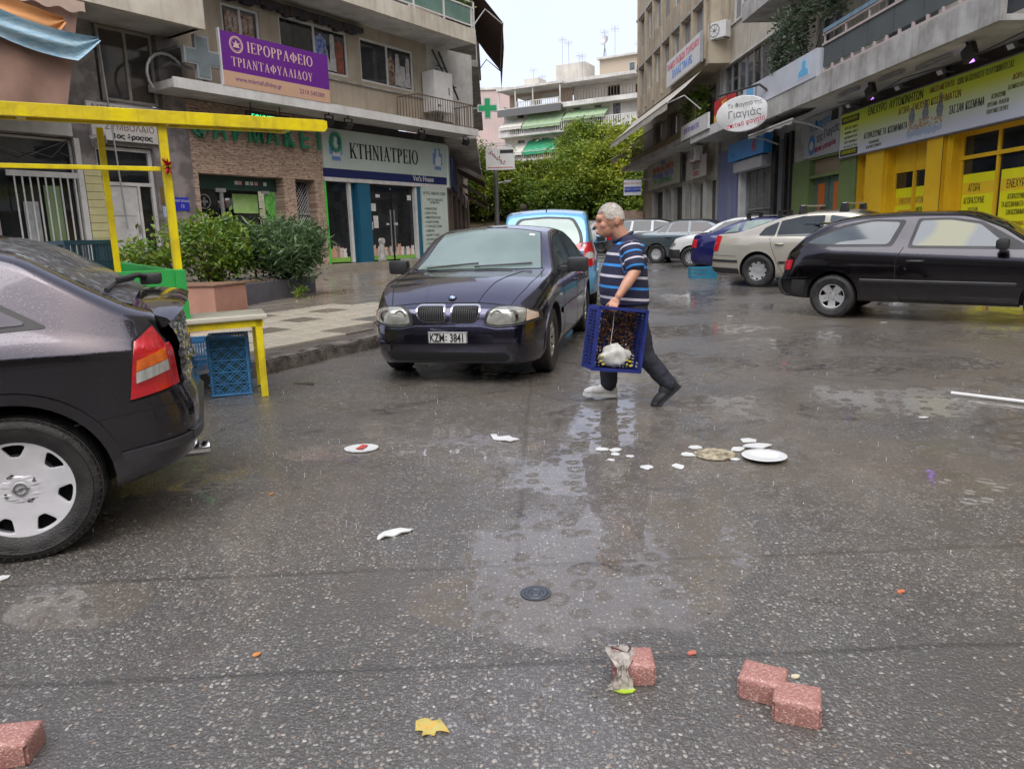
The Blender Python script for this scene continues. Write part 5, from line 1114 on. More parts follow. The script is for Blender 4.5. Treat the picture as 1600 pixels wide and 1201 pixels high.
rsign('long sign with pink and blue print hung slanting on the stained bay', 30.7, 36.0, 8.2, 9.3, 1.15, M_plastic_w, [('ΓΡΑΦΕΙΟ ΤΑΞΙΔΙΩΝ ΤΟΥΡΙΣΜΟΥ', 8.98, .36, mat('pink_print', (.60, .16, .2), .5), .9), ('ΕΛΛΑΣ TRAVEL', 8.55, .45, mat('clear_blue_print', (.10, .25, .6), .5), 1.)], M_lgrey)
fs = thing('blade_sign', 'small white projecting sign with a blue band at the far end of the right-hand row', 'sign', (5.9, 38, 3)); mk = mark()
mb = MB(); mb.box(6.05, 6.95, 39.0, 39.1, 3.55, 4.3); mb.build('sign_board', M_plastic_w)
mb = MB(); mb.box(6.08, 6.92, 38.99, 38.999, 3.72, 3.98); mb.build('blue_band', M_blue)
mb = MB(); text_mb(mb, 'ΦΡΟΝΤΙΣΤΗΡΙΟ', .12, T(6.5, 38.995, 4.14) @ Matrix.Rotation(R(90), 4, 'X'), .004); mb.build('lettering', Mr)
mb = MB(); text_mb(mb, 'ΞΕΝΕΣ ΓΛΩΣΣΕΣ', .11, T(6.5, 38.985, 3.85) @ Matrix.Rotation(R(90), 4, 'X'), .004); mb.build('lettering', M_frame)
mb = MB(); mb.box(6.0, 8.6, 39.03, 39.07, 4.3, 4.36); mb.build('bracket', M_grey); adopt(fs, mk)
# stone wall and slope at the end of the street
M_rub2 = mat('rubble_wall_stone', (.26, .17, .12), .85, col2=(.16, .12, .10), vs=9, bump=.6, bs=12)
mb = MB(); mb.box(6.6, 14, 50.6, 51.2, .8, 3.2); tag(mb.build('stone_wall', M_rub2), 'brown rubble retaining wall under the trees at the end of the street', 'wall')

# ------------------------------------------------------------------ far apartment block on the hill
mb = MB()
gx = [-70 + 5 * i for i in range(35)]; gy = [52.5, 56, 62, 70, 80, 95, 130, 200]; gh = [.9, 2.5, 4.5, 6.5, 8, 9, 12, 18]
vs = [(x, y, h_ + 1.2 * noise.noise(Vector((x * .07, y * .07, 0)))) for y, h_ in zip(gy, gh) for x in gx]; k = len(gx)
mb.add(vs, [(j * k + i, j * k + i + 1, (j + 1) * k + i + 1, (j + 1) * k + i) for j in range(len(gy) - 1) for i in range(k - 1)])
tag(mb.build('hillside', mat('weedy_earth', (.07, .08, .03), .9, col2=(.16, .12, .08), vs=.8, bump=.5), None, True), 'earthy weedy slope rising behind the street', kind='structure')
bb = thing('far_apartment_block', 'far pale apartment block with stacked balconies and green awnings above the trees', 'building', (12, 83, 8)); mk = mark()
M_farw = mat('pale_far_render', (.62, .58, .50), .85, col2=(.43, .40, .35), vs=.4, streak=.25); M_farb = mat('pale_balcony', (.66, .65, .61), .8, col2=(.44, .42, .38), vs=.6, streak=.3)
doors = []
for zf in (7.8, 10.9, 13.8):
    for a in (2.5, 5.2, 7.0, 9.6, 12.6, 16.2, 19.3): doors.append((a, a + 1.3, zf + .1, zf + 2.15))
wall_open(BF, 0, 11.6, 4, 16.3, [d for d in doors if d[0] < 11 and d[2] < 16], -.4, 0, 'wall', M_farw, None)
wall_open(BF, 11.6, 24, 4, 16.0, [d for d in doors if d[0] > 11.6] + [], -.4, 0, 'wall', M_farw, None)
for d in doors: window(BF, d[0], d[1], d[2], d[3], -.3, None, 3, 1, [M_grey, M_glass], M_grey, .08)
panel(BF, 0, 24, 4, 16, -2, -1.9, 'back_wall', M_dark); panel(BF, 0, .1, 4, 17, -8, 0, 'side_wall', M_farw)
for zf, da in ((7.8, 1.5), (10.75, 1.5), (13.55, 1.5)):
    panel(BF, 0, 24, zf - .22, zf, .001, 1.45, 'balcony_slab', M_farb)
    panel(BF, 0, 2, zf, zf + .95, 1.35, 1.45, 'parapet', M_farb)
    mb = MB(BF); mb.box(2, 24, zf + .9, zf + .98, 1.37, 1.45)
    q = 2.0
    while q < 24: mb.box(q, q + .16, zf, zf + .9, 1.38, 1.44); q += .36
    mb.build('balustrade', M_farb)
# top set-back floor with deep white slabs
panel(BF, 0, 11.6, 16.3, 16.5, -6, 1.5, 'roof_terrace_slab', M_farb); panel(BF, 0, 11.5, 15.6, 16.4, 1.5, 1.6, 'dark_parapet', mat('dark_bitumen_parapet', (.12, .12, .12), .8))
mb = MB(BF); mb.box(3.5, 11.4, 17.0, 17.08, 1.45, 1.53); q = 3.5
while q < 11.4: mb.box(q, q + .12, 16.5, 17.0, 1.46, 1.52); q += .4
mb.build('balustrade', M_farb)
wall_open(BF, 0, 11.6, 16.5, 18.6, [(1.5, 4, 16.6, 18.2), (6, 9, 16.6, 18.2)], -1.6, -1.5, 'upper_wall', mat('tan_far_render', (.33, .25, .18), .85), None)
panel(BF, -.1, 11.8, 18.5, 18.75, -6, 1.6, 'roof_slab', M_farb)
for s in (.1, 3.2, 6.4, 11.2): panel(BF, s, s + .15, 16.5, 18.5, 1.3, 1.45, 'post', M_farb)
panel(BF, 11.6, 25, 16.0, 16.5, -4, 1.2, 'terrace_slab', M_farb); panel(BF, 11.6, 25, 18.6, 18.95, -6, .6, 'roof_slab', M_farb)
wall_open(BF, 11.6, 25, 16.5, 18.6, [(17.5, 19.5, 16.6, 18.2), (22, 23.4, 16.8, 18.0)], -2.0, -1.9, 'upper_wall', M_farw, None); panel(BF, 11.6, 25, 16.5, 18.6, -3.5, -3.4, 'back_wall', M_dark)
railing(BF, 11.6, 25, 16.5, 17.5, 1.1, None, step=.5, r=.03)
panel(BF, 8.4, 13.5, 18.9, 21.2, -5, -2, 'stair_house', M_farw); panel(BF, 2.5, 5.2, 18.75, 20.2, -4, -2, 'stair_house', M_farw); panel(BF, 15.5, 25, 18.95, 21.3, -6, -3, 'penthouse', mat('tan_far_render2', (.42, .35, .26), .85)); panel(BF, 15.2, 25, 21.3, 21.5, -6.2, -2.6, 'penthouse_slab', M_farb)
window(BF, 20.5, 21.5, 19.4, 20.6, -2.99, None, 1, 1, M_glassb)
adopt(bb, mk)
M_ga = mat('sage_green_canvas', (.26, .36, .20), .9, col2=(.22, .31, .18), vs=2); M_gb = mat('vivid_green_canvas', (.03, .28, .13), .9, col2=(.03, .22, .11), vs=2); M_wa = mat('off_white_canvas', (.55, .53, .46), .9, col2=(.47, .45, .39), vs=2); M_ta = mat('teal_canvas', (.015, .13, .13), .9)
G2 = 'awnings on the far apartment block'
awn(BF, .3, 4.4, 15.5, .1, 14.4, 1.7, .3, M_wa, 'off-white awning at the left end of the upper balcony of the far block', G2)
awn(BF, 4.6, 11.4, 15.9, .1, 14.3, 1.7, .3, M_ga, 'sage green awning in the middle of the upper balcony of the far block', G2)
awn(BF, 11.8, 18.9, 15.7, .1, 14.7, 1.7, .3, M_ga, 'sage green awning right of the middle on the far block', G2)
awn(BF, .3, 4.4, 12.7, .1, 11.5, 1.7, .3, M_wa, 'off-white awning at the left end of the lower balcony of the far block', G2)
awn(BF, 4.6, 11.4, 12.9, .1, 11.5, 1.7, .35, M_gb, 'vivid green awning on the lower balcony of the far block', G2)
awn(BF, 11.8, 19.5, 12.8, .1, 11.0, 1.5, .6, M_ta, 'dark teal awning half behind the tree tops', G2)
# antennas and dishes
ANT = ['antenna mast over the left edge of the white stair house on the far roof', 'second antenna mast over the white stair house on the far roof', 'lone antenna right of the white stair house on the far roof', 'tallest antenna just left of the satellite dish', 'tall antenna just right of the satellite dish', 'short antenna on the small left stair house of the far roof', 'short antenna at the right end of the tan penthouse roof', 'short antenna on the front edge of the left far roof', 'short antenna at the right edge of the white stair house roof']
rr = random.Random(21)
for k, (s, z, h_, d) in enumerate(((9.0, 21.2, 3.2, -3), (10.1, 21.2, 2.7, -3), (13.1, 19, 3.0, -2), (15.8, 21.5, 3.2, -4), (17.6, 21.5, 3.4, -4), (3.6, 20.2, 1.2, -3), (21.5, 21.5, 1.2, -4), (6.6, 18.75, 1.3, -1), (12.0, 21.2, 1.0, -3))):
    t = thing('roof_antenna', ANT[k], 'antenna', BF @ Vector((s, z, d)), group='television antennas on the far roof'); mk = mark()
    mb = MB(BF @ T(s, z, d)); mb.tube([(0, 0, 0), (0, h_, 0)], .035, 5); mb.build('mast', M_lgrey)
    mb = MB(BF @ T(s, z, d)); mb.tube([(-.5, h_ * .9, .3), (.5, h_ * .9 + .1, -.3)], .02, 4)
    for q in range(6): mb.tube([(-.45 + q * .18, h_ * .9 - .3, .27 - q * .11), (-.45 + q * .18, h_ * .9 + .4, .27 - q * .11)], .014, 4)
    mb.build('aerial', M_lgrey); adopt(t, mk)
t = thing('satellite_dish', 'grey satellite dish on a stand on the far roof', 'satellite dish', BF @ Vector((16.4, 21.5, -3))); mk = mark()
mb = MB(BF @ T(16.4, 23.2, -3) @ Matrix.Rotation(R(-30), 4, 'X')); mb.lathe([(0, 0), (.35, .05), (.65, .18), (.65, .2), (.35, .07), (0, .02)], 16); mb.build('dish', M_lgrey, None, 50)
mb = MB(BF @ T(16.4, 21.5, -3)); mb.tube([(0, 0, 0), (0, 1.6, 0)], .05, 5); mb.tube([(-.3, 0, 0), (0, 1.2, 0)], .03, 5); mb.tube([(.3, 0, 0), (0, 1.2, 0)], .03, 5); mb.build('stand', M_grey); adopt(t, mk)
pk = thing('far_apartment_block', 'plain pinkish block seen behind the green pharmacy cross', 'building', (-4, 110, 9)); mk = mark()
mb = MB(); mb.box(-14, 1.5, 110, 118, 8, 22.4); mb.build('wall', mat('pinkish_render', (.52, .40, .36), .85, col2=(.46, .36, .33), vs=.3, streak=.2))
mb = MB(); mb.box(-14, 1.7, 109.8, 118, 22.4, 22.7); mb.build('roof_slab', M_farb)
for z in (10, 13.2):
    mb = MB(); mb.box(-6, 1.2, 108.8, 110, z - .2, z); mb.build('balcony_slab', M_farb); mb = MB(); mb.box(-6, 1.2, 108.8, 108.85, z + .9, z + 1.0)
    for q in range(24): mb.box(-6 + q * .3, -5.94 + q * .3, 108.8, 108.85, z, z + .9)
    mb.build('balustrade', M_farb)
adopt(pk, mk)

# ------------------------------------------------------------------ trees and planting
def leafmat(name, c1, c2, c3, sc_=3.):
    mt = bpy.data.materials.new(name); mt.use_nodes = True; t = mt.node_tree; L = t.links.new; b = t.nodes['Principled BSDF']
    g = nd(t, 'ShaderNodeNewGeometry'); rp_ = t.nodes.new('ShaderNodeValToRGB'); e = rp_.color_ramp
    e.elements[0].color = (*c1, 1); e.elements[1].color = (*c3, 1); q = e.elements.new(.5); q.color = (*c2, 1)
    tcn = nd(t, 'ShaderNodeTexCoord'); nz = nd(t, 'ShaderNodeTexNoise', Scale=sc_, Detail=2.); L(tcn.outputs['Object'], nz.inputs['Vector'])
    ad = nd(t, 'ShaderNodeMath', _operation='MULTIPLY_ADD'); L(g.outputs['Random Per Island'], ad.inputs[0]); ad.inputs[1].default_value = .5; 
    a2 = nd(t, 'ShaderNodeMath', _operation='MULTIPLY_ADD'); L(nz.outputs['Fac'], a2.inputs[0]); a2.inputs[1].default_value = 1.6; a2.inputs[2].default_value = -.55; L(a2.outputs[0], ad.inputs[2]); L(ad.outputs[0], rp_.inputs[0])
    L(rp_.outputs[0], b.inputs['Base Color']); b.inputs['Roughness'].default_value = .45
    tr = nd(t, 'ShaderNodeBsdfTranslucent'); L(rp_.outputs[0], tr.inputs[0]); ms = nd(t, 'ShaderNodeMixShader'); ms.inputs[0].default_value = .3
    L(b.outputs[0], ms.inputs[1]); L(tr.outputs[0], ms.inputs[2]); L(ms.outputs[0], t.nodes['Material Output'].inputs[0]); return mt
M_leafY = leafmat('yellow_green_leaves', (.07, .12, .012), (.22, .28, .018), (.42, .42, .03), .4)
M_leafG = leafmat('green_leaves', (.045, .09, .01), (.14, .22, .018), (.34, .37, .03), .4)
M_leafO = leafmat('oleander_leaves', (.03, .07, .025), (.075, .14, .05), (.16, .23, .10), 3.)
M_leafB = leafmat('privet_leaves', (.04, .10, .012), (.12, .22, .02), (.28, .32, .04), 3.)
M_bark = mat('bark', (.10, .075, .055), .9, col2=(.06, .045, .035), vs=8, bump=.6)
def clumps(seed, c, rx, ry, rz_, ncl, nleaf, ls, cr, shape='leaf', up=0.):
    """leaf-sized faces gathered in clumps spread over the crown's volume"""
    rr = random.Random(seed); vs = []; fs = []
    for k in range(ncl):
        while True:
            p = Vector((rr.uniform(-1, 1), rr.uniform(-1, 1), rr.uniform(-1, 1)))
            if .25 < p.length < 1: break
        p = p * (.72 + .28 * rr.random()) if rr.random() < .3 else p.normalized() * rr.uniform(.6, 1.02)
        wob = 1 + .28 * noise.noise(p * 1.7 + Vector((seed, 0, 0)))
        if shape == 'leaf' and rr.random() < .12: continue
        cc = Vector((c[0] + p.x * rx * wob, c[1] + p.y * ry * wob, c[2] + p.z * rz_ * wob)); r_ = cr * rr.uniform(.5, 1.3)
        for j in range(nleaf):
            q = Vector((rr.gauss(0, 1), rr.gauss(0, 1), rr.gauss(0, .7))) * r_ * .5
            o = cc + q; d = Vector((rr.gauss(0, 1), rr.gauss(0, 1), rr.gauss(0, .6) + up)).normalized(); s_ = d.cross(Vector((rr.gauss(0, 1), rr.gauss(0, 1), rr.gauss(0, 1)))).normalized()
            l = ls * rr.uniform(.6, 1.3); w_ = l * (.5 if shape == 'leaf' else .16)
            b_ = len(vs); nrm = d.cross(s_) * l * .12
            vs += [tuple(o), tuple(o + d * l * .5 + s_ * w_ * .5 + nrm), tuple(o + d * l), tuple(o + d * l * .5 - s_ * w_ * .5 + nrm)]; fs.append((b_, b_ + 1, b_ + 2, b_ + 3))
    return vs, fs
def tree(seed, x, y, z, h_, r_, label, lm, ncl=260, group='trees at the end of the street', rz_=None):
    t = thing('broadleaf_tree', label, 'tree', (x, y, z), group=group); mk = mark()
    rr = random.Random(seed); mb = MB(); th = h_ * .5
    mb.tube([(x, y, z - .3), (x + .1, y, z + th * .4), (x - .1, y + .1, z + th)], [.28, .22, .14], 8)
    for k in range(7):
        a = rr.uniform(0, 6.3); e = (x + math.cos(a) * r_ * .6, y + math.sin(a) * r_ * .6, z + h_ * rr.uniform(.5, .85)); mb.tube([(x, y, z + th * rr.uniform(.4, .9)), ((x + e[0]) / 2, (y + e[1]) / 2, z + th * 1.05), e], [.1, .07, .03], 5)
    mb.build('trunk', M_bark)
    mb = MB(); cz = z + h_ * .58; vs, fs = clumps(seed, (x, y, cz), r_, r_, rz_ or h_ * .44, ncl, 95, .27, .85); mb.add(vs, fs); mb.build('crown', lm); adopt(t, mk)
G_ = gz
tree(1, -1.6, 58, 2.5, 5.6, 2.9, 'left-hand tree behind the hanging sign, green with yellow tops', M_leafG)
tree(2, 2.2, 60, 3.0, 4.4, 2.8, 'yellow-green tree behind the roof of the light blue car', M_leafY)
tree(3, 5.6, 57, 2.4, 5.6, 3.0, 'dense green tree in the middle of the clump behind the walking man', M_leafG)
tree(4, 8.7, 55, 2.0, 6.9, 2.7, 'tallest yellowish tree beside the stained bay building', M_leafY, 300)
tree(5, 11.6, 53.5, 2, 6.0, 2.6, 'darker tree close to the end of the right-hand row', M_leafG)
tree(6, 6.9, 66, 5.5, 5.4, 2.2, 'fresh green tree standing higher on the slope', M_leafG)
tree(7, 3.6, 56, 1.6, 4.0, 2.8, 'low green tree in front of the clump', M_leafG)
tree(8, 9.6, 53.6, 1.2, 4.6, 2.8, 'low dark tree against the rubble wall', M_leafG)
tree(9, -5.5, 62, 3.5, 6, 3.0, 'tree half hidden behind the left street corner', M_leafG)
tree(10, 11.5, 62, 5, 5.5, 2.4, 'tree rising behind the end of the right-hand row', M_leafY)
# balcony plant on the right
mk = mark(); t = thing('climbing_plant', 'dark straggling plant spilling over the upper balcony on the right', 'plant', RF @ Vector((-21.5, 6.2, 1))); mb = MB()
for sd, (yy, zz, dd_, ra, rb) in enumerate(((21.8, 7.3, 1.1, .6, .55), (22.4, 6.9, 1.2, .5, .55), (20.9, 7.5, .9, .5, .4), (21.6, 6.6, 1.1, .35, .5), (20.1, 7.2, .8, .3, .35), (22.5, 6.3, 1.2, .3, .35))):
    c_ = RF @ Vector((-yy, zz, dd_)); vs, fs = clumps(40 + sd, c_, ra * .7, ra, rb, 26, 18, .13, .28); mb.add(vs, fs)
mb.build('foliage', leafmat('dusty_leaves', (.035, .06, .03), (.08, .12, .06), (.16, .2, .12), 3)); mb = MB(RF)
for a in ((-22.4, 6.9), (-21.4, 7.3), (-20.6, 7.4)): mb.tube([(-21.5, 5.4, .9), (a[0], (5.4 + a[1]) / 2 + .2, .9), (a[0], a[1], 1.0)], .02, 5)
mb.build('stem', M_bark); adopt(t, mk)
t = thing('balcony_plant', 'green potted plant at the corner of the glass balustrade, top left', 'plant', LF @ Vector((2.9, 8.8, 1))); mk = mark(); mb = MB(); vs, fs = clumps(60, LF @ Vector((2.7, 9.9, 1.0)), .5, .5, .5, 40, 26, .14, .2); mb.add(vs, fs); mb.build('foliage', M_leafB); mb = MB(LF @ T(2.7, 9.2, 1.0)); mb.lathe([(0, -.15), (.13, -.15), (.18, .15), (.15, .15)], 12, Matrix.Rotation(R(-90), 4, 'X')); mb.build('pot', M_orange); adopt(t, mk)
t = thing('balcony_plant', 'green bush behind the railing over the striped awning canopy on the right', 'plant', RF @ Vector((-33, 6, .8))); mk = mark(); mb = MB(); vs, fs = clumps(61, RF @ Vector((-32.6, 6.8, .7)), .5, .9, .8, 50, 26, .16, .25); mb.add(vs, fs); mb.build('foliage', M_leafG); rp(RF, 32.0, 33.4, 5.62, 5.9, .7, .94, 'pot', M_orange); adopt(t, mk)
# ------------------------------------------------------------------ vehicles
def paint(name, col, metal=.35, drops=0., col2=None):
    if name in MATS: return MATS[name]
    mt = bpy.data.materials.new(name); mt.use_nodes = True; t = mt.node_tree; L = t.links.new; b = t.nodes['Principled BSDF']
    b.inputs['Metallic'].default_value = metal; b.inputs['Roughness'].default_value = .17; b.inputs['Specular IOR Level'].default_value = .25; b.inputs['Coat Weight'].default_value = 1; b.inputs['Coat Roughness'].default_value = .035
    tcn = nd(t, 'ShaderNodeTexCoord'); nz = nd(t, 'ShaderNodeTexNoise', Scale=2.5, Detail=6.); L(tcn.outputs['Object'], nz.inputs['Vector'])
    mx = nd(t, 'ShaderNodeMix', _data_type='RGBA'); mx.inputs[6].default_value = (*col, 1); c2 = col2 or tuple(c * .8 + .012 for c in col); mx.inputs[7].default_value = (*c2, 1); L(nz.outputs['Fac'], mx.inputs[0])
    # road film low on the body
    sx = nd(t, 'ShaderNodeSeparateXYZ'); L(tcn.outputs['Object'], sx.inputs[0]); mr_ = nd(t, 'ShaderNodeMapRange'); mr_.inputs[1].default_value = .55; mr_.inputs[2].default_value = .15; mr_.inputs[4].default_value = .35; L(sx.outputs[2], mr_.inputs[0])
    mu = nd(t, 'ShaderNodeMath', _operation='MULTIPLY'); L(mr_.outputs[0], mu.inputs[0]); L(nz.outputs['Fac'], mu.inputs[1])
    m2 = nd(t, 'ShaderNodeMix', _data_type='RGBA'); m2.inputs[7].default_value = (.07, .06, .05, 1); L(mu.outputs[0], m2.inputs[0]); L(mx.outputs[2], m2.inputs[6]); L(m2.outputs[2], b.inputs['Base Color'])
    if drops:
        h = None
        for s_, off in ((95., 0), (160., 5.)):
            mp = nd(t, 'ShaderNodeMapping'); mp.inputs['Location'].default_value = (off, off, off); L(tcn.outputs['Object'], mp.inputs[0])
            v = nd(t, 'ShaderNodeTexVoronoi', Scale=s_); L(mp.outputs[0], v.inputs['Vector']); sc_ = nd(t, 'ShaderNodeSeparateColor'); L(v.outputs['Color'], sc_.inputs[0])
            r = nd(t, 'ShaderNodeMapRange'); r.inputs[1].default_value = .12; r.inputs[2].default_value = .34; r.inputs[3].default_value = 1; r.inputs[4].default_value = 0; L(v.outputs['Distance'], r.inputs[0])
            g = nd(t, 'ShaderNodeMath', _operation='GREATER_THAN'); g.inputs[1].default_value = .55; L(sc_.outputs[0], g.inputs[0])
            q = nd(t, 'ShaderNodeMath', _operation='MULTIPLY'); L(r.outputs[0], q.inputs[0]); L(g.outputs[0], q.inputs[1])
            if h is None: h = q.outputs[0]
            else: a = nd(t, 'ShaderNodeMath', _operation='ADD'); L(h, a.inputs[0]); L(q.outputs[0], a.inputs[1]); h = a.outputs[0]
        bp = nd(t, 'ShaderNodeBump', Strength=drops, Distance=.0025); L(h, bp.inputs['Height']); L(bp.outputs[0], b.inputs['Coat Normal']); L(bp.outputs[0], b.inputs['Normal'])
    MATS[name] = mt; return mt
M_tyre = mat('tyre_rubber', (.012, .012, .012), .5, col2=(.03, .028, .026), vs=12, bump=.25, bs=120, rv=.15)
M_alloy = mat('silver_alloy', (.50, .50, .50), .35, metal=.55, col2=(.40, .40, .39), vs=7, rv=.1)
M_chrome = mat('chrome', (.6, .6, .6), .12, metal=1)
M_trim = mat('black_trim', (.016, .016, .017), .45, col2=(.03, .03, .03), vs=8)
M_cglass = mat('car_glass', (.012, .016, .016), .03, col2=(.03, .035, .035), vs=2, spec=.7)
M_mist = mat('misted_car_glass', (.15, .205, .185), .04, col2=(.09, .13, .12), vs=1.2, vd=2, spec=.9)  # base colour carries the inside mist and a painted reflection of the sky
M_mistb = mat('misted_bluish_glass', (.035, .048, .058), .04, col2=(.085, .105, .11), vs=1.6, vd=2, spec=.9)
M_redl = mat('red_lens', (.52, .008, .015), .12, col2=(.35, .004, .01), vs=30, stretch=(.2, .2, 1), coat=1, bump=.1, bs=150)
M_oral = mat('orange_lens', (.75, .16, .01), .12, col2=(.55, .10, .01), vs=30, coat=1)
M_clear = mat('clear_lens', (.50, .50, .47), .1, col2=(.28, .29, .28), vs=30, stretch=(1, 1, .2), coat=1)
M_hlamp = mat('headlamp_glass', (.20, .21, .18), .06, col2=(.38, .38, .34), vs=9, coat=1, metal=.3)
M_plate = mat('number_plate', (.55, .55, .53), .45, col2=(.45, .45, .43), vs=8)
M_under = mat('underbody_black', (.006, .006, .006), .9)

def curve(pts):
    """smooth monotone interpolation through (x, value)"""
    xs = [p[0] for p in pts]; ys = [p[1] for p in pts]; k = len(xs)
    d = [(ys[i + 1] - ys[i]) / (xs[i + 1] - xs[i]) for i in range(k - 1)]
    m = [d[0]] + [0 if d[i - 1] * d[i] <= 0 else 2 * d[i - 1] * d[i] / (d[i - 1] + d[i]) for i in range(1, k - 1)] + [d[-1]]
    def f(x):
        if x <= xs[0]: return ys[0]
        if x >= xs[-1]: return ys[-1]
        i = 0
        while xs[i + 1] < x: i += 1
        h = xs[i + 1] - xs[i]; t = (x - xs[i]) / h
        return (2 * t ** 3 - 3 * t * t + 1) * ys[i] + (t ** 3 - 2 * t * t + t) * h * m[i] + (-2 * t ** 3 + 3 * t * t) * ys[i + 1] + (t ** 3 - t * t) * h * m[i + 1]
    return f
def chaikin(p, it=2, keep=False):
    for _ in range(it):
        q = []
        for a, b in zip(p, p[1:] + p[:1]): q += [(a[0] * .75 + b[0] * .25, a[1] * .75 + b[1] * .25), (a[0] * .25 + b[0] * .75, a[1] * .25 + b[1] * .75)]
        p = q
    return p
def rounded(p, r):
    out = []; k = len(p)
    for i in range(k):
        a, b, c = Vector(p[i - 1]), Vector(p[i]), Vector(p[(i + 1) % k]); u = (a - b); v = (c - b); ru = min(r, u.length * .45); rv = min(r, v.length * .45)
        s, e = b + u.normalized() * ru, b + v.normalized() * rv
        for t in (0, .25, .5, .75, 1): q = s * (1 - t) ** 2 + b * 2 * t * (1 - t) + e * t * t; out.append((q.x, q.y))
    return out

class Car:
    def __init__(s, name, label, paintm, top, belt, hw, bot, axles, Rw, arch, tumble=.34, nose=None, tail=None, crown=.035, nx=84, side=None, group=None, archw=.3):
        s.root = thing(name, label, 'car', group=group); s.p = paintm
        s.top, s.belt, s.hw, s.bot = curve(top), curve(belt), curve(hw), curve(bot); s.x0, s.x1 = top[0][0], top[-1][0]
        s.tum = tumble; s.nose = curve(nose) if nose else (lambda z: 0); s.tail = curve(tail) if tail else (lambda z: 0); s.axles = axles; s.Rw = Rw
        side = side or [(0, .90), (.06, .955), (.18, .985), (.38, .998), (.62, 1.0), (.80, .992), (.92, .975), (1.0, .945)]
        rings = []
        xs = []
        L_ = s.x1 - s.x0
        for i in range(nx + 1):
            t = i / nx; t = t + .055 * math.sin(2 * math.pi * t) * -1 * .9; xs.append(s.x0 + L_ * max(0, min(1, t)))
        for x in xs:
            tp, be, w_, bo = s.top(x), s.belt(x), s.hw(x), s.bot(x); be = min(be, tp - .012)
            pts = [(0, bo), (w_ * .45, bo), (w_ * .84, bo)]
            for f, g in side: pts.append((w_ * g, bo + (be - bo) * f))
            yb = w_ * side[-1][1]; H = tp - be; c_ = min(.10, H * .45); gre = H > .16
            for f in (.2, .4, .6, .8, 1): z = be + (H - c_) * f; pts.append((yb - .012 * (f if not gre else 1) - s.tum * (z - be) * 1.0, z))
            y1, z1 = pts[-1]; yr = max(.05, y1 - min(.15, c_ * 1.5)) if gre else y1 - min(.12, H * 1.4)
            cr = min(crown, H * .35)
            for f in (.25, .5, .75, 1): a = f * math.pi / 2; pts.append((y1 - (y1 - yr) * (1 - math.cos(a)), z1 + (tp - cr - z1) * math.sin(a)))
            y2, z2 = pts[-1]
            for f in (.8, .6, .4, .2, 0): pts.append((y2 * f, tp - cr * f * f))
            wn = max(0, (x - (s.x1 - .55)) / .55); wt = max(0, ((s.x0 + .55) - x) / .55); wn = wn * wn * (3 - 2 * wn); wt = wt * wt * (3 - 2 * wt)
            ring = [Vector((x + wn * s.nose(z) - wt * s.tail(z), y, z)) for y, z in pts]
            rings.append(ring)
        n_ = len(rings[0]); mb = MB(); full = 2 * n_ - 2
        for r in rings:
            for p in r: mb.v.append(tuple(p))
            for p in r[-2:0:-1]: mb.v.append((p.x, -p.y, p.z))
        for i in range(len(rings) - 1):
            for j in range(full): j2 = (j + 1) % full; mb.f.append([i * full + j, i * full + j2, (i + 1) * full + j2, (i + 1) * full + j]); mb.mi.append(0)
        for base, rev in ((0, False), ((len(rings) - 1) * full, True)):
            # end caps as strips so that they shade smoothly
            for j in range(n_ - 1):
                a, b = base + j, base + j + 1; c, d = base + (full - j) % full, base + (full - j - 1) % full
                if j == 0: f = [a, b, d]
                elif j == n_ - 2: f = [a, b, c]
                else: f = [a, b, d, c]
                mb.f.append(f if rev else f[::-1]); mb.mi.append(0)
        me0 = mb.mesh('body', [paintm, M_under])
        bm = bmesh.new(); bm.from_mesh(me0); bmesh.ops.recalc_face_normals(bm, faces=bm.faces)
        s.bvh = BVHTree.FromBMesh(bm); bm.to_mesh(me0); bm.free()
        body = bpy.data.objects.new('body', me0); C.objects.link(body)
        cut = MB(); cut.cur = 0
        for ax in axles:
            for sg in (1, -1):
                w_ = s.hw(ax); y0, y1 = sg * (w_ - archw), sg * (w_ + .2)
                q = [(ax + arch * math.cos(a), s.Rw + .01 + arch * math.sin(a)) for a in [math.pi * 2 * k / 40 for k in range(40)]]
                q = [(x, z if z > s.Rw else z) for x, z in q]
                vs = [(x, min(y0, y1), z) for x, z in q] + [(x, max(y0, y1), z) for x, z in q]
                k = 40; b_ = len(cut.v); cut.v += vs
                for i in range(k): cut.f.append([b_ + i, b_ + (i + 1) % k, b_ + k + (i + 1) % k, b_ + k + i]); cut.mi.append(0)
                cut.f.append([b_ + i for i in range(k)][::-1]); cut.mi.append(0); cut.f.append([b_ + k + i for i in range(k)]); cut.mi.append(0)
                xa, xb = ax - arch * .93, ax + arch * .93
        cm = cut.mesh('cutter', [M_under]); bm = bmesh.new(); bm.from_mesh(cm); bmesh.ops.recalc_face_normals(bm, faces=bm.faces); bm.to_mesh(cm); bm.free()
        co = bpy.data.objects.new('cutter', cm); C.objects.link(co)
        mo = body.modifiers.new('cut', 'BOOLEAN'); mo.operation = 'DIFFERENCE'; mo.object = co; mo.solver = 'EXACT'; mo.material_mode = 'TRANSFER'
        dg = bpy.context.evaluated_depsgraph_get(); me = bpy.data.meshes.new_from_object(body.evaluated_get(dg)); me.name = 'body'
        bpy.data.objects.remove(body); bpy.data.objects.remove(co)
        smoothmesh(me, 38)
        s.body = link(bpy.data.objects.new('body', me), s.root); s.arch = arch
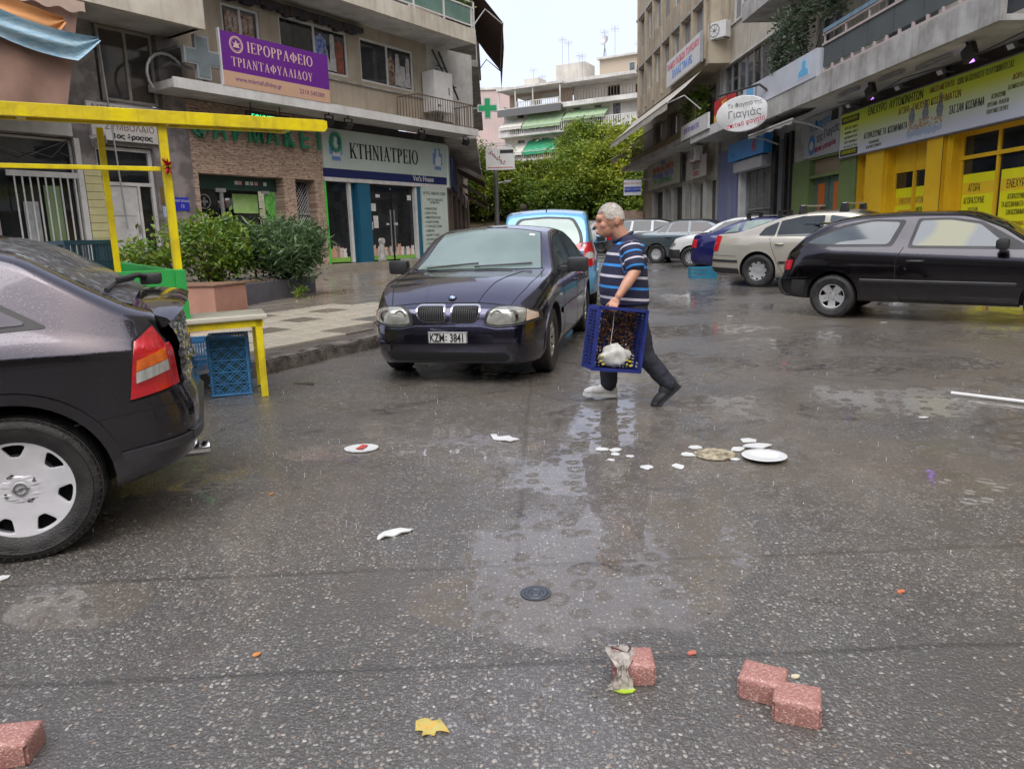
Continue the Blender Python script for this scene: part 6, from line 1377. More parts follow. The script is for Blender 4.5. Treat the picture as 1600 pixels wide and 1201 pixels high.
    def hit(s, axis, a, b):
        if axis in ('L', 'R'):
            sg = 1 if axis == 'L' else -1; h = s.bvh.ray_cast(Vector((a, 3 * sg, b)), Vector((0, -sg, 0)))
        elif axis == 'T': h = s.bvh.ray_cast(Vector((b, a, 4)), Vector((0, 0, -1)))          # a = y, b = x
        elif axis == 'F': h = s.bvh.ray_cast(Vector((s.x1 + 3, a, b)), Vector((-1, 0, 0)))
        else: h = s.bvh.ray_cast(Vector((s.x0 - 3, a, b)), Vector((1, 0, 0)))
        if h[0] is None: return None, None
        nn = h[1]
        d = {'L': (0, 1, 0), 'R': (0, -1, 0), 'T': (0, 0, 1), 'F': (1, 0, 0), 'B': (-1, 0, 0)}[axis]
        if nn.dot(Vector(d)) < 0: nn = -nn
        return h[0], nn
    def patch(s, name, axis, poly, m_, off=.004, nu=14, nv=8, parent=None, rim=.012, r=0., dome=0.):
        if r: poly = rounded(poly, r)
        amin, amax = min(p[0] for p in poly), max(p[0] for p in poly); cols = sorted(set([amin + (amax - amin) * i / nu for i in range(nu + 1)] + [p[0] for p in poly])); c2 = [cols[0]]
        for c in cols[1:]:
            if c - c2[-1] > 1e-4: c2.append(c)
        cols = c2; grid = []
        for a in cols:
            zs = []
            aa = min(max(a, amin + 1e-5), amax - 1e-5)
            for p, q in zip(poly, poly[1:] + poly[:1]):
                if (p[0] - aa) * (q[0] - aa) < 0: zs.append(p[1] + (q[1] - p[1]) * (aa - p[0]) / (q[0] - p[0]))
                elif abs(p[0] - aa) < 1e-9: zs.append(p[1])
            if len(zs) < 2: continue
            lo, hi = min(zs), max(zs); col = []
            for j in range(nv + 1):
                b = lo + (hi - lo) * j / nv; h, nn = s.hit(axis, a, b)
                if h is None: col = None; break
                dm = dome * (1 - (2 * j / nv - 1) ** 2) * (1 - (2 * (a - amin) / (amax - amin) - 1) ** 2)
                col.append((h + nn * (off + dm), h - nn * rim))
            if col: grid.append(col)
        mb = MB(); W = nv + 1
        for c in grid:
            for p, _ in c: mb.v.append(tuple(p))
        for i in range(len(grid) - 1):
            for j in range(nv): mb.f.append([i * W + j, i * W + j + 1, (i + 1) * W + j + 1, (i + 1) * W + j]); mb.mi.append(0)
        edge = [(i, 0) for i in range(len(grid))] + [(len(grid) - 1, j) for j in range(1, W)] + [(i, nv) for i in range(len(grid) - 2, -1, -1)] + [(0, j) for j in range(nv - 1, 0, -1)]
        b_ = len(mb.v); k = len(edge)
        for i, j in edge: mb.v.append(tuple(grid[i][j][1]))
        for t in range(k): i, j = edge[t]; i2, j2 = edge[(t + 1) % k]; mb.f.append([i * W + j, i2 * W + j2, b_ + (t + 1) % k, b_ + t]); mb.mi.append(0)
        return mb.build(name, m_, parent or s.root, 30)
    def strip(s, name, axis, line, w_, m_, off=.003, parent=None, step=.03, rim=.004):
        """ribbon of width w_ following a 2-d polyline on the body"""
        pts = []
        for a, b in zip(line, line[1:]):
            a = Vector(a); b = Vector(b); k = max(1, int((b - a).length / step)); pts += [a.lerp(b, i / k) for i in range(k)]
        pts.append(Vector(line[-1])); mb = MB(); prev = None
        for i, p in enumerate(pts):
            d = (pts[min(i + 1, len(pts) - 1)] - pts[max(i - 1, 0)]).normalized(); q = Vector((-d.y, d.x)) * w_ / 2; row = []
            for sgn in (-1, 1):
                h, nn = s.hit(axis, p.x + q.x * sgn, p.y + q.y * sgn)
                if h is None: row = None; break
                row.append((h - nn * rim, h + nn * off))
            if row:
                b_ = len(mb.v); mb.v += [tuple(row[0][0]), tuple(row[0][1]), tuple(row[1][1]), tuple(row[1][0])]
                if prev is not None:
                    for j in range(3): mb.f.append([prev + j, prev + j + 1, b_ + j + 1, b_ + j]); mb.mi.append(0)
                prev = b_
            else: prev = None
        return mb.build(name, m_, parent or s.root, 30)
    def both(s, fn, *a, **k):
        out = []
        for ax in ('L', 'R'):
            a2 = list(a); a2[1] = ax; out.append(fn(*a2, **k))
        return out
    def lr(s, fn, name, axis, poly, *a, **k):
        """front/back/top patch and its mirror image"""
        fn(name, axis, poly, *a, **k); fn(name, axis, [(-p[0], p[1]) for p in poly][::-1], *a, **k)
    def wheels(s, style, rimR, width=.19, rimm=None, face=None, sides=(1, -1)):
        tm, rm = wheel_meshes(s.Rw, width, rimR, style, rimm or M_alloy)
        for ax in s.axles:
            for sg in sides:
                e = bpy.data.objects.new('wheel', tm); C.objects.link(e); e.parent = s.root; e.name = 'wheel'
                e.location = (ax, sg * (s.hw(ax) - .025 - width / 2), s.Rw); e.rotation_euler = (0, 0, 0 if sg > 0 else math.pi)
                r = bpy.data.objects.new('rim', rm); C.objects.link(r); r.parent = e
                if face: face(e)
    def arches(s, m_=None, w_=.03, off=.012, a0=-8, a1=188, axes=None):
        for ax in axes or s.axles:
            line = [(ax + (s.arch + w_ / 2 + .002) * math.cos(R(a)), s.Rw + .01 + (s.arch + w_ / 2 + .002) * math.sin(R(a))) for a in range(a0, a1, 7)]
            s.both(s.strip, 'wheel_arch_trim', 'L', line, w_, m_ or s.p, off=off, rim=.01)
    def mirror(s, x, y, z, m_, sz=(.11, .2, .13), glass=True):
        for sg in (1, -1):
            mb = MB(T(x, sg * y, z)); mb.bevbox(-sz[0] / 2, sz[0] / 2, -sz[1] / 2, sz[1] / 2, -sz[2] / 2, sz[2] / 2, .035); mb.bevbox(-.03, .04, -sg * sz[1] / 2 - .08, -sg * sz[1] / 2 + .03, -sz[2] / 2 - .01, -.01, .01)
            o = mb.build('wing_mirror', m_, s.root, 50)
            g = MB(T(x, sg * y, z)); g.box(-sz[0] / 2 - .004, -sz[0] / 2, -sz[1] / 2 + .02, sz[1] / 2 - .02, -sz[2] / 2 + .02, sz[2] / 2 - .02); g.build('mirror_glass', M_cglass, o)
    def handle(s, x, z, m_, L_=.17, sides=('L', 'R')):
        for ax in sides:
            h, nn = s.hit(ax, x, z)
            if h is None: continue
            sg = 1 if ax == 'L' else -1; mb = MB(T(h.x, h.y, h.z)); mb.tube([(-L_ / 2, 0, 0), (-L_ * .35, sg * .03, 0), (L_ * .35, sg * .03, .0), (L_ / 2, 0, 0)], [.012, .016, .016, .012], 8); mb.build('door_handle', m_, s.root, 60)
    def place(s, x, y, az):
        hx = Vector((math.sin(R(az)), math.cos(R(az)), GR * math.cos(R(az)))).normalized(); nz = Vector((0, -GR, 1)).normalized(); hy = nz.cross(hx)
        M = Matrix((hx, hy, nz)).transposed().to_4x4(); M.translation = Vector((x, y, gz(x, y)))
        s.root.location = M.to_translation(); s.root.rotation_euler = M.to_euler()

WM = {}
def wheel_meshes(Rt, wd, rr_, style, rimm):
    key = (Rt, wd, rr_, style, rimm.name)
    if key in WM: return WM[key]
    Q = Matrix.Rotation(R(-90), 4, 'X')                      # axis z -> +y (outer side)
    mb = MB(); h = wd / 2; s_ = Rt - rr_
    prof = [(rr_ - .02, -h * .85), (rr_ + .01, -h * .98), (rr_ + s_ * .5, -h * 1.06), (Rt - .03, -h * 1.0), (Rt - .008, -h * .86)]
    for k in range(5):
        zc = -h * .72 + k * h * .36; prof += [(Rt, zc - h * .12), (Rt, zc + h * .1), (Rt - .009, zc + h * .11), (Rt - .009, zc + h * .22)]
    prof += [(Rt - .008, h * .86), (Rt - .02, h * .97), (Rt - .035, h * 1.0), (rr_ + s_ * .55, h * 1.07), (rr_ + s_ * .5, h * 1.045), (rr_ + s_ * .3, h * 1.04), (rr_ + .012, h * .98), (rr_ - .004, h * .93), (rr_ - .02, h * .8)]
    mb.lathe(prof, 72, Q); mb.v = mb.v
    vs, fs = [], []
    for k in range(60):                                     # shoulder blocks
        a = k * 2 * math.pi / 60; mb.box(Rt - .03, Rt - .006, -.005, .005, h * .80, h * .93, Q @ Matrix.Rotation(a, 4, 'Z'))
    tm = mb.mesh('wheel', M_tyre, 40)
    # rim face: a disc with real cut-outs, dished, over a dark brake drum
    out = h * .90
    def dish(r): return out - .014 - .030 * (1 - (r / rr_) ** 2) + (.006 if r < rr_ * .25 else 0)
    n_, uc, hu, w0, w1, off, ex = dict(seven=(7, .735, .135, .13, .27, R(12), .5), star5=(5, .62, .215, .10, .36, R(54), .6), ten=(10, .60, .27, .07, .19, 0, .5), cap9=(9, .80, .095, .15, .17, .1, .6), multi=(13, .60, .31, .06, .155, 0, .45), steel=(14, .80, .07, .10, .10, 0, 1.))[style]
    cu = bpy.data.curves.new('rimcurve', 'CURVE'); cu.dimensions = '2D'; cu.fill_mode = 'BOTH'; cu.extrude = .006; cu.bevel_depth = .0025 if style != 'steel' else .001; cu.bevel_resolution = 1
    def ring_(pts):
        sp = cu.splines.new('POLY'); sp.points.add(len(pts) - 1)
        for q, (x, y) in zip(sp.points, pts): q.co = (x, y, 0, 1)
        sp.use_cyclic_u = True
    ring_([((rr_ - .006) * math.cos(2 * math.pi * k / 96), (rr_ - .006) * math.sin(2 * math.pi * k / 96)) for k in range(96)])
    ring_([(rr_ * .15 * math.cos(2 * math.pi * k / 32), rr_ * .15 * math.sin(2 * math.pi * k / 32)) for k in range(32)])
    for i in range(n_):
        pts = []
        for k in range(28):
            f = 2 * math.pi * k / 28; cu_, su_ = math.cos(f), math.sin(f); u = abs(cu_) ** ex * (1 if cu_ > 0 else -1); v = abs(su_) ** ex * (1 if su_ > 0 else -1)
            q = uc + hu * u; th = (w0 + (w1 - w0) * (u + 1) / 2) * v + off + i * 2 * math.pi / n_; pts.append((rr_ * q * math.cos(th), rr_ * q * math.sin(th)))
        ring_(pts)
    ob = bpy.data.objects.new('t', cu); C.objects.link(ob); me_ = bpy.data.meshes.new_from_object(ob.evaluated_get(bpy.context.evaluated_depsgraph_get()))
    bm = bmesh.new(); bm.from_mesh(me_); bmesh.ops.remove_doubles(bm, verts=bm.verts[:], dist=1e-6); bmesh.ops.triangulate(bm, faces=bm.faces[:])
    for _ in range(4):
        ee = [e for e in bm.edges if e.calc_length() > rr_ * .17]
        if not ee: break
        bmesh.ops.subdivide_edges(bm, edges=ee, cuts=1); bmesh.ops.triangulate(bm, faces=[f for f in bm.faces if len(f.verts) > 3])
    bm.verts.index_update(); mb = MB(); mb.add([(v.co.x, v.co.y, v.co.z + dish(math.hypot(v.co.x, v.co.y))) for v in bm.verts], [tuple(v.index for v in f.verts) for f in bm.faces], Q); bm.free()
    bpy.data.objects.remove(ob); bpy.data.curves.remove(cu); bpy.data.meshes.remove(me_)
    mb.cur = 1; mb.lathe([(0, out - .085), (rr_ * .97, out - .085), (rr_ * .97, out - .03)], 48, Q)
    mb.cur = 2; mb.lathe([(0, out - .07), (rr_ * .62, out - .07), (rr_ * .62, out - .08)], 40, Q)
    mb.cur = 0; mb.lathe([(rr_ - .012, out - .010), (rr_ - .004, out + .002), (rr_ + .006, out + .004), (rr_ + .008, out - .004), (rr_ + .002, out - .02), (rr_ - .02, out - .10)], 72, Q)
    if style in ('seven', 'star5', 'ten', 'multi'):
        nb = 4 if style in ('seven', 'star5') else 5
        for k in range(nb):
            a = k * 2 * math.pi / nb + .5; mb.cur = 1; mb.lathe([(0, 0), (.015, 0)], 12, Q @ T(rr_ * .27 * math.cos(a), rr_ * .27 * math.sin(a), dish(rr_ * .27) + .0092)); mb.cur = 2; mb.lathe([(.0, .014), (.008, .014), (.009, .0)], 6, Q @ T(rr_ * .27 * math.cos(a), rr_ * .27 * math.sin(a), dish(rr_ * .27)))
    mb.cur = 0; mb.lathe([(0, .012), (rr_ * .13, .010), (rr_ * .155, .004), (rr_ * .155, -.01)], 24, Q @ T(0, 0, dish(0) - .0))
    rm = mb.mesh('rim', [rimm, M_under, M_grey], 32)
    WM[key] = (tm, rm); return tm, rm

# ---- 1. black hatchback close by on the left (only its rear half is in view)
P1 = paint('black_wet_paint', (.062, .057, .070), 1., .14, (.045, .042, .052))
a1 = Car('parked_car', 'black wet hatchback with silver seven-spoke wheels filling the left edge, rear towards the stall', P1,
    top=[(-0.66, .90), (-0.6375, 1.0), (-0.6075, 1.035), (-0.5325, 1.06), (-0.38, 1.135), (-0.24, 1.22), (-0.08, 1.31), (.3, 1.39), (.9, 1.425), (1.5, 1.40), (2.1, 1.12), (2.5, .98), (3.2, .82), (3.32, .7)],
    belt=[(-0.66, .83), (-0.5625, .86), (0, .875), (1, .865), (2.3, .85), (3.1, .76), (3.32, .62)],
    hw=[(-0.66, .54), (-0.63, .66), (-0.5775, .74), (-0.4875, .79), (-0.2, .835), (0.2, .85), (1.5, .855), (2.6, .85), (3.0, .78), (3.32, .5)],
    bot=[(-0.66, .34), (-0.5625, .29), (-0.4, .25), (0, .19), (3, .18), (3.32, .24)], axles=[0, 2.3], Rw=.312, arch=.362, tumble=.42,
    side=[(0, .93), (.06, .955), (.2, .975), (.45, .988), (.7, .995), (.9, .999), (.97, 1.0), (1.0, .996)],
    tail=[(.25, -.10), (.34, .03), (.50, .06), (.60, .03), (.68, .0), (.80, .0), (.98, -.03), (1.1, -.01)], nx=130, archw=.26)
a1.wheels('seven', .226, .195, mat('silver_painted_alloy', (.66, .66, .68), .38, metal=.15, col2=(.56, .56, .58), vs=5))
a1.arches(w_=.045, off=.014)
a1.both(a1.patch, 'window', 'L', [(-0.2, .975), (.30, .96), (1.0, .95), (1.0, 1.28), (.42, 1.27), (.14, 1.19)], M_trim, off=.003, r=.03, nu=30)
a1.both(a1.patch, 'window_glass', 'L', [(-0.13, .993), (.30, .98), (.97, .97), (.97, 1.255), (.42, 1.245), (.16, 1.17)], mat('violet_grey_car_glass', (.05, .045, .065), .04, col2=(.085, .08, .105), vs=2, spec=.8), off=.007, r=.04, nu=30)
a1.patch('rear_window', 'T', [(-0.5625, -.50), (.60, -.50), (.54, .02), (-0.5175, .02)], mat('rain_beaded_glass', (.05, .05, .06), .06, col2=(.22, .26, .27), vs=26, vlo=.5, vhi=.7, bump=.6, bs=60), off=.005, r=.05, nu=26, nv=18)
# tail lamp wrapped round the corner: side face and rear face in four coloured bands
for ax in ('L', 'R'):
    sgn = 1 if ax == 'L' else -1
    a1.patch('tail_lamp_gap', ax, [(-0.45, .632), (-0.4913, .895), (-0.5625, .957), (-0.6135, .87), (-0.6188, .655)], M_under, off=.006, nu=22, nv=8, rim=.01)
    lamp = a1.patch('tail_lamp', ax, [(-0.4575, .646), (-0.4973, .885), (-0.5625, .942), (-0.6038, .86), (-0.6113, .67)], M_redl, off=.014, nu=22, nv=10, rim=.01)
    a1.patch('tail_lamp_orange', ax, [(-0.4913, .765), (-0.4988, .812), (-0.5985, .845), (-0.6053, .80)], M_oral, off=.018, nu=16, nv=4, rim=.01)
    a1.patch('tail_lamp_clear', ax, [(-0.4875, .715), (-0.4913, .762), (-0.6053, .797), (-0.6075, .75)], M_clear, off=.018, nu=16, nv=4, rim=.01)
    a1.patch('tail_lamp', 'B', [(sgn * .63, .67), (sgn * .70, .67), (sgn * .70, .86), (sgn * .64, .86)], M_redl, off=.010, nu=8, nv=6, rim=.01)
M_drk = mat('joint_black', (.003, .003, .003), .8)
a1.both(a1.strip, 'bumper_gap', 'L', [(-.24, .565), (-.45, .585), (-.70, .60)], .007, M_drk, off=.002)
a1.both(a1.strip, 'bumper_strip', 'L', [(-.40, .40), (-.55, .415), (-.74, .43)], .035, mat('bumper_strip_black', (.03, .03, .033), .35, col2=(.05, .05, .055), vs=4), off=.018, rim=.01)
a1.strip('bumper_strip', 'B', [(-.66, .43), (0, .435), (.66, .43)], .035, MATS['bumper_strip_black'], off=.018, rim=.01)
a1.both(a1.strip, 'sill_seam', 'L', [(.36, .24), (2.2, .22)], .006, M_drk, off=.002)

def crumple(c, y0, y1, z0, z1, name, m_, amp=.03):
    mb = MB(); N, K = 34, 34; g = {}
    for i in range(N + 1):
        for j in range(K + 1):
            y = y0 + (y1 - y0) * i / N; z = z0 + (z1 - z0) * j / K; h, nn = c.hit('B', y, z)
            if h is None: continue
            p = Vector((y * 9, z * 7, 3)); d = abs(noise.noise(p)) + .5 * abs(noise.noise(p * 2.3)) + .3 * abs(noise.noise(p * 5)); g[i, j] = len(mb.v); mb.v.append(tuple(h + nn * (.012 + amp * d)))
    for i in range(N):
        for j in range(K):
            q = [(i, j), (i + 1, j), (i + 1, j + 1), (i, j + 1)]
            if all(k in g for k in q): mb.f.append([g[k] for k in q]); mb.mi.append(0)
    return mb.build(name, m_, c.root, 20)
crumple(a1, -.60, .60, .64, .95, 'crumpled_tailgate_wrap', mat('shiny_black_wrap', (.02, .02, .022), .18, col2=(.05, .048, .045), vs=8, coat=1, bump=.4, bs=30), .028)
0 and a1.patch('number_plate', 'B', [(-.26, .62), (.26, .62), (.26, .73), (-.26, .73)], M_plate, off=.012)
0 and a1.patch('plate_recess', 'B', [(-.34, .58), (.34, .58), (.34, .8), (-.34, .8)], M_trim, off=.004, r=.03)
# spoiler lip over the tailgate and the wiper on its pivot
mb = MB()
for k in range(21):
    y = -.60 + k * .06; h, nn = a1.hit('T', y, -.58)
    b_ = len(mb.v); e = (abs(y) / .6) ** 4 * .03
    mb.v += [(-.46, y, h.z + .030 - e * .4), (-.58, y, h.z + .030 - e), (-.69 + e * 2, y, h.z + .012 - e), (-.72 + e * 2.4, y, h.z - .006 - e), (-.68 + e * 2, y, h.z - .06), (-.52, y, h.z - .05)]
    if k:
        for j in range(6): mb.f.append([b_ - 6 + j, b_ - 6 + (j + 1) % 6, b_ + (j + 1) % 6, b_ + j]); mb.mi.append(0)
mb.f += [[0, 1, 2, 3, 4, 5], [b_ + 5, b_ + 4, b_ + 3, b_ + 2, b_ + 1, b_]]; mb.mi += [0, 0]
mb.build('tailgate_spoiler', P1, a1.root, 35)
h0, _ = a1.hit('T', .05, -.50); h1, _ = a1.hit('T', .52, -.40)
mb = MB(); mb.tube([(-.54, .0, h0.z + .05), (-.50, .12, h0.z + .075), (-.43, .36, h1.z + .045)], [.018, .014, .009], 8); mb.tube([(-.47, .05, h0.z + .055), (-.42, .32, h1.z + .03), (-.40, .56, h1.z + .012)], .01, 6); mb.bevbox(-.60, -.50, -.06, .06, h0.z + .02, h0.z + .075, .015); mb.build('rear_wiper', M_trim, a1.root, 40)
mb = MB(T(-.64, .35, .27) @ Matrix.Rotation(R(90), 4, 'Y')); mb.lathe([(.034, -.25), (.034, .1), (.028, .1), (.028, -.1)], 18, Matrix.Rotation(math.pi, 4, 'X')); mb.build('exhaust_pipe', M_chrome, a1.root, 50)
# round lightning emblem in the hub caps
def hubmark(e):
    mb = MB(T(0, .195 / 2 * .90 - .030, 0) @ Matrix.Rotation(R(-90), 4, 'X')); mb.lathe([(.026, 0), (.026, .012), (.022, .012), (.022, 0)], 24); mb.prism([(-.034, -.002), (-.004, -.006), (-.008, .004), (.034, .002), (.004, .007), (.008, -.003)], 0, .011)
    mb.build('hub_emblem', M_grey, e)
for wv in [o for o in kids(a1.root) if o.name.startswith('wheel') and 'arch' not in o.name]: hubmark(wv)
a1.root.scale = (1.08,) * 3
a1.place(-2.56, 3.99, -112)

# ---- 2. dark blue saloon facing the camera
P2 = paint('midnight_blue_paint', (.072, .070, .115), 1., .14, (.05, .05, .085))
c2 = Car('parked_car', 'dark blue wet saloon facing the camera beside the kerb, kidney grille and white number plate', P2,
    top=[(-1.0, .90), (-.93, .975), (-.4, 1.03), (-.2, 1.06), (.45, 1.33), (.85, 1.405), (1.25, 1.425), (1.62, 1.39), (2.33, 1.03), (2.5, .985), (2.9, .93), (3.2, .845), (3.38, .765), (3.46, .70)],
    belt=[(-1, .86), (-.4, .94), (1, .925), (2.3, .91), (2.7, .885), (3.1, .80), (3.35, .715), (3.46, .655)],
    hw=[(-1, .60), (-.9, .75), (-.6, .82), (0, .865), (1.3, .872), (2.725, .87), (3.0, .85), (3.2, .80), (3.36, .72), (3.46, .60)],
    bot=[(-1, .28), (-.7, .2), (0, .17), (3., .16), (3.3, .17), (3.46, .20)], axles=[0, 2.725], Rw=.316, arch=.36, tumble=.40,
    nose=[(.15, -.04), (.25, .02), (.40, .045), (.52, .04), (.56, .015), (.66, .0), (.75, -.05)], tail=[(.2, -.08), (.45, .05), (.6, .02), (.9, -.03)], nx=110)
c2.wheels('ten', .195, .19); c2.arches(w_=.025, off=.006)
c2.patch('windscreen', 'T', [(-.665, 2.36), (-.4, 2.43), (0, 2.46), (.4, 2.43), (.665, 2.36), (.545, 1.70), (.3, 1.655), (0, 1.64), (-.3, 1.655), (-.545, 1.70)], M_mist, off=.006, nu=30, nv=20)
c2.strip('windscreen_seal', 'T', [(-.675, 2.35), (-.553, 1.695), (-.3, 1.645), (0, 1.63), (.3, 1.645), (.553, 1.695), (.675, 2.35)], .016, M_trim, off=.008)
c2.patch('rear_window', 'T', [(-.6, -.15), (.6, -.15), (.52, .42), (-.52, .42)], M_cglass, off=.005, r=.04)
c2.both(c2.patch, 'window_surround', 'L', [(-.12, .975), (2.18, .965), (1.62, 1.30), (1.2, 1.345), (.75, 1.33), (.28, 1.20)], M_trim, off=.003, r=.03, nu=34)
c2.both(c2.patch, 'window', 'L', [(1.12, .985), (2.08, .985), (1.58, 1.28), (1.14, 1.325)], mat('green_tinted_car_glass', (.03, .05, .045), .04, col2=(.09, .12, .11), vs=2.4, spec=.8), off=.007, r=.03, nu=20)
c2.both(c2.patch, 'window', 'L', [(.28, .985), (1.05, .985), (1.07, 1.325), (.76, 1.31), (.40, 1.215)], MATS['green_tinted_car_glass'], off=.007, r=.03, nu=20)
c2.both(c2.patch, 'window', 'L', [(-.05, .99), (.22, .985), (.33, 1.18), (.26, 1.17)], MATS['green_tinted_car_glass'], off=.007, nu=8)
c2.both(c2.strip, 'side_rubbing_strip', 'L', [(.45, .56), (2.28, .55)], .055, P2, off=.014, rim=.01)
for ln in ([(1.10, .97), (1.09, .6), (1.05, .24)], [(.30, .96), (.36, .70), (.50, .3), (.62, .24)], [(2.12, .93), (2.10, .6), (2.12, .24)], [(.55, .245), (2.2, .235)]): c2.both(c2.strip, 'door_gap', 'L', ln, .007, M_drk, off=.0015)
c2.handle(.55, .80, P2); c2.handle(1.30, .79, P2)
c2.mirror(2.02, 1.0, 1.0, M_trim, (.12, .22, .15))
c2.lr(c2.strip, 'bonnet_gap', 'T', [(.70, 2.36), (.70, 2.8), (.655, 3.1), (.57, 3.37)], .008, M_drk, off=.0015)
c2.strip('bonnet_gap', 'F', [(-.60, .715), (-.4, .735), (-.26, .745), (.26, .745), (.4, .735), (.60, .715)], .006, M_drk, off=.002)
c2.lr(c2.strip, 'bonnet_crease', 'T', [(.25, 3.36), (.33, 3.0), (.50, 2.5)], .02, P2, off=.005)
c2.strip('bonnet_vent', 'T', [(-.40, 2.50), (0, 2.53), (.40, 2.50)], .035, M_trim, off=.003)
# lamps
for sg in (1, -1):
    f = lambda p: [(sg * a, b) for a, b in p]
    c2.patch('headlamp_surround', 'F', f([(.33, .56), (.45, .535), (.66, .55), (.82, .575), (.81, .66), (.64, .718), (.45, .722), (.36, .68)]), M_trim, off=.006, r=.03, nu=30, nv=10)
    c2.patch('headlamp', 'F', f([(.36, .572), (.46, .555), (.58, .56), (.70, .58), (.70, .69), (.60, .708), (.46, .706), (.385, .665)]), M_hlamp, off=.012, r=.03, nu=26, nv=12, dome=.01)
    c2.patch('indicator_lens', 'F', f([(.705, .582), (.79, .60), (.785, .64), (.705, .682)]), mat('pale_orange_lens', (.55, .36, .24), .12, col2=(.45, .42, .38), vs=12, coat=1), off=.012, nu=12)
    for cx in (.46, .60):
        h, nn = c2.hit('F', sg * cx, .635); mb = MB(T(h.x + .006, h.y, h.z) @ Matrix.Rotation(R(90), 4, 'Y')); mb.lathe([(.0, -.002), (.03, .004), (.052, .012), (.056, .012), (.056, -.02)], 20); mb.build('lamp_reflector', M_chrome, c2.root, 50)
    # kidney grille: chrome frame, dark inside, upright bars
    kp = rounded([(sg * .022, .575), (sg * .24, .575), (sg * .295, .62), (sg * .310, .70), (sg * .28, .728), (sg * .028, .728)], .03)
    c2.patch('kidney_frame', 'F', kp, M_chrome, off=.014, nu=20, nv=10, rim=.01)
    kq = rounded([(sg * .036, .59), (sg * .235, .59), (sg * .282, .628), (sg * .294, .694), (sg * .272, .713), (sg * .042, .713)], .025)
    c2.patch('kidney_mesh', 'F', kq, M_under, off=.017, nu=20, nv=10, rim=-.005)
    for k in range(11):
        a = sg * (.055 + k * .0205); c2.strip('grille_bar', 'F', [(a, .595), (a, .705)], .006, M_trim, off=.023, rim=-.012)
    c2.patch('fog_lamp', 'F', [(sg * (.60 + .045 * math.cos(t)), .345 + .04 * math.sin(t)) for t in [k * .5236 for k in range(12)]], M_trim, off=.006, nu=10)
h, _ = c2.hit('F', 0, .44); xq = h.x + .012
mb = MB(); mb.bevbox(xq - .02, xq, -.185, .185, .385, .495, .003); npl = mb.build('number_plate', M_plate, c2.root)
Qp = Matrix(((0, 0, 1, xq + .0005), (1, 0, 0, 0), (0, 1, 0, .44), (0, 0, 0, 1)))
mb = MB(Qp); text_mb(mb, 'KZM', .105, T(-.098, 0, 0), .003, sx=.66, bold=.002); text_mb(mb, '3841', .105, T(.092, 0, 0), .003, sx=.66, bold=.002); mb.box(-.02, -.003, .012, .02, 0, .003); mb.box(-.02, -.003, -.02, -.012, 0, .003); mb.build('plate_lettering', M_ink, npl)
mb = MB(Qp)
for x0, x1, y0, y1 in ((-.182, .182, .047, .051), (-.182, .182, -.051, -.047), (-.182, -.178, -.047, .047), (.178, .182, -.047, .047)): mb.box(x0, x1, y0, y1, 0, .002)
mb.build('plate_rim', M_ink, npl)
c2.patch('plate_holder', 'F', [(-.42, .365), (.42, .365), (.42, .47), (-.42, .47)], P2, off=.004, r=.02)
c2.patch('lower_intake', 'F', [(-.52, .225), (.52, .225), (.60, .265), (.52, .305), (-.52, .305), (-.60, .265)], M_under, off=.004, nu=24)
c2.strip('bumper_crease', 'F', [(-.76, .40), (-.5, .392), (.5, .392), (.76, .40)], .012, P2, off=.012)
c2.strip('bumper_top_line', 'F', [(-.8, .535), (-.45, .52), (-.3, .545), (.3, .545), (.45, .52), (.8, .535)], .010, P2, off=.012)
h, nn = c2.hit('T', 0, 3.30); mb = MB(T(h.x, 0, h.z + .002) @ Matrix.Rotation(R(22), 4, 'Y')); mb.cur = 0; mb.lathe([(.0, .006), (.030, .006), (.041, .003), (.041, -.004)], 28)
for k in range(4): mb.cur = 1 + k % 2; mb.lathe([(0, .0075), (.026, .0075)], 6, None, k * math.pi / 2, (k + 1) * math.pi / 2)
mb.build('round_emblem', [M_ink, M_frame, mat('emblem_blue', (.02, .2, .6), .3)], c2.root)
mb = MB()
for a, b in ((-.55, .0), (-.02, .56)):
    pts = []
    for k in range(9):
        y = a + (b - a) * k / 8; h, nn = c2.hit('T', y, 2.42 - .05 * (y / .6) ** 2 - .012 * k); pts.append(h + nn * .018)
    mb.tube(pts, .009, 6)
mb.build('wiper', M_trim, c2.root)
h, nn = c2.hit('T', .42, 1.78); c2.patch('paper_sticker', 'T', [(.44, 1.76), (.50, 1.76), (.50, 1.80), (.44, 1.80)], M_frame, off=.008, nu=3, nv=3)
c2.both(c2.patch, 'side_repeater', 'L', [(2.25, .70), (2.35, .70), (2.35, .73), (2.25, .73)], M_clear, off=.006, r=.01)
c2.place(.21, 10.09, 192.9)

# ---- 3. light blue people carrier behind it, tail towards the camera
P3 = paint('sky_blue_paint', (.12, .36, .60), .25, .15, (.12, .34, .56))
c3 = Car('parked_car', 'light blue people carrier seen from behind, parked beyond the dark blue saloon', P3,
    top=[(-.80, 1.0), (-.72, 1.12), (-.62, 1.30), (-.52, 1.50), (-.40, 1.60), (.2, 1.66), (1.2, 1.67), (1.9, 1.58), (2.7, 1.18), (3.2, 1.0), (3.45, .75)],
    belt=[(-.80, .92), (0, .98), (2.4, .95), (3.2, .85), (3.45, .66)], hw=[(-.80, .66), (-.72, .76), (-.5, .83), (0, .872), (2.5, .875), (3.1, .8), (3.45, .55)],
    bot=[(-.8, .26), (-.4, .2), (3.45, .2)], axles=[0, 2.76], Rw=.32, arch=.365, tumble=.20, tail=[(.2, .0), (.35, .08), (.58, .09), (.66, .04), (1.0, .0), (1.3, -.02)], nx=90)
c3.wheels('ten', .19); c3.arches(w_=.03)
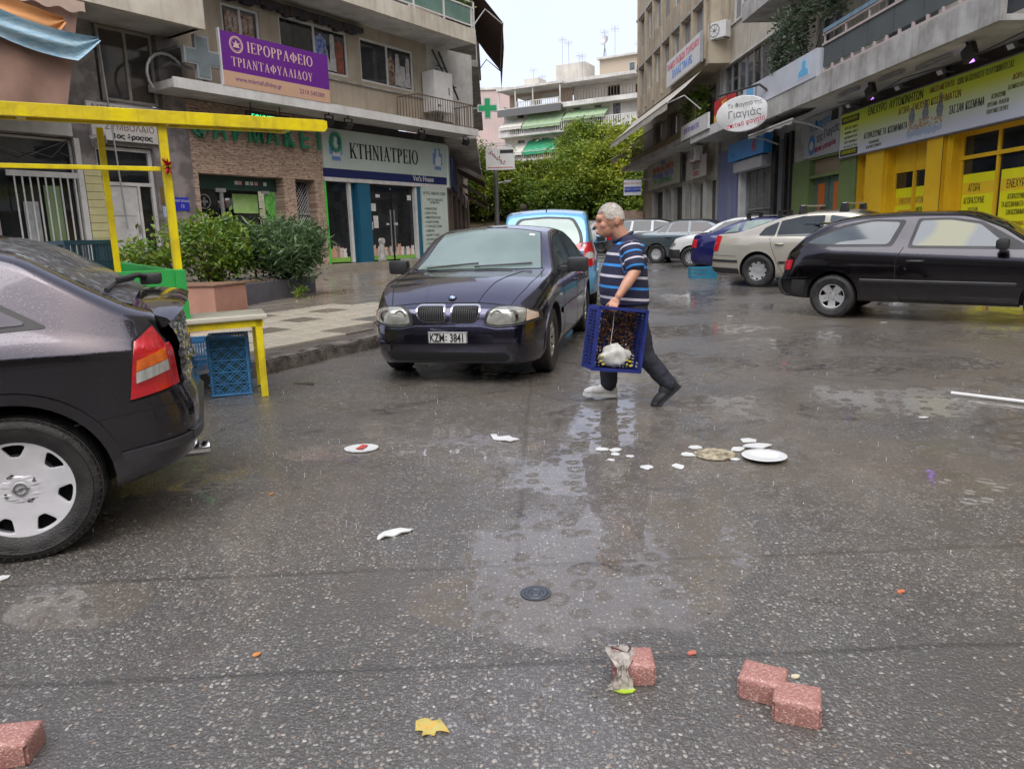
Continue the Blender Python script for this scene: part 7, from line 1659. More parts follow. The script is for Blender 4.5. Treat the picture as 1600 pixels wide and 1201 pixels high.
c3.patch('rear_window', 'B', [(-.62, 1.02), (.62, 1.02), (.60, 1.25), (.47, 1.50), (0, 1.53), (-.47, 1.50), (-.60, 1.25)], M_trim, off=.004, r=.08, nu=30, nv=14)
c3.patch('rear_window_glass', 'B', [(-.56, 1.06), (.56, 1.06), (.54, 1.25), (.43, 1.465), (0, 1.49), (-.43, 1.465), (-.54, 1.25)], mat('pale_green_misted_glass', (.32, .42, .38), .08, col2=(.24, .34, .31), vs=1.4, vd=2, spec=.9), off=.009, r=.08, nu=30, nv=14)  # reflected sky and mist are both put into this pale green
for sg in (1, -1):
    f = lambda p: [(sg * a, b) for a, b in p]
    c3.patch('tail_lamp', 'B', f([(.60, .70), (.79, .72), (.795, 1.0), (.73, 1.12), (.64, 1.02), (.60, .9)]), M_redl, off=.012, r=.04, nu=14, nv=10, dome=.012)
    c3.patch('tail_lamp_clear', 'B', f([(.64, .83), (.76, .83), (.76, .93), (.64, .93)]), M_clear, off=.026, r=.05, nu=8)
    c3.both(c3.patch, 'tail_lamp_side', 'L', [(-.80, .72), (-.66, .74), (-.60, 1.04), (-.66, 1.10), (-.72, 1.08), (-.80, .98)], M_redl, off=.010, nu=8) if sg > 0 else None
    c3.patch('rear_reflector', 'B', f([(.62, .42), (.76, .42), (.76, .50), (.62, .50)]), M_trim, off=.008)
c3.patch('bumper', 'B', [(-.82, .27), (.82, .27), (.82, .62), (-.82, .62)], P3, off=.03, nu=30)
c3.both(c3.patch, 'bumper_side', 'L', [(-.85, .27), (-.40, .27), (-.42, .62), (-.85, .62)], P3, off=.025)
c3.patch('bumper_inset', 'B', [(-.55, .50), (.55, .50), (.55, .58), (-.55, .58)], M_trim, off=.036, r=.02)
c3.patch('number_plate', 'B', [(-.26, .72), (.26, .72), (.26, .83), (-.26, .83)], M_plate, off=.012)
c3.both(c3.patch, 'window', 'L', [(-.38, 1.08), (.35, 1.05), (.38, 1.46), (-.2, 1.44)], M_cglass, off=.005, r=.05); c3.both(c3.patch, 'window', 'L', [(.45, 1.05), (1.4, 1.03), (1.35, 1.48), (.48, 1.47)], M_cglass, off=.005, r=.04); c3.both(c3.patch, 'window', 'L', [(1.5, 1.03), (2.4, 1.02), (1.9, 1.42), (1.45, 1.48)], M_cglass, off=.005, r=.04)
mb = MB(); h, nn = c3.hit('B', 0, 1.0); mb.tube([(h.x - .02, .0, 1.03), (h.x - .03, .25, 1.06), (h.x + .02, .52, 1.10)], .012, 6); mb.build('rear_wiper', M_trim, c3.root)
mb = MB(); mb.tube([(-.3, 0, 1.62), (-.38, 0, 1.72)], [.012, .005], 5); mb.build('aerial', M_trim, c3.root)
c3.mirror(2.0, 1.0, 1.08, P3)
c3.place(.70, 13.15, 5)

# ---- 4. black three-door hatchback on the right
P4 = paint('black_plum_paint', (.032, .028, .034), 1., .10, (.024, .021, .026))
c4 = Car('parked_car', 'black three-door hatchback in side view parked nose-in at the right edge', P4,
    top=[(-.72, .86), (-.66, .97), (-.56, 1.08), (-.42, 1.19), (-.1, 1.345), (.3, 1.42), (.9, 1.44), (1.45, 1.43), (1.9, 1.29), (2.35, 1.02), (2.6, .97), (3.1, .85), (3.35, .68), (3.42, .6)],
    belt=[(-.72, .80), (-.4, .95), (0, .96), (1.2, .93), (2.4, .89), (3.1, .78), (3.42, .56)], hw=[(-.72, .58), (-.65, .71), (-.45, .79), (0, .84), (1.3, .85), (2.6, .84), (3.1, .77), (3.42, .5)],
    bot=[(-.72, .30), (-.4, .26), (0, .25), (3, .24), (3.42, .28)], axles=[0, 2.535], Rw=.30, arch=.345, tumble=.36, tail=[(.25, -.02), (.35, .08), (.5, .09), (.56, .04), (.9, .0), (1.0, -.02)], nose=[(.2, 0), (.4, .06), (.7, -.03)], nx=100)
c4.wheels('star5', .19); c4.arches(w_=.02, off=.006)
sd = [(-.50, 1.01), (-.2, .985), (.72, .985), (.86, 1.33), (.45, 1.345), (.08, 1.275), (-.28, 1.14)]
c4.both(c4.patch, 'window_surround', 'L', sd, M_trim, off=.003, r=.05, nu=34)
c4.both(c4.patch, 'window', 'L', [(-.40, 1.035), (-.2, 1.015), (.67, 1.015), (.79, 1.30), (.45, 1.315), (.12, 1.25), (-.22, 1.13)], M_mistb, off=.007, r=.05, nu=34)
c4.both(c4.patch, 'window_surround', 'L', [(.90, .965), (2.26, .945), (2.2, 1.0), (1.72, 1.29), (1.38, 1.345), (.99, 1.345)], M_trim, off=.003, r=.04, nu=34)
M_see = mat('glass_with_yellow_behind', (.05, .07, .085), .04, col2=(.15, .15, .05), vs=1.3, vd=1, vlo=.46, vhi=.54, spec=.9)
c4.both(c4.patch, 'window', 'L', [(.95, .995), (2.02, .98), (1.70, 1.255), (1.37, 1.315), (1.03, 1.315)], M_see, off=.007, r=.04, nu=30)
c4.patch('windscreen', 'T', [(-.66, 2.30), (0, 2.40), (.66, 2.30), (.54, 1.62), (0, 1.56), (-.54, 1.62)], M_cglass, off=.006, nu=24, nv=16)
c4.patch('rear_window', 'T', [(-.58, -.50), (.58, -.50), (.52, -.02), (-.52, -.02)], M_cglass, off=.006, r=.04, nu=20, nv=12)
mb = MB(); 
for sg in (1, -1): mb.tube([(-.30, sg * .42, 1.26), (-.42, sg * .42, 1.30)], .02, 6)
mb.bevbox(-.52, -.30, -.50, .50, 1.285, 1.315, .012); mb.build('rear_spoiler', paint('pale_spoiler_paint', (.05, .07, .10), .3), c4.root, 40)
for ln in ([(.86, .98), (.78, .80), (.80, .5), (.88, .23)], [(2.24, .93), (2.26, .6), (2.2, .23)], [(.86, .285), (2.2, .275)], [(-.35, .56), (-.70, .54)]): c4.both(c4.strip, 'door_gap', 'L', ln, .008, M_drk, off=.0015)
c4.both(c4.strip, 'side_moulding', 'L', [(.36, .535), (2.15, .52)], .028, M_trim, off=.012, rim=.006)
c4.both(c4.strip, 'moulding_highlight', 'L', [(.36, .553), (2.15, .538)], .005, M_lgrey, off=.013)
c4.handle(1.02, .80, M_trim, .2); c4.mirror(1.98, .98, 1.02, M_trim, (.13, .2, .13))
c4.both(c4.patch, 'door_lock', 'L', [(.90, .69), (.92, .69), (.92, .71), (.90, .71)], M_chrome, off=.004, nu=2, nv=2)
c4.both(c4.patch, 'tail_lamp', 'L', [(-.70, .66), (-.60, .66), (-.57, .80), (-.66, .80)], M_redl, off=.008, r=.02, nu=8); c4.lr(c4.patch, 'tail_lamp', 'B', [(.35, .66), (.66, .66), (.66, .80), (.35, .80)], M_redl, off=.01, r=.02)
c4.both(c4.patch, 'rear_bumper', 'L', [(-.84, .29), (-.40, .27), (-.36, .52), (-.84, .53)], M_trim, off=.012)
c4.patch('rear_bumper', 'B', [(-.70, .29), (.70, .29), (.70, .53), (-.70, .53)], M_trim, off=.02, nu=24)
c4.lr(c4.patch, 'headlamp', 'F', [(.40, .62), (.72, .62), (.70, .72), (.42, .72)], M_hlamp, off=.01, r=.02)
c4.place(5.04, 11.05, 128)

# ---- 5. champagne saloon with roof bars
P5 = paint('champagne_paint', (.40, .37, .30), .3, 0, (.44, .41, .34))
c5 = Car('parked_car', 'pale champagne hatchback-saloon with two silver roof bars, parked nose-in behind the black three-door', P5,
    top=[(-1.0, .98), (-.94, 1.06), (-.5, 1.10), (-.1, 1.22), (.5, 1.40), (1.0, 1.455), (1.5, 1.46), (2.0, 1.34), (2.5, 1.05), (2.9, .98), (3.3, .85), (3.52, .68)],
    belt=[(-1.0, .90), (-.4, .97), (1, .95), (2.4, .92), (3.2, .80), (3.52, .6)], hw=[(-1.0, .60), (-.93, .73), (-.7, .80), (0, .87), (1.3, .88), (2.6, .87), (3.2, .78), (3.52, .5)],
    bot=[(-1.0, .26), (-.6, .21), (0, .19), (3, .18), (3.52, .24)], axles=[0, 2.578], Rw=.32, arch=.37, tumble=.34, tail=[(.25, .0), (.4, .07), (.58, .05), (.9, .0)], nose=[(.2, 0), (.4, .06), (.7, -.03)], nx=96)
c5.wheels('cap9', .20); c5.arches(w_=.03, off=.008)
c5.both(c5.patch, 'window', 'L', [(-.02, 1.0), (.30, .98), (.36, 1.26), (.10, 1.15)], M_cglass, off=.006, r=.04); c5.both(c5.patch, 'window', 'L', [(.34, .98), (1.18, .975), (1.20, 1.355), (.80, 1.35), (.40, 1.27)], M_cglass, off=.006, r=.03, nu=20); c5.both(c5.patch, 'window', 'L', [(1.28, .975), (2.3, .97), (1.8, 1.27), (1.30, 1.355)], M_mistb, off=.006, r=.03, nu=20)
c5.patch('windscreen', 'T', [(-.66, 2.45), (0, 2.52), (.66, 2.45), (.54, 1.72), (0, 1.66), (-.54, 1.72)], M_cglass, off=.006, nu=20, nv=12); c5.patch('rear_window', 'T', [(-.58, -.32), (.58, -.32), (.52, .4), (-.52, .4)], M_cglass, off=.006, r=.04, nu=20, nv=12)
c5.both(c5.patch, 'tail_lamp', 'L', [(-.98, .70), (-.86, .70), (-.80, .99), (-.93, 1.01)], M_redl, off=.01, r=.02, nu=8); c5.lr(c5.patch, 'tail_lamp', 'B', [(.48, .70), (.73, .70), (.70, 1.0), (.52, 1.0)], M_redl, off=.01, r=.02)
c5.both(c5.strip, 'rubbing_strip', 'L', [(-1.05, .52), (-.42, .50)], .045, M_trim, off=.014, rim=.008); c5.both(c5.strip, 'rubbing_strip', 'L', [(.42, .49), (2.15, .48)], .045, M_trim, off=.014, rim=.008)
for ln in ([(1.24, .97), (1.23, .6), (1.24, .22)], [(.22, .95), (.26, .80), (.38, .5), (.52, .26)], [(2.25, .95), (2.22, .22)], [(-.45, .60), (-1.0, .62)]): c5.both(c5.strip, 'door_gap', 'L', ln, .008, M_drk, off=.0015)
c5.both(c5.patch, 'fuel_flap', 'L', [(-.42, .74), (-.18, .74), (-.18, .88), (-.42, .88)], P5, off=.003, r=.03)
c5.both(c5.patch, 'lower_bumper', 'L', [(-1.05, .27), (-.38, .25), (-.40, .36), (-1.05, .38)], M_trim, off=.008)
c5.handle(.42, .84, P5); c5.handle(1.40, .83, P5); c5.mirror(2.05, 1.0, 1.04, P5); c5.patch('number_plate', 'B', [(-.26, .75), (.26, .75), (.26, .86), (-.26, .86)], M_plate, off=.01)
for x_ in (.75, 1.5):
    b = MB(); zt = c5.top(x_) + .085; b.bevbox(x_ - .04, x_ + .04, -.62, .62, zt, zt + .03, .01); bar = b.build('roof_bar', M_alloy, c5.root)
    for sg in (1, -1): b = MB(); b.prism([(-.08, -.14), (.08, -.14), (.05, .02), (-.05, .02)], -.04, .04, T(x_, sg * .60, zt) @ Matrix.Rotation(R(90), 4, 'X')); b.build('bar_foot', M_trim, bar)
c5.root.scale = (1.04,) * 3
c5.place(5.67, 15.94, 130)

# ---- a simpler builder for the cars farther back
def far_car(label, col, x, y, az, kind, style, rim=.19, glass=M_cglass, rimm=None, metal=.3, sc_=1., extra=None):
    P = paint(label.split()[0] + '_%d_paint' % int(abs(x * 100 + y)), col, metal)
    if kind == 'sedan':
        top = [(-1.0, .92), (-.94, .99), (-.35, 1.02), (-.15, 1.06), (.38, 1.34), (.8, 1.40), (1.4, 1.39), (1.75, 1.33), (2.3, 1.03), (2.6, .96), (3.1, .87), (3.3, .7)]
        win = [[(-.02, .985), (.30, .985), (.46, 1.30), (.36, 1.27)], [(.36, .985), (1.02, .98), (1.02, 1.32), (.52, 1.31)], [(1.10, .98), (2.05, .975), (1.62, 1.28), (1.10, 1.32)]]; tail = [(.25, 0), (.42, .06), (.9, 0)]
    elif kind == 'notch':
        top = [(-.95, .98), (-.88, 1.04), (-.55, 1.06), (-.3, 1.15), (.3, 1.36), (.8, 1.42), (1.4, 1.41), (1.8, 1.30), (2.35, 1.02), (2.7, .95), (3.1, .82), (3.25, .68)]
        win = [[(-.12, 1.02), (.22, .99), (.30, 1.28), (.22, 1.24)], [(.32, .99), (1.02, .98), (1.04, 1.34), (.42, 1.31)], [(1.10, .98), (2.1, .97), (1.65, 1.28), (1.10, 1.34)]]; tail = [(.25, 0), (.42, .06), (.9, 0)]
    else:
        top = [(-.72, .92), (-.64, 1.10), (-.45, 1.30), (-.2, 1.40), (.5, 1.45), (1.2, 1.44), (1.7, 1.33), (2.3, 1.02), (2.6, .96), (3.0, .86), (3.2, .68)]
        win = [[(-.42, 1.03), (.15, .99), (.22, 1.36), (-.18, 1.33)], [(.25, .99), (.95, .98), (.97, 1.37), (.30, 1.37)], [(1.05, .98), (2.05, .97), (1.60, 1.28), (1.05, 1.36)]]; tail = [(.25, 0), (.42, .06), (1.2, -.03)]
    c = Car('parked_car', label, P, top, [(top[0][0], .86), (-.2, .95), (1, .94), (2.3, .90), (3.0, .80), (top[-1][0], .60)],
        [(top[0][0], .60), (top[0][0] + .08, .72), (top[0][0] + .3, .80), (0, .84), (1.3, .85), (2.5, .84), (3.0, .78), (top[-1][0], .52)], [(top[0][0], .27), (0, .2), (top[-1][0], .22)], [0, 2.52], .30, .34, tumble=.36, tail=tail, nose=[(.2, 0), (.4, .06), (.7, -.02)], nx=60)
    c.wheels(style, rim, .18, rimm)
    for wp in win: c.both(c.patch, 'window', 'L', wp, glass, off=.005, r=.03, nu=12, nv=6)
    c.patch('windscreen', 'T', [(-.64, 2.25), (0, 2.32), (.64, 2.25), (.54, 1.70), (0, 1.64), (-.54, 1.70)], M_cglass, off=.005, nu=14, nv=8)
    if kind != 'hatch': c.patch('rear_window', 'T', [(-.58, -.22), (.58, -.22), (.52, .32), (-.52, .32)], M_cglass, off=.005, nu=12, nv=8)
    else: c.patch('rear_window', 'B', [(-.56, 1.0), (.56, 1.0), (.5, 1.3), (-.5, 1.3)], M_cglass, off=.005, nu=12, nv=6)
    x0 = top[0][0]
    c.both(c.patch, 'tail_lamp', 'L', [(x0 + .02, .68), (x0 + .16, .68), (x0 + .17, .88), (x0 + .03, .88)], M_redl, off=.008, nu=5, nv=4); c.lr(c.patch, 'tail_lamp', 'B', [(.42, .68), (.70, .68), (.68, .88), (.44, .88)], M_redl, off=.008)
    c.lr(c.patch, 'headlamp', 'F', [(.40, .60), (.70, .60), (.68, .70), (.42, .70)], M_hlamp, off=.008); c.both(c.patch, 'headlamp_side', 'L', [(3.0, .62), (3.14, .62), (3.10, .70), (2.98, .72)], M_hlamp, off=.006, nu=5)
    c.patch('number_plate', 'B', [(-.26, .60), (.26, .60), (.26, .71), (-.26, .71)], M_plate, off=.01)
    for ln in ([(1.06, .97), (1.06, .22)], [(.26, .95), (.30, .7), (.42, .4), (.5, .24)]): c.both(c.strip, 'door_gap', 'L', ln, .01, M_drk, off=.0015, step=.08)
    c.handle(.42, .83, M_trim); c.handle(1.22, .82, M_trim); c.mirror(1.9, .97, 1.0, M_trim, (.1, .17, .11))
    c.arches(w_=.02, off=.005)
    if extra: extra(c, P)
    c.place(x, y, az); return c
def bluex(c, P):
    c.both(c.patch, 'lower_bumper', 'L', [(-1.0, .28), (-.4, .26), (-.36, .52), (-1.0, .54)], P, off=.012)
    for x_ in (.45, 1.2):
        b = MB(); zt = c.top(x_) + .10; b.bevbox(x_ - .02, x_ + .02, -.7, .7, zt, zt + .03, .008); bar = b.build('roof_bar', M_trim, c.root)
        for sg in (1, -1): b = MB(); b.box(x_ - .05, x_ + .05, sg * .56 - .03, sg * .56 + .03, zt - .12, zt); b.build('bar_foot', M_trim, bar)
far_car('deep blue notchback with black roof bars, half hidden behind the champagne car', (.008, .008, .10), 5.92, 19.4, 123, 'notch', 'ten', glass=mat('pale_green_car_glass', (.22, .32, .28), .06, col2=(.12, .18, .16), vs=2), extra=bluex)
def whitex(c, P):
    c.both(c.patch, 'front_bumper', 'L', [(2.84, .26), (3.35, .28), (3.35, .53), (2.84, .52)], M_trim, off=.012, nu=10); c.patch('front_bumper', 'F', [(-.7, .26), (.7, .26), (.7, .53), (-.7, .53)], M_trim, off=.014, nu=16)
    c.both(c.strip, 'side_strip', 'L', [(.4, .50), (2.2, .50)], .06, M_trim, off=.01)
far_car('small white hatchback parked nose-out with black bumper and many-spoked wheel', (.60, .60, .58), 7.97, 21.46, -62, 'hatch', 'multi', metal=0, extra=whitex)
def greyx(c, P):
    c.both(c.strip, 'window_frame', 'L', [(-.02, .975), (2.06, .965)], .02, M_lgrey, off=.008); c.both(c.strip, 'waist_strip', 'L', [(-.95, .56), (2.9, .54)], .03, M_trim, off=.008)
far_car('old grey-green saloon in side view with perforated steel wheel covers', (.095, .125, .14), 5.25, 25.35, 117, 'sedan', 'steel', glass=mat('clear_dark_glass', (.03, .036, .036), .04, col2=(.06, .025, .025), vs=5, spec=.7), metal=.5, extra=greyx)
far_car('silver-grey hatchback with dark windows behind the grey-green saloon', (.20, .20, .21), 4.75, 29.6, 106, 'hatch', 'ten', metal=.7)
far_car('white hatchback with dark alloy wheels behind the walking man', (.60, .60, .60), 4.35, 34.3, 104, 'hatch', 'ten', rimm=M_trim, metal=0)
far_car('dark grey hatchback farthest back, between the light blue car and the man', (.06, .06, .065), 4.0, 41.2, 100, 'hatch', 'ten', metal=.6)
# ------------------------------------------------------------------ buildings behind the camera and farther along, seen only in reflections
def plain_block(name_label, x0, x1, y0, y1, h_, m_):
    t = thing('street_building', name_label, 'building', ((x0 + x1) / 2, (y0 + y1) / 2, 0)); mk = mark()
    mb = MB(); mb.box(x0, x1, y0, y1, -1, h_); mb.build('wall', m_)
    for z in range(4, int(h_), 3):
        mb = MB(); mb.box(x0 - .8, x1 + .8, y0 - .8, y1 + .8, z, z + .2); mb.build('balcony_slab', M_soffit)
        q = x0 + .6
        while q < x1 - 1.5: mb = MB(); mb.box(q, q + 1.4, y0 - .02, y1 + .02, z + .9, z + 2.4); mb.build('window', M_glass); q += 2.6
    adopt(t, mk)
plain_block('beige block of flats across the junction behind the viewer', -26, 16, -34, -24, 12.5, M_beige)
plain_block('grey block of flats to the left of the viewer', -30, -13.5, -20, 2, 13, M_conc)
plain_block('cream block of flats to the right of the viewer', 11.5, 24, -20, .9, 13, M_cream)

# ------------------------------------------------------------------ planter with bushes
M_pg = mat('grey_planter_paint', (.115, .11, .125), .55, col2=(.085, .082, .095), vs=3, bump=.1)
M_soil = mat('leafy_soil', (.05, .04, .025), .95, col2=(.16, .10, .04), vs=14, bump=.8)
pl = thing('planter', 'long grey-painted concrete planter with leaf litter in front of the pharmacy', 'planter', (-6, 14, .4)); mk = mark()
base = [(-4.95, 12.2), (-4.10, 15.75), (-5.3, 17.1), (-9.3, 14.6), (-9.3, 12.2)]
def ringwall(poly, z0, z1, t_):
    mb = MB(); k = len(poly); c = Vector((sum(p[0] for p in poly) / k, sum(p[1] for p in poly) / k)); inn = []
    for p in poly: d = (c - Vector(p)); d = d / max(d.length, .1); inn.append((p[0] + d.x * t_, p[1] + d.y * t_))
    vs = [(x, y, z0) for x, y in poly] + [(x, y, z1) for x, y in poly] + [(x, y, z1) for x, y in inn] + [(x, y, z0) for x, y in inn]
    fs = []
    for i in range(k): j = (i + 1) % k; fs += [(i, j, k + j, k + i), (k + i, k + j, 2 * k + j, 2 * k + i), (2 * k + i, 2 * k + j, 3 * k + j, 3 * k + i)]
    return mb.add(vs, fs), inn
mb, inn = ringwall(base, .35, .83, .18); mb.build('planter_wall', M_pg)
mb = MB(); mb.add([(x, y, .76) for x, y in inn], [tuple(range(5))]); mb.build('soil', M_soil)
adopt(pl, mk)
bk = thing('salmon_block', 'salmon-painted concrete block with a brown top at the near end of the planter', 'concrete block', (-5, 11.7, .4)); mk = mark()
mb = MB(T(-4.95, 11.75, 0) @ Matrix.Rotation(R(-14), 4, 'Z')); mb.bevbox(-1.6, .62, -.42, .42, .3, .90, .015); mb.build('block', M_pink)
mb = MB(T(-4.95, 11.75, 0) @ Matrix.Rotation(R(-14), 4, 'Z')); mb.bevbox(-1.6, .64, -.44, .44, .902, .935, .01); mb.build('block_top', mat('wet_brown_top', (.16, .09, .06), .4, col2=(.25, .15, .1), vs=6)); adopt(bk, mk)
def bush(seed, x, y, z, rx, ry, rz_, label, m_, ncl, nl, ls, shape, up=.6, stems=8):
    t = thing('shrub', label, 'shrub', (x, y, .78)); mk = mark(); rr = random.Random(seed)
    mb = MB()
    for k in range(stems):
        a = rr.uniform(0, 6.3); mb.tube([(x + rr.uniform(-.1, .1), y + rr.uniform(-.1, .1), .76), (x + math.cos(a) * rx * .35, y + math.sin(a) * ry * .35, z), (x + math.cos(a) * rx * .7, y + math.sin(a) * ry * .7, z + rz_ * rr.uniform(.2, .7))], [.022, .015, .007], 5)
    mb.build('stem', M_bark)
    mb = MB(); vs, fs = clumps(seed, (x, y, z), rx, ry, rz_, ncl, nl, ls, .3, shape, up); mb.add(vs, fs); mb.build('foliage', m_); adopt(t, mk)
bush(71, -5.62, 14.2, 1.50, .86, .75, .60, 'broad dark green shrub with brown stems behind the yellow stall post', M_leafB, 120, 30, .11, 'leaf', .6, 16)
bush(72, -4.45, 15.0, 1.40, .74, .68, .56, 'dense round oleander with long narrow leaves at the end of the planter', M_leafO, 170, 44, .20, 'long')
bush(73, -6.45, 13.3, 1.25, .45, .4, .38, 'small bright yellow-green shrub at the left end of the planter', M_leafB, 50, 26, .11, 'leaf')
# fallen leaves: on the soil and round the planter
rr = random.Random(9)
def litter(name, label, pts, m_, s0=.03, s1=.07):
    mb = MB()
    for x, y, z in pts:
        a = rr.uniform(0, 6.3); l = rr.uniform(s0, s1); d = Vector((math.cos(a), math.sin(a), rr.uniform(-.1, .35))) * l; s_ = Vector((-math.sin(a), math.cos(a), rr.uniform(-.2, .2))) * l * .35
        p = Vector((x, y, z + .008)); mb.add([tuple(p), tuple(p + d * .5 + s_ + Vector((0, 0, .01))), tuple(p + d), tuple(p + d * .5 - s_ + Vector((0, 0, .012)))], [(0, 1, 2, 3)])
    return tag(mb.build(name, m_), label, 'leaves', kind='stuff')
M_lit = leafmat('dead_leaves', (.12, .06, .02), (.30, .15, .05), (.45, .32, .12), 8.)
pts = []
while len(pts) < 900:
    x, y = rr.uniform(-9, -4.2), rr.uniform(12.4, 16.8)
    if y < 15.6 + (x + 4.2) * -.2 and x < -4.95 + (y - 12.2) * .235 - .2: pts.append((x, y, .765 + rr.uniform(0, .03)))
litter('leaf_litter', 'brown and orange leaf litter lying on the planter soil', pts, M_lit)
pts = [(-3.6 + rr.gauss(0, .35), 14.9 + rr.gauss(0, 1.0), gz(0, 15) + PH + .01) for _ in range(110)] + [(-3.0 + rr.gauss(0, .25), 17.6 + rr.gauss(0, .5), gz(0, 17.6) + PH + .01) for _ in range(70)]
litter('leaf_litter', 'small brown leaves scattered on the wet tiles beside the planter', pts, M_lit, .03, .06)
mb = MB(); vs, fs = clumps(80, (-4.05, 14.4, .55), .1, .14, .14, 12, 16, .10, .12, 'long', 1.2); mb.add(vs, fs); tag(mb.build('weed', M_leafB), 'small green weed growing at the foot of the planter wall', 'weed', kind='stuff')

# ------------------------------------------------------------------ yellow market stall. local x along the front, y up, z out to the road
ST = frame((-1.6, 6.87), 58.3)
st = thing('market_stall', 'yellow-painted market stall frame with a flat roof and a green produce tray', 'market stall', ST @ Vector((-1.3, .3, 0))); mk = mark()
def sp(name, m_, a, b, c, d, e, f, bev=.004): return panel(ST, a, b, c, d, e, f, name, m_, None, bev)
sp('roof_fascia', M_yel, -5.2, 0, 2.45, 2.55, -.04, 0)
mb = MB(ST); mb.prism([(0, 2.45), (.03, 2.48), (.03, 2.54), (0, 2.55)], -.04, -.001); mb.build('fascia_end', M_yel)
for k in range(4): sp('roof_board', M_yel, -5.2, -.02, 2.515, 2.535, -.14 - k * .10, -.045 - k * .10, 0)
sp('back_beam', M_yel, -5.2, -.25, 2.485, 2.512, -.46, -.41)
for s_ in (-.3, -1.3, -2.3, -3.3, -4.3): sp('roof_batten', M_yel, s_, s_ + .06, 2.475, 2.512, -.41, -.042, 0)
def post(s_, z, z0, z1, w_=.065, nm='post'): mb = MB(ST); mb.bevbox(s_ - w_ / 2, s_ + w_ / 2, z0, z1, z - w_ / 2, z + w_ / 2, .004); mb.build(nm, M_yel)
post(-1.32, -.08, .28, 2.45); post(-1.74, -.435, .28, 2.455, .05); post(-4.6, -.08, .1, 2.45)
sp('cross_bar', M_yel, -4.9, -1.36, 2.09, 2.125, -.11, -.08)
mb = MB(ST); mb.box(-2.95, -2.83, 2.30, 2.45, -.5, -.4); mb.build('dark_block', M_brownawn)
# green tray
sp('tray_front', M_green, -3.6, -1.29, .95, 1.30, -.03, -.005); sp('tray_corner_post', M_green, -1.36, -1.28, .85, 1.295, -.02, .035)
mb = MB(ST); mb.add([(-1.30, 1.29, -.04), (-1.62, 1.36, -1.35), (-1.62, 1.20, -1.35), (-1.30, 1.13, -.04), (-1.34, 1.29, -.04), (-1.66, 1.36, -1.35), (-1.66, 1.20, -1.35), (-1.34, 1.13, -.04)], [(0, 1, 2, 3), (4, 7, 6, 5), (0, 4, 5, 1), (3, 2, 6, 7), (1, 5, 6, 2), (0, 3, 7, 4)]); mb.build('tray_side', M_green)
mb = MB(ST); mb.add([(-3.6, 1.36, -1.36), (-1.62, 1.36, -1.36), (-1.62, 1.20, -1.36), (-3.6, 1.20, -1.36), (-3.6, 1.36, -1.40), (-1.62, 1.36, -1.40), (-1.62, 1.20, -1.40), (-3.6, 1.20, -1.40)], [(0, 1, 2, 3), (4, 7, 6, 5), (0, 4, 5, 1)]); mb.build('tray_back', M_green)
mb = MB(ST); mb.add([(-3.6, 1.16, -.04), (-1.34, 1.16, -.04), (-1.66, 1.24, -1.35), (-3.6, 1.24, -1.35), (-3.6, 1.14, -.04), (-1.34, 1.14, -.04), (-1.66, 1.22, -1.35), (-3.6, 1.22, -1.35)], [(0, 1, 2, 3), (4, 7, 6, 5), (0, 4, 5, 1), (1, 5, 6, 2)]); mb.build('tray_floor', mat('wet_brown_board', (.19, .11, .08), .35, col2=(.12, .07, .05), vs=3, stretch=(1, 6, 1)))
mb = MB(ST); N = 20; vs = [(-3.6 + 1.5 * i / N, 1.25 + .03 * math.sin(i * .9 + j), -.1 - j * .3) for j in range(5) for i in range(N + 1)]; mb.add(vs, [(j * (N + 1) + i, j * (N + 1) + i + 1, (j + 1) * (N + 1) + i + 1, (j + 1) * (N + 1) + i) for j in range(4) for i in range(N)]); mb.build('tray_cloth', mat('dark_red_cloth', (.13, .02, .02), .8, col2=(.07, .015, .015), vs=8), None, True)
adopt(st, mk)
mb = MB(); rr = random.Random(2); fc = ST @ Vector((-1.32, 2.12, .02))
for k in range(60):
    d = Vector((rr.gauss(0, 1), rr.gauss(0, 1), rr.gauss(0, 1))).normalized(); s_ = d.cross(Vector((0, 0, 1))).normalized() * .009; p = fc; q = fc + d * rr.uniform(.05, .085); mb.add([tuple(p - s_ * .4), tuple((p + q) / 2 - s_), tuple(q), tuple((p + q) / 2 + s_)], [(0, 1, 2, 3)])
tag(mb.build('paper_flower', mat('crimson_paper', (.45, .01, .03), .6)), 'crimson paper flower tied to the yellow stall post', 'flower')

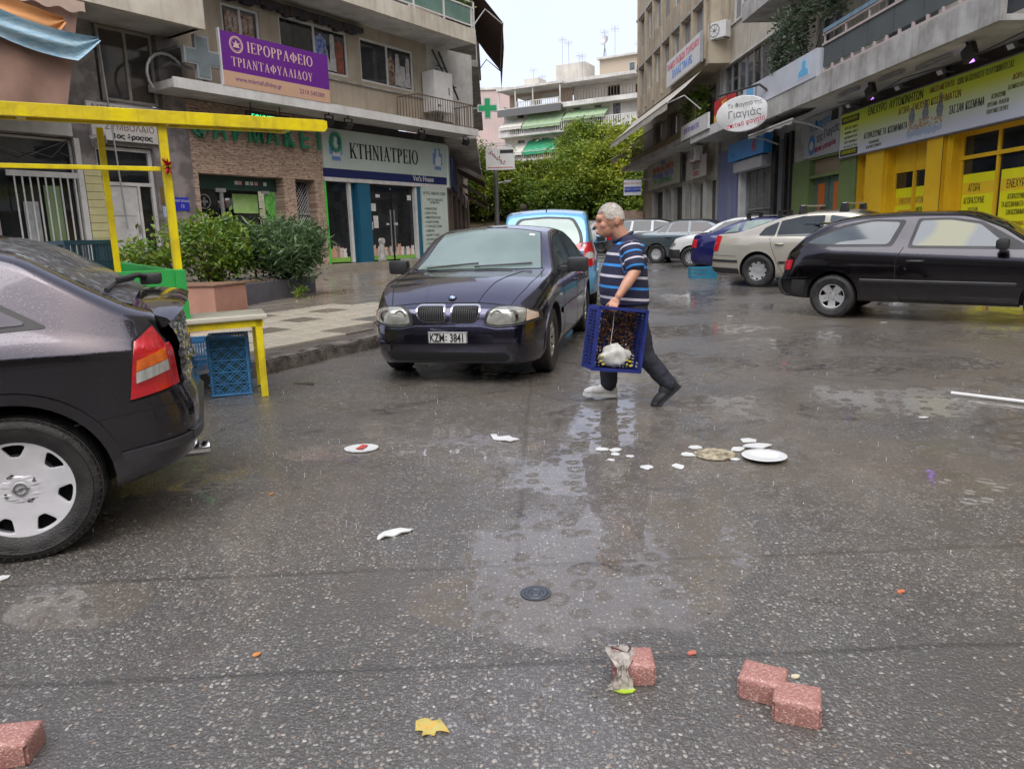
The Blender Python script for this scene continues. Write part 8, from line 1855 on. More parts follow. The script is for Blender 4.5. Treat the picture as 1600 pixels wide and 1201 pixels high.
# ------------------------------------------------------------------ plastic crates
def crate(M, L_, W_, H_, m_, label, group=None, lattice=False, name='plastic_crate'):
    """open crate: local x length, y width, z up; slotted sides built as bars"""
    t = thing(name, label, 'crate', M @ Vector((0, 0, 0)), group=group); mk = mark(); th = .012
    def side(Q, l, h_):
        mb = MB(Q); mb.box(-l / 2, l / 2, -th, 0, 0, .035); mb.box(-l / 2, l / 2, -th * 1.4, .004, h_ - .035, h_); mb.box(-l / 2, l / 2, -th * .8, -.002, h_ * .5 - .012, h_ * .5 + .012)
        for e in (-l / 2, l / 2 - .03): mb.box(e, e + .03, -th * 1.1, .002, .035, h_ - .035)
        q = -l / 2 + .05
        while q < l / 2 - .05: mb.box(q, q + .009, -th * .8, -.002, .035, h_ - .035); q += .024
        mb.build('side', m_)
    side(M @ T(0, -W_ / 2 + th, 0), L_, H_); side(M @ T(0, W_ / 2 - th, 0) @ Matrix.Rotation(math.pi, 4, 'Z'), L_, H_)
    side(M @ T(L_ / 2 - th, 0, 0) @ Matrix.Rotation(R(90), 4, 'Z'), W_, H_); side(M @ T(-L_ / 2 + th, 0, 0) @ Matrix.Rotation(R(-90), 4, 'Z'), W_, H_)
    mb = MB(M); w_ = .008
    if lattice:
        mb.box(-L_ / 2, L_ / 2, -W_ / 2, -W_ / 2 + .02, 0, .014); mb.box(-L_ / 2, L_ / 2, W_ / 2 - .02, W_ / 2, 0, .014); mb.box(-L_ / 2, -L_ / 2 + .02, -W_ / 2, W_ / 2, -.001, .013); mb.box(L_ / 2 - .02, L_ / 2, -W_ / 2, W_ / 2, -.001, .013)
        n_ = 5; cl = L_ / n_
        for i in range(1, n_): mb.box(-L_ / 2 + i * cl - .004, -L_ / 2 + i * cl + .004, -W_ / 2, W_ / 2, .0, .012)
        for i in range(n_):
            for j in range(3):
                cx, cy = -L_ / 2 + (i + .5) * cl, -W_ / 2 + (j + .5) * W_ / 3
                for sg in (1, -1):
                    for o in (-.25, .25): 
                        a = Vector((cx - cl / 2, cy - sg * W_ / 6 + o * W_ / 6, .006)); b = Vector((cx + cl / 2, cy + sg * W_ / 6 + o * W_ / 6, .006)); mb.tube([a, b], .0045, 4)
        pb_ = MB(M); pb_.box(-L_ / 2 + .02, L_ / 2 - .02, -W_ / 2 + .02, W_ / 2 - .02, .016, .020); pb_.build('base_mesh', M_cd)
    else:
        q = -L_ / 2 + .02
        while q < L_ / 2 - .02: mb.box(q, q + .012, -W_ / 2 + th, W_ / 2 - th, .0, .012); q += .03
        q = -W_ / 2 + .03
        while q < W_ / 2 - .02: mb.box(-L_ / 2 + th, L_ / 2 - th, q, q + .012, .001, .010); q += .03
    mb.build('base', m_); adopt(t, mk); return t
M_cb = mat('dusty_blue_plastic', (.05, .22, .44), .45, col2=(.04, .15, .32), vs=9); M_cl2 = mat('light_blue_plastic', (.06, .26, .55), .4, col2=(.05, .2, .45), vs=9); M_cd = mat('dark_teal_plastic', (.012, .05, .075), .45, col2=(.018, .075, .11), vs=6); M_ct = mat('turquoise_plastic', (.02, .22, .33), .4, col2=(.015, .17, .27), vs=7)
M_cr = mat('royal_blue_plastic', (.015, .03, .20), .45, col2=(.01, .018, .12), vs=8)
# standing on its side under the table, its latticed base towards the road
az_ = R(18)
g0 = gz(0, 6.6)
ub = Matrix(((0, math.cos(az_), -math.sin(az_), -2.52), (0, math.sin(az_), math.cos(az_), 6.50), (1, 0, 0, g0 + .27), (0, 0, 0, 1)))
crate(ub, .53, .34, .36, M_cb, 'blue crate stood on end under the white table, its lattice base facing the road', lattice=True)
crate(T(-3.02, 7.35, gz(0, 7.3) + .0) @ Matrix.Rotation(R(30), 4, 'Z') @ T(0, 0, .0), .42, .32, .42, M_cl2, 'lighter blue slotted crate half hidden between the black car and the upright crate')
crate(ST @ T(-1.98, 1.20, -.62) @ Matrix.Rotation(R(-90), 4, 'X') @ Matrix.Rotation(R(25), 4, 'Z'), .42, .34, .36, M_cd, 'dark teal crate standing on the green stall tray')
crate(ST @ T(-3.05, 1.33, -.9) @ Matrix.Rotation(R(-90), 4, 'X'), .5, .34, .14, mat('blackish_green_plastic', (.012, .025, .02), .5), 'low blackish crate at the left end of the stall tray')
crate(T(4.72, 18.1, gz(0, 18.1)) @ Matrix.Rotation(R(-6), 4, 'Z'), .62, .40, .26, M_ct, 'turquoise crate alone on the road behind the deep blue car')
mb = MB(T(-2.62, 6.75, gz(0, 6.75)) @ Matrix.Rotation(R(20), 4, 'Z')); mb.bevbox(-.13, .10, -.12, .12, 0, .11, .01); tag(mb.build('brown_box', mat('wet_brown_wood', (.09, .045, .035), .4, col2=(.06, .03, .025), vs=7)), 'small wet brown wooden block beside the upright blue crate', 'block')
# white table with yellow legs
tb = thing('low_table', 'low table with a pale wet top and yellow legs over the blue crates', 'table', (-2.5, 6.7, g0)); mk = mark()
TB = Matrix(((.851, -.38, 0, -2.16), (.525, .925, 0, 6.44), (0, 0, 1, gz(0, 6.5)), (0, 0, 0, 1)))
mb = MB(TB); mb.bevbox(-1.3, .04, -.02, .62, .69, .735, .012); mb.build('table_top', mat('pale_wet_table_top', (.55, .53, .44), .22, col2=(.46, .44, .36), vs=2, rv=.1))
mb = MB(TB); mb.box(-1.25, 0, .01, .04, .63, .69); mb.box(-1.25, 0, .55, .58, .63, .69); mb.build('table_rail', M_yel)
for x_, y_, z0 in ((-.04, .03, 0), (-.04, .56, .02), (-1.2, .03, 0), (-1.2, .56, .1)): mb = MB(TB); mb.bevbox(x_ - .03, x_ + .03, y_ - .02, y_ + .02, z0, .69, .004); mb.build('leg', M_yel)
adopt(tb, mk)

# ------------------------------------------------------------------ things lying on the road
M_paver = mat('pink_concrete_paver', (.32, .145, .12), .5, col2=(.55, .38, .33), vs=150, vd=3, vlo=.5, vhi=.7, bump=.35, bs=160, rv=.15)
def paver(x, y, az, label, tilt=0, L_=.135, W_=.115, H_=.072):
    bm = bmesh.new(); bmesh.ops.create_cube(bm, size=1)
    for v in bm.verts: v.co = Vector((v.co.x * L_, v.co.y * W_, (v.co.z + .5) * H_)); 
    bmesh.ops.bevel(bm, geom=[e for e in bm.edges if e.verts[0].co.z > .01 and e.verts[1].co.z > .01], offset=.016, segments=4, affect='EDGES', profile=.5)
    bmesh.ops.bevel(bm, geom=[e for e in bm.edges if abs(e.verts[0].co.z - e.verts[1].co.z) > .03], offset=.008, segments=2, affect='EDGES')
    bmesh.ops.subdivide_edges(bm, edges=[e for e in bm.edges if e.calc_length() > .03], cuts=4, use_grid_fill=True)
    for v in bm.verts: v.co += v.normal * .0012 * noise.noise(v.co * 55 + Vector((x, y, 0)) * 9) + v.normal * .0022 * noise.noise(v.co * 18 + Vector((x, y, 3)) * 5)
    mb = MB(); mb.bm(bm); o = mb.build('paving_block', M_paver, None, 50); o.location = (x, y, gz(x, y) + .001); o.rotation_euler = (tilt, 0, R(az)); return tag(o, label, 'paving block', 'loose pink paving blocks')
paver(.365, 2.17, -4, 'single pink paving block with the dirty glove draped over it')
paver(.75, 2.06, -28, 'pink paving block, the farther of the touching pair on the right', L_=.135)
paver(.815, 1.955, -22, 'pink paving block, the nearer of the touching pair on the right')
paver(-1.465, 1.88, 8, 'pink paving block cut off by the bottom left corner of the picture')
# glove with a twig, green scrap
gl = thing('dirty_glove', 'crumpled dirty white rag hanging over the single pink paving block', 'rag', (.325, 2.15, .06)); mk = mark()
mb = MB(); N, K = 14, 22
for j in range(K + 1):
    for i in range(N + 1):
        u, v = i / N - .5, j / K; z = .082 + .006 * math.sin(u * 9) if v < .4 else .082 - (v - .4) * .135
        y = 2.205 - min(v, .4) * .26 - max(0, v - .4) * .025; x = .325 + u * (.062 + .03 * math.sin(v * 7 + 1)) - .012 * v
        p = Vector((x, y, gz(0, 2.15) + z)); q = Vector((u * 7, v * 6, 1)); p += Vector((noise.noise(q), noise.noise(q + Vector((4, 0, 0))) * .8, noise.noise(q * 1.6))) * .011; p.z = max(p.z, gz(0, 2.1) + .006); mb.v.append(tuple(p))
for j in range(K):
    for i in range(N): mb.f.append([j * (N + 1) + i, j * (N + 1) + i + 1, (j + 1) * (N + 1) + i + 1, (j + 1) * (N + 1) + i]); mb.mi.append(0)
mb.build('cloth', mat('dirty_rag', (.42, .39, .34), .8, col2=(.24, .21, .18), vs=40), None, True)
mb = MB(); zz = gz(0, 2.2) + .082; mb.tube([(.30, 2.20, zz), (.318, 2.175, zz + .008), (.345, 2.165, zz - .0), (.36, 2.18, zz + .01), (.358, 2.20, zz + .004)], .0025, 5); mb.build('twig', mat('dark_twig', (.05, .015, .015), .6)); adopt(gl, mk)
def flat(name, label, cat, poly, x, y, m_, az=0, h_=.004, lift=.003, bend=.0, group=None, smooth=False):
    bm = bmesh.new(); vs = [bm.verts.new((a, b, 0)) for a, b in poly]; f = bm.faces.new(vs); bmesh.ops.triangulate(bm, faces=[f]); bmesh.ops.subdivide_edges(bm, edges=bm.edges[:], cuts=2)
    for v in bm.verts: v.co.z += bend * ((v.co.x * 12) ** 2 + (v.co.y * 9) ** 2) * .05 + .3 * bend * noise.noise(v.co * 30)
    r = bmesh.ops.extrude_face_region(bm, geom=bm.faces[:])
    for v in [g for g in r['geom'] if isinstance(g, bmesh.types.BMVert)]: v.co.z += h_
    bmesh.ops.recalc_face_normals(bm, faces=bm.faces)
    mb = MB(); mb.bm(bm); o = mb.build(name, m_, None, 40); o.location = (x, y, gz(x, y) + lift); o.rotation_euler = (0, 0, R(az)); return tag(o, label, cat, group)
M_por = mat('white_foam_plate', (.62, .63, .62), .35, col2=(.52, .53, .52), vs=9, rv=.1)
def shard(seed, r_, n_=7, sy=1.):
    rr = random.Random(seed); return [(r_ * math.cos(a) * rr.uniform(.7, 1.15), sy * r_ * math.sin(a) * rr.uniform(.7, 1.15)) for a in [2 * math.pi * (k + rr.uniform(-.2, .2)) / n_ for k in range(n_)]]
arc = lambda r_, a0, a1, n_=12: [(r_ * math.cos(R(a0 + (a1 - a0) * k / n_)), r_ * math.sin(R(a0 + (a1 - a0) * k / n_))) for k in range(n_ + 1)]
flat('plate_piece', 'half of a white plate with a red smear, left of the others', 'plate piece', [(p[0] * 1.0, p[1] * .8) for p in arc(.115, 0, 360, 16)[:-1]], -1.02, 4.76, M_por, h_=.008, bend=.01)
flat('red_smear', 'red smear of sauce on the leftmost plate piece', 'smear', [(-.05, -.04), (.0, -.05), (.02, .04), (-.02, .06)], -1.0, 4.75, mat('red_sauce', (.45, .06, .05), .4), lift=.018, h_=.002)
flat('plate_piece', 'curved white rim piece in the middle foreground, tilted, with a brown edge', 'plate piece', [(-.085, -.055), (-.05, -.03), (.06, .03), (.075, .06), (-.02, .05), (-.085, .0)], -.575, 3.33, M_por, h_=.006, bend=.05, lift=.008)
flat('plate_piece', 'torn white piece nearest below the saloon and the man', 'plate piece', [(-.11, .09), (-.07, .1), (-.06, .04), (.02, .04), (.09, -.05), (.03, -.09), (-.09, -.03)], -.05, 4.9, M_por, h_=.006, bend=.02)
sh = [(.57, 4.58, .05, 'flat white shard touching the small cluster in front of the man'), (.65, 4.56, .055, 'jagged white shard in the small cluster in front of the man'), (.64, 4.47, .035, 'tiny shard below the small cluster in front of the man'), (.60, 4.36, .03, 'lowest tiny shard of the small cluster'), (.72, 4.42, .032, 'right tiny shard of the small cluster'), (.79, 4.2, .05, 'thin grey shard between the small cluster and the white chip'), (.97, 4.2, .05, 'rounded white chip left of the broken plate'), (1.08, 4.42, .05, 'leaf-shaped pale shard left of the broken plate'), (1.17, 4.56, .05, 'thin pale shard above the leaf-shaped one'), (1.42, 4.50, .06, 'pale wedge between the stained plate and the round dish'), (1.54, 4.68, .07, 'oval white piece farthest from the camera in the broken plate group'), (1.34, 4.30, .035, 'small pale chip just below the stained plate')]
for k, (x, y, r_, lb) in enumerate(sh): flat('plate_piece', lb, 'plate piece', shard(100 + k, r_, 7, .8), x, y, M_por, az=k * 47, h_=.005, bend=.01)
flat('plate_piece', 'quarter of a white plate standing behind the round dish', 'plate piece', [(0, 0)] + arc(.12, 40, 150, 8), 1.56, 4.46, M_por, h_=.007, lift=.012)
o = flat('stained_plate', 'round yellowish stained plate lying in muddy water', 'plate', arc(.125, 0, 360, 24)[:-1], 1.25, 4.41, mat('stained_cream', (.42, .37, .25), .5, col2=(.14, .11, .07), vs=22, vlo=.4, vhi=.6), h_=.006)
mb = MB(); mb.lathe([(0, .006), (.075, .006), (.085, .012), (.13, .024), (.133, .022), (.085, .006), (.075, 0), (0, 0)], 40); o = mb.build('round_dish', M_por, None, 50); o.location = (1.52, 4.30, gz(0, 4.3) + .004); tag(o, 'whole round white dish with a raised rim on the wet road', 'dish')
flat('paper_scrap', 'bright white scrap at the left edge below the front tyre', 'scrap', shard(130, .035), -2.25, 3.0, M_por)
flat('paper_scrap', 'torn reddish-white scrap beside the black three-door car', 'scrap', shard(131, .05, 6, .5), 4.98, 9.75, M_por)
flat('paper_scrap', 'small white scrap in the middle of the far road', 'scrap', shard(132, .05, 6, .6), 3.24, 10.85, M_por)
flat('paper_scrap', 'small white scrap near the white strip on the right', 'scrap', shard(133, .04, 6, .6), 2.93, 5.1, M_por)
mb = MB(); a = Vector((3.50, 5.73, gz(0, 5.73) + .02)); b = Vector((4.4, 4.85, gz(0, 4.85) + .02)); mb.tube([a, b], .014, 8); tag(mb.build('white_strip', M_plastic_w), 'long thin white plastic strip lying at the right edge', 'strip')
# fallen leaves
def mapleleaf(x, y, az, s_, m_, label):
    p = [(.04, -1.1), (.1, -.3), (.55, -.45), (.4, -.1), (1.0, .1), (.5, .3), (.6, .75), (.2, .5), (0, 1.1), (-.2, .5), (-.6, .75), (-.5, .3), (-1.0, .1), (-.4, -.1), (-.55, -.45), (-.1, -.3)]
    return flat('fallen_leaf', label, 'leaf', [(a * s_, b * s_) for a, b in p], x, y, m_, az, .0015, .006, .04)
mapleleaf(-.265, 1.935, 65, .052, mat('yellow_orange_leaf', (.52, .30, .05), .5, col2=(.42, .38, .12), vs=30), 'yellow-orange lobed leaf in the bottom foreground')
for x, y, c, lb in ((-1.37, 3.95, (.5, .2, .04), 'tiny orange leaf behind the near tyre'), (1.49, 2.65, (.45, .13, .05), 'tiny orange leaf right of the big puddle'), (.585, 2.28, (.4, .12, .08), 'tiny reddish leaf right of the glove block'), (-.92, 2.35, (.5, .2, .06), 'tiny orange chip in the left foreground'), (.88, 2.13, (.5, .45, .3), 'small cream leaf just behind the pair of blocks')):
    flat('small_leaf', lb, 'leaf', shard(int(x * 100) + 500, .017, 6, .7), x, y, mat('leaf_%d' % int(c[0] * 100 + c[1] * 1000 + c[2] * 10000), c, .5), bend=.02)
flat('green_scrap', 'bright green leaf scrap under the glove', 'leaf', shard(140, .035, 8, .45), .325, 2.085, mat('lime_leaf', (.35, .50, .04), .5))
# round iron cover
mc = thing('drain_cover', 'small round iron cover with rings under the big puddle', 'drain cover', (.07, 2.73, gz(0, 2.73))); mk = mark()
mb = MB(T(.07, 2.73, gz(0, 2.73))); mb.lathe([(0, .004), (.018, .004), (.02, .002), (.03, .002), (.032, .004), (.045, .004), (.047, .002), (.058, .004), (.062, .003), (.064, -.01)], 40); mb.build('lid', mat('wet_iron', (.04, .045, .055), .2, metal=.4, col2=(.06, .065, .07), vs=20), None, 30); adopt(mc, mk)
mb = MB()
for k in range(3): mb.tube([(-2.1 + k * .05, 6.95 - k * .03, gz(0, 6.9) + .012), (-2.0 + k * .05, 6.92, gz(0, 6.9) + .016), (-1.88, 6.86, gz(0, 6.9) + .01)], .006, 5)
tag(mb.build('twigs', M_bark), 'dark twigs lying in the gutter by the kerb', 'twigs')
# puddle-side stones
rr = random.Random(77); mb = MB()
for k in range(260):
    x, y = rr.uniform(-2, 2.4), rr.uniform(1.7, 4.6); r_ = rr.uniform(.004, .010); bm = bmesh.new(); bmesh.ops.create_icosphere(bm, subdivisions=1, radius=r_)
    for v in bm.verts: v.co.z *= .55; v.co *= rr.uniform(.8, 1.2)
    mb.bm(bm, T(x, y, gz(x, y) + r_ * .2))
tag(mb.build('loose_gravel', mat('loose_pebble', (.22, .20, .17), .5, col2=(.10, .09, .08), vs=60)), 'loose pebbles washed over the asphalt', 'gravel', kind='stuff')

# rain drops bouncing off the road
rr = random.Random(31); mb = MB()
for k in range(420):
    x, y = rr.uniform(-2.5, 6.5), rr.uniform(2.2, 11) if k > 140 else rr.uniform(2.2, 5)
    if x > y * .66 or x < -y * .66: continue
    h_ = rr.uniform(.004, .028); r_ = rr.uniform(.0015, .0032); bm = bmesh.new(); bmesh.ops.create_icosphere(bm, subdivisions=1, radius=r_); mb.bm(bm, T(x, y, gz(x, y) + h_) @ Matrix.Diagonal((1, 1, rr.uniform(1, 2.2), 1)))
    if rr.random() < .5: mb.tube([(x, y, gz(x, y)), (x, y, gz(x, y) + h_ * .8)], [r_ * .9, r_ * .3], 5)
tag(mb.build('rain_splashes', mat('splash_water', (.55, .56, .58), .1, spec=1.)), 'tiny rain splashes bouncing off the wet road', 'rain', kind='stuff')
# ------------------------------------------------------------------ people
M_skin = mat('skin', (.50, .27, .18), .5, col2=(.42, .20, .13), vs=14, bump=.15, bs=60)
M_skin.node_tree.nodes['Principled BSDF'].inputs['Subsurface Weight'].default_value = .08
def limb(mb, pts, rs, k=16, sub=4):
    """tapering tube with rounded ends"""
    P = []; Rr = []
    pts = [Vector(p) for p in pts]
    for i in range(len(pts) - 1):
        for j in range(sub): t = j / sub; P.append(pts[i].lerp(pts[i + 1], t)); s_ = t * t * (3 - 2 * t); Rr.append(rs[i] * (1 - s_) + rs[i + 1] * s_)
    P.append(pts[-1]); Rr.append(rs[-1])
    d0 = (P[1] - P[0]).normalized(); d1 = (P[-1] - P[-2]).normalized()
    A = [(P[0] - d0 * Rr[0] * math.cos(a), Rr[0] * math.sin(a)) for a in (.25, .6, 1.0, 1.3)]; B = [(P[-1] + d1 * Rr[-1] * math.cos(a), Rr[-1] * math.sin(a)) for a in (1.3, 1.0, .6, .25)]
    Q = A + list(zip(P, Rr)) + B
    mb.tube([q[0] for q in Q], [max(q[1], .001) for q in Q], k)
def ell(mb, c, r, rot=None):
    bm = bmesh.new(); bmesh.ops.create_icosphere(bm, subdivisions=3, radius=1); M = T(*c) @ (rot or Matrix()) @ Matrix.Diagonal((r[0], r[1], r[2], 1)); mb.bm(bm, M)
def sections(mb, secs, k=28):
    vs = []; fs = []
    for cx, cy, z, a, b in secs:
        for j in range(k):
            t = 2 * math.pi * j / k; ct, st_ = math.cos(t), math.sin(t); e = .85
            vs.append((cx + a * abs(ct) ** e * (1 if ct > 0 else -1), cy + b * abs(st_) ** e * (1 if st_ > 0 else -1), z))
    n_ = len(secs)
    for i in range(n_ - 1):
        for j in range(k): fs.append((i * k + j, i * k + (j + 1) % k, (i + 1) * k + (j + 1) % k, (i + 1) * k + j))
    fs += [tuple(range(k - 1, -1, -1)), tuple(range((n_ - 1) * k, n_ * k))]; mb.add(vs, fs)
def fuse(mb, name, m_, vox, sm=4, parent=None, wrinkle=0., post=None):
    o = bpy.data.objects.new('t', mb.mesh('t', m_)); C.objects.link(o)
    r = o.modifiers.new('r', 'REMESH'); r.mode = 'VOXEL'; r.voxel_size = vox; r.use_smooth_shade = True
    s_ = o.modifiers.new('s', 'SMOOTH'); s_.factor = .5; s_.iterations = sm
    me = bpy.data.meshes.new_from_object(o.evaluated_get(bpy.context.evaluated_depsgraph_get())); bpy.data.objects.remove(o)
    if wrinkle:
        for v in me.vertices: p = v.co; v.co = p + v.normal * wrinkle * (noise.noise(Vector((p.x * 14, p.y * 14, p.z * 9))) + .5 * noise.noise(p * 34))
    me.materials.clear(); me.materials.append(m_)
    me.polygons.foreach_set('use_smooth', [True] * len(me.polygons)); me.name = name
    if post: post(me)
    return link(bpy.data.objects.new(name, me), parent)
man = thing('person', 'white-haired man in a striped navy polo shirt striding left with a blue crate', 'person', (.93, 5.85, gz(0, 5.85))); mk = mark()
SN, EN, WN, HN = (.935, 5.665, 1.385), (.955, 5.585, 1.205), (.815, 5.515, 1.02), (.775, 5.50, .965)      # near arm
SF_, EF, WF, HF = (.94, 6.02, 1.38), (1.10, 6.09, 1.22), (1.00, 6.07, 1.02), (.90, 5.98, .93)
mb = MB()
tilt = Matrix.Rotation(R(-24), 4, 'Y')
ell(mb, (.808, 5.85, 1.602), (.102, .078, .112), tilt); ell(mb, (.765, 5.85, 1.525), (.066, .056, .078), tilt); ell(mb, (.742, 5.85, 1.487), (.035, .038, .03)); ell(mb, (.718, 5.85, 1.60), (.03, .055, .035))
limb(mb, [(.712, 5.85, 1.585), (.684, 5.85, 1.545)], [.010, .013], 10); ell(mb, (.692, 5.85, 1.540), (.016, .017, .010)); ell(mb, (.698, 5.85, 1.500), (.014, .026, .008)); ell(mb, (.702, 5.85, 1.486), (.014, .024, .008))
for sg in (1, -1): ell(mb, (.848, 5.85 + sg * .079, 1.575), (.022, .010, .036), Matrix.Rotation(R(12), 4, 'Y')); ell(mb, (.745, 5.85 + sg * .042, 1.545), (.03, .022, .03)); ell(mb, (.720, 5.85 + sg * .030, 1.594), (.014, .020, .007))
limb(mb, [(.845, 5.85, 1.52), (.90, 5.85, 1.44), (.945, 5.85, 1.38)], [.058, .062, .075])
sections(mb, [(.94, 5.85, 1.40, .06, .12), (.925, 5.85, 1.33, .12, .175), (.915, 5.85, 1.2, .145, .185), (.91, 5.85, 1.05, .165, .18), (.915, 5.85, .92, .15, .165), (.92, 5.85, .84, .13, .15)])
limb(mb, [SN, EN, WN], [.052, .043, .028]); limb(mb, [(EN[0], EN[1], EN[2]), ((EN[0] + WN[0]) / 2 + .01, 5.552, 1.125), WN], [.042, .042, .028])
limb(mb, [SF_, EF, WF, HF], [.052, .043, .03, .03])
# near hand: palm, four fingers curled over the rim, thumb along it
ell(mb, (.785, 5.505, .975), (.040, .021, .036), Matrix.Rotation(R(35), 4, 'Y'))
for k, (dx, L_) in enumerate(((-.030, .030), (-.010, .034), (.010, .032), (.028, .026))):
    b = Vector((.775 + dx * .9, 5.487, .965 - dx * .25)); limb(mb, [b, b + Vector((-.006, -.018, -.014)), b + Vector((-.006, -.014, -.016 - L_)), b + Vector((-.002, .008, -.020 - L_))], [.0105, .010, .009, .008], 8, 2)
limb(mb, [(.752, 5.505, .975), (.732, 5.50, .962), (.722, 5.515, .945)], [.013, .011, .009], 8, 2)
limb(mb, [(.95, 5.77, .88), (1.04, 5.755, .53), (1.215, 5.71, .32)], [.085, .058, .042]); limb(mb, [(.88, 5.94, .88), (.82, 5.97, .52), (.80, 5.99, .26)], [.085, .058, .042])
body = fuse(mb, 'body', M_skin, .0058, 5)
# polo shirt with alternating stripes; the sleeve stripes run round the arm
def ax_t(p, a, b): a = Vector(a); d = Vector(b) - a; t = (p - a).dot(d) / d.length_squared; return t, (p - a - d * t).length, d.length
def stripes(me):
    at = me.attributes.new('stripe', 'FLOAT', 'POINT'); vals = []
    for v in me.vertices:
        p = v.co; s_ = 10 + (p.z - .962 + (p.x - .92) * .10) / .0835 - .12
        for a, b in ((SN, EN), (SF_, EF)):
            t, d_, L_ = ax_t(p, a, b)
            if -.12 < t < 1.1 and d_ < .098 and abs(p.y - 5.85) > .165: s_ = 20.2 - t * L_ / .058
        vals.append(s_)
    at.data.foreach_set('value', vals)
M_polo = mat('striped_polo', (.014, .016, .045), .85)
t = M_polo.node_tree; L = t.links.new; at = nd(t, 'ShaderNodeAttribute'); at.attribute_name = 'stripe'
def mth(op, a, b=None):
    x = t.nodes.new('ShaderNodeMath'); x.operation = op; L(a, x.inputs[0]) if not isinstance(a, (int, float)) else None
    if b is not None: x.inputs[1].default_value = b
    return x.outputs[0]
fr_ = mth('MODULO', at.outputs['Fac'], 1.); lt = mth('LESS_THAN', fr_, .235); f2 = mth('GREATER_THAN', mth('MODULO', at.outputs['Fac'], 2.), 1.)
mxa = nd(t, 'ShaderNodeMix', _data_type='RGBA'); mxa.inputs[6].default_value = (.52, .50, .56, 1); mxa.inputs[7].default_value = (.035, .24, .62, 1); L(f2, mxa.inputs[0])
mxb = nd(t, 'ShaderNodeMix', _data_type='RGBA'); mxb.inputs[6].default_value = (.014, .016, .045, 1); L(lt, mxb.inputs[0]); L(mxa.outputs[2], mxb.inputs[7]); L(mxb.outputs[2], t.nodes['Principled BSDF'].inputs['Base Color'])
mb = MB()
sections(mb, [(.935, 5.85, 1.455, .078, .085), (.945, 5.85, 1.425, .085, .12), (.94, 5.85, 1.395, .115, .17), (.925, 5.85, 1.34, .148, .20), (.915, 5.85, 1.25, .168, .208), (.905, 5.85, 1.15, .186, .21), (.905, 5.85, 1.05, .192, .21), (.91, 5.85, .975, .190, .205), (.912, 5.85, .935, .192, .205)])
for S_, E_ in ((SN, EN), (SF_, EF)):
    S_, E_ = Vector(S_), Vector(E_); limb(mb, [S_ + Vector((0, (5.85 - S_.y) * .2, 0)), S_.lerp(E_, .35), S_.lerp(E_, .78)], [.082, .073, .074], 18)
shirt = fuse(mb, 'polo_shirt', M_polo, .0075, 4, None, .0045, stripes)
mb = MB(); mb.tube([(.90 + .075 * math.cos(a), 5.85 + .075 * math.sin(a), 1.452 + .035 * math.cos(a)) for a in [2 * math.pi * k / 20 for k in range(21)]], .012, 8); mb.build('collar', mat('navy_collar', (.014, .016, .045), .85), None, True)
# trousers, belt line, shoes
M_tr = mat('dark_navy_trousers', (.012, .014, .024), .8, col2=(.02, .022, .034), vs=4)
mb = MB()
sections(mb, [(.912, 5.85, .99, .172, .185), (.915, 5.85, .93, .178, .19), (.925, 5.85, .86, .165, .185), (.925, 5.85, .80, .12, .17)])
limb(mb, [(.965, 5.765, .90), (1.0, 5.755, .72), (1.055, 5.745, .53), (1.15, 5.725, .41), (1.235, 5.70, .31)], [.105, .100, .080, .070, .066])
limb(mb, [(.88, 5.94, .90), (.84, 5.96, .72), (.81, 5.975, .52), (.80, 5.98, .38), (.805, 5.99, .27)], [.105, .098, .080, .070, .068])
fuse(mb, 'trousers', M_tr, .0085, 4, None, .009)
def shoe(M, m_, sole):
    mb = MB(M); ell(mb, (-.02, 0, .06), (.075, .042, .055)); ell(mb, (-.10, 0, .045), (.09, .046, .038)); ell(mb, (-.165, 0, .035), (.045, .042, .028)); ell(mb, (.03, 0, .05), (.045, .038, .05))
    o = fuse(mb, 'shoe', m_, .006, 3)
    mb = MB(M); mb.prism([(.075, -.02), (.06, -.038), (-.05, -.036), (-.15, -.045), (-.20, -.03), (-.215, 0), (-.20, .03), (-.15, .045), (-.05, .036), (.06, .038), (.075, .02)], 0, .025); s_ = mb.build('sole', sole); s_.parent = o
    if m_.name.startswith('white'):
        for k in range(5): mb = MB(M); mb.tube([(-.045 - k * .022, -.022, .093 - k * .009), (-.048 - k * .022, 0, .100 - k * .009), (-.045 - k * .022, .022, .093 - k * .009)], .004, 5); q = mb.build('lace', M_grey); q.parent = o
shoe(T(.80, 6.0, gz(0, 6.0) + .012) @ Matrix.Rotation(R(4), 4, 'Y') @ Matrix.Diagonal((1, 1, 1.05, 1)), mat('white_trainer', (.62, .61, .58), .6, col2=(.45, .44, .42), vs=20), M_plastic_w)
shoe(T(1.275, 5.69, .235) @ Matrix.Rotation(R(-42), 4, 'Y') @ T(0, 0, 0), mat('dark_trainer', (.02, .02, .024), .6), M_trim)
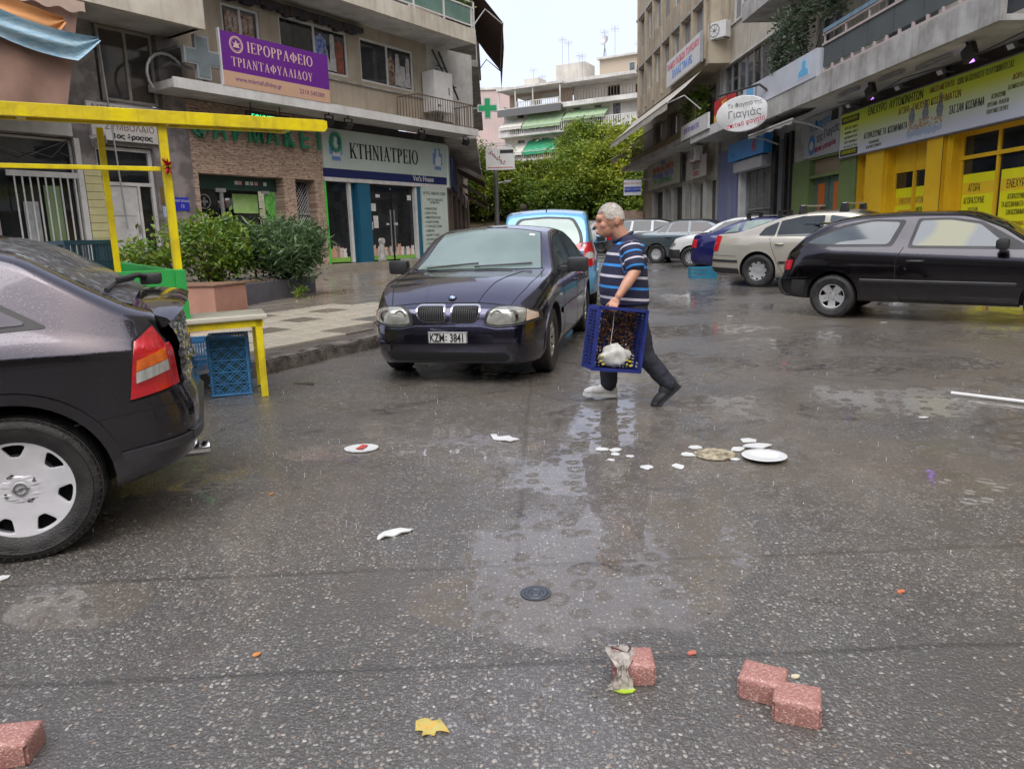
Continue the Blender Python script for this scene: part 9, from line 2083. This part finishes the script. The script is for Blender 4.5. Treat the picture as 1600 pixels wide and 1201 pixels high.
# hair: thin pale hair round the sides and back, sparse on the crown
mb = MB(); Mh = T(.808, 5.85, 1.602) @ tilt
rr = random.Random(6)
for k in range(3400):
    a = rr.uniform(0, 2 * math.pi); u = rr.uniform(-.35, 1.0); c_ = math.sqrt(max(0, 1 - u * u)); d = Vector((c_ * math.cos(a), c_ * math.sin(a), u))
    if d.x < -.45 and u < .60: continue
    if d.x < -.15 and u < .10: continue
    if u < -.05 and d.x < .25: continue
    if u > .55 and d.x < .35 and rr.random() < .5: continue
    p = Vector((d.x * .104, d.y * .080, d.z * .114)); fl = Vector((.9, d.y * .3, -.55 - .2 * (1 - u))); fl = (fl - d * fl.dot(d)).normalized(); l = rr.uniform(.02, .038); s_ = d.cross(fl).normalized() * rr.uniform(.0022, .004)
    mb.add([tuple(p - s_), tuple(p + fl * l * .5 - s_ * .8 + d * .002), tuple(p + fl * l - d * .001), tuple(p + fl * l * .5 + s_ * .8 + d * .002), tuple(p + s_)], [(0, 1, 3, 4), (1, 2, 3)], Mh)
mb.build('hair', mat('white_hair', (.60, .57, .50), .7, col2=(.46, .43, .37), vs=60))
for sg in (1, -1):
    mb = MB(); ell(mb, (.7165, 5.85 + sg * .038, 1.578), (.008, .011, .006)); mb.build('eye', mat('dark_eye', (.04, .03, .025), .2))
    mb = MB(); limb(mb, [(.700, 5.85 + sg * .018, 1.600), (.707, 5.85 + sg * .040, 1.606), (.722, 5.85 + sg * .056, 1.598)], [.004, .005, .003], 6, 2); mb.build('eyebrow', mat('grey_brow', (.35, .28, .2), .8))
adopt(man, mk)
# the crate he carries, with its load
CM = T(.755, 5.625, .70) @ Matrix.Rotation(R(17), 4, 'Z') @ Matrix(((-.14, .99, 0, 0), (0, 0, -1, 0), (-.99, -.14, 0, 0), (0, 0, 0, 1)))
crate(CM, .47, .40, .21, M_cr, 'royal blue crate full of wet brown leaves carried by the striding man')
mb = MB(); rr = random.Random(12)
for k in range(1100):
    u, v, w_ = rr.uniform(-.205, .18), rr.uniform(-.175, .175), rr.uniform(.02, .10 + .05 * noise.noise(Vector((k * .1, 0, 0)))); p = Vector((u, v, w_)); d = Vector((rr.gauss(0, 1), rr.gauss(0, 1), rr.gauss(0, .6))).normalized() * rr.uniform(.012, .035); s_ = d.cross(Vector((rr.gauss(0, 1), rr.gauss(0, 1), rr.gauss(0, 1)))).normalized() * .010
    mb.add([tuple(p), tuple(p + d * .5 + s_), tuple(p + d), tuple(p + d * .5 - s_)], [(0, 1, 2, 3)], CM)
tag(mb.build('wet_leaves', leafmat('brown_wet_leaves', (.02, .012, .008), (.09, .045, .022), (.26, .11, .05), 20.)), 'wet brown leaves and rubbish filling the royal blue crate', 'leaves', kind='stuff')
mb = MB(CM @ T(.13, .0, .13)); bm = bmesh.new(); bmesh.ops.create_icosphere(bm, subdivisions=4, radius=1)
for v in bm.verts: q = v.co.copy(); v.co = Vector((q.x * .085, q.y * .12, q.z * .05)) * (1 + .40 * noise.noise(q * 1.3 + Vector((2, 1, 0))) + .10 * abs(noise.noise(q * 7)))
mb.bm(bm); tag(mb.build('white_bag', mat('crumpled_white_bag', (.60, .60, .56), .4, col2=(.40, .41, .38), vs=18), None, 30), 'crumpled white plastic bag in the lower part of the carried crate', 'bag')
mb = MB(); mb.tube([(.785, 5.50, .94), (.77, 5.49, .80), (.745, 5.48, .64)], .0022, 4); tag(mb.build('string', M_plastic_w), 'pale string hanging from the man\'s fist into the crate', 'string')
mb = MB(CM)
for k in range(14): p = (rr.uniform(.12, .2), rr.uniform(-.12, .17), rr.uniform(.12, .17)); ell(mb, p, (.008, .014, .004))
tag(mb.build('yellow_peel', mat('yellow_peel', (.55, .48, .03), .5)), 'bits of yellow-green peel beside the white bag in the crate', 'peel', kind='stuff')

# passer-by whose dark head shows over the light blue car
pb = thing('person', 'passer-by with dark hair, only the head visible over the light blue car', 'person', (.42, 19.0, gz(0, 19))); mk = mark()
z0 = gz(0, 19) + .05; x0, y0 = .42, 19.0; mb = MB()
ell(mb, (x0, y0, z0 + 1.72), (.085, .095, .12)); limb(mb, [(x0, y0, z0 + 1.6), (x0, y0, z0 + 1.48)], [.055, .07]); sections(mb, [(x0, y0, z0 + 1.48, .16, .09), (x0, y0, z0 + 1.4, .21, .12), (x0, y0, z0 + 1.15, .18, .12), (x0, y0, z0 + .92, .18, .12)])
for sg in (1, -1): limb(mb, [(x0 + sg * .2, y0, z0 + 1.42), (x0 + sg * .26, y0 + .02, z0 + 1.12), (x0 + sg * .24, y0 - .08, z0 + .86)], [.05, .04, .03]); limb(mb, [(x0 + sg * .09, y0, z0 + .92), (x0 + sg * .1, y0 - .03 * sg, z0 + .5), (x0 + sg * .1, y0 + .05 * sg, z0 + .06)], [.09, .06, .04])
fuse(mb, 'body', M_skin, .014, 3); mb = MB(); sections(mb, [(x0, y0, z0 + 1.5, .12, .085), (x0, y0, z0 + 1.42, .225, .13), (x0, y0, z0 + 1.15, .195, .135), (x0, y0, z0 + .88, .20, .135)])
for sg in (1, -1): limb(mb, [(x0 + sg * .2, y0, z0 + 1.42), (x0 + sg * .26, y0 + .02, z0 + 1.12), (x0 + sg * .245, y0 - .07, z0 + .9)], [.065, .055, .045])
fuse(mb, 'jacket', mat('dark_jacket', (.025, .025, .03), .8), .014, 3); mb = MB(); sections(mb, [(x0, y0, z0 + .93, .19, .13), (x0, y0, z0 + .84, .19, .13)])
for sg in (1, -1): limb(mb, [(x0 + sg * .09, y0, z0 + .9), (x0 + sg * .1, y0 - .03 * sg, z0 + .5), (x0 + sg * .1, y0 + .05 * sg, z0 + .1)], [.10, .075, .06])
fuse(mb, 'trousers', M_tr, .014, 3); mb = MB(); ell(mb, (x0, y0 - .012, z0 + 1.745), (.096, .102, .105)); mb.build('hair', mat('dark_brown_hair', (.03, .018, .012), .8, bump=.6, bs=60), None, True)
for sg in (1, -1): mb = MB(); ell(mb, (x0 + sg * .1, y0 - .06, z0 + .03), (.05, .13, .045)); mb.build('shoe', M_trim, None, True)
adopt(pb, mk)
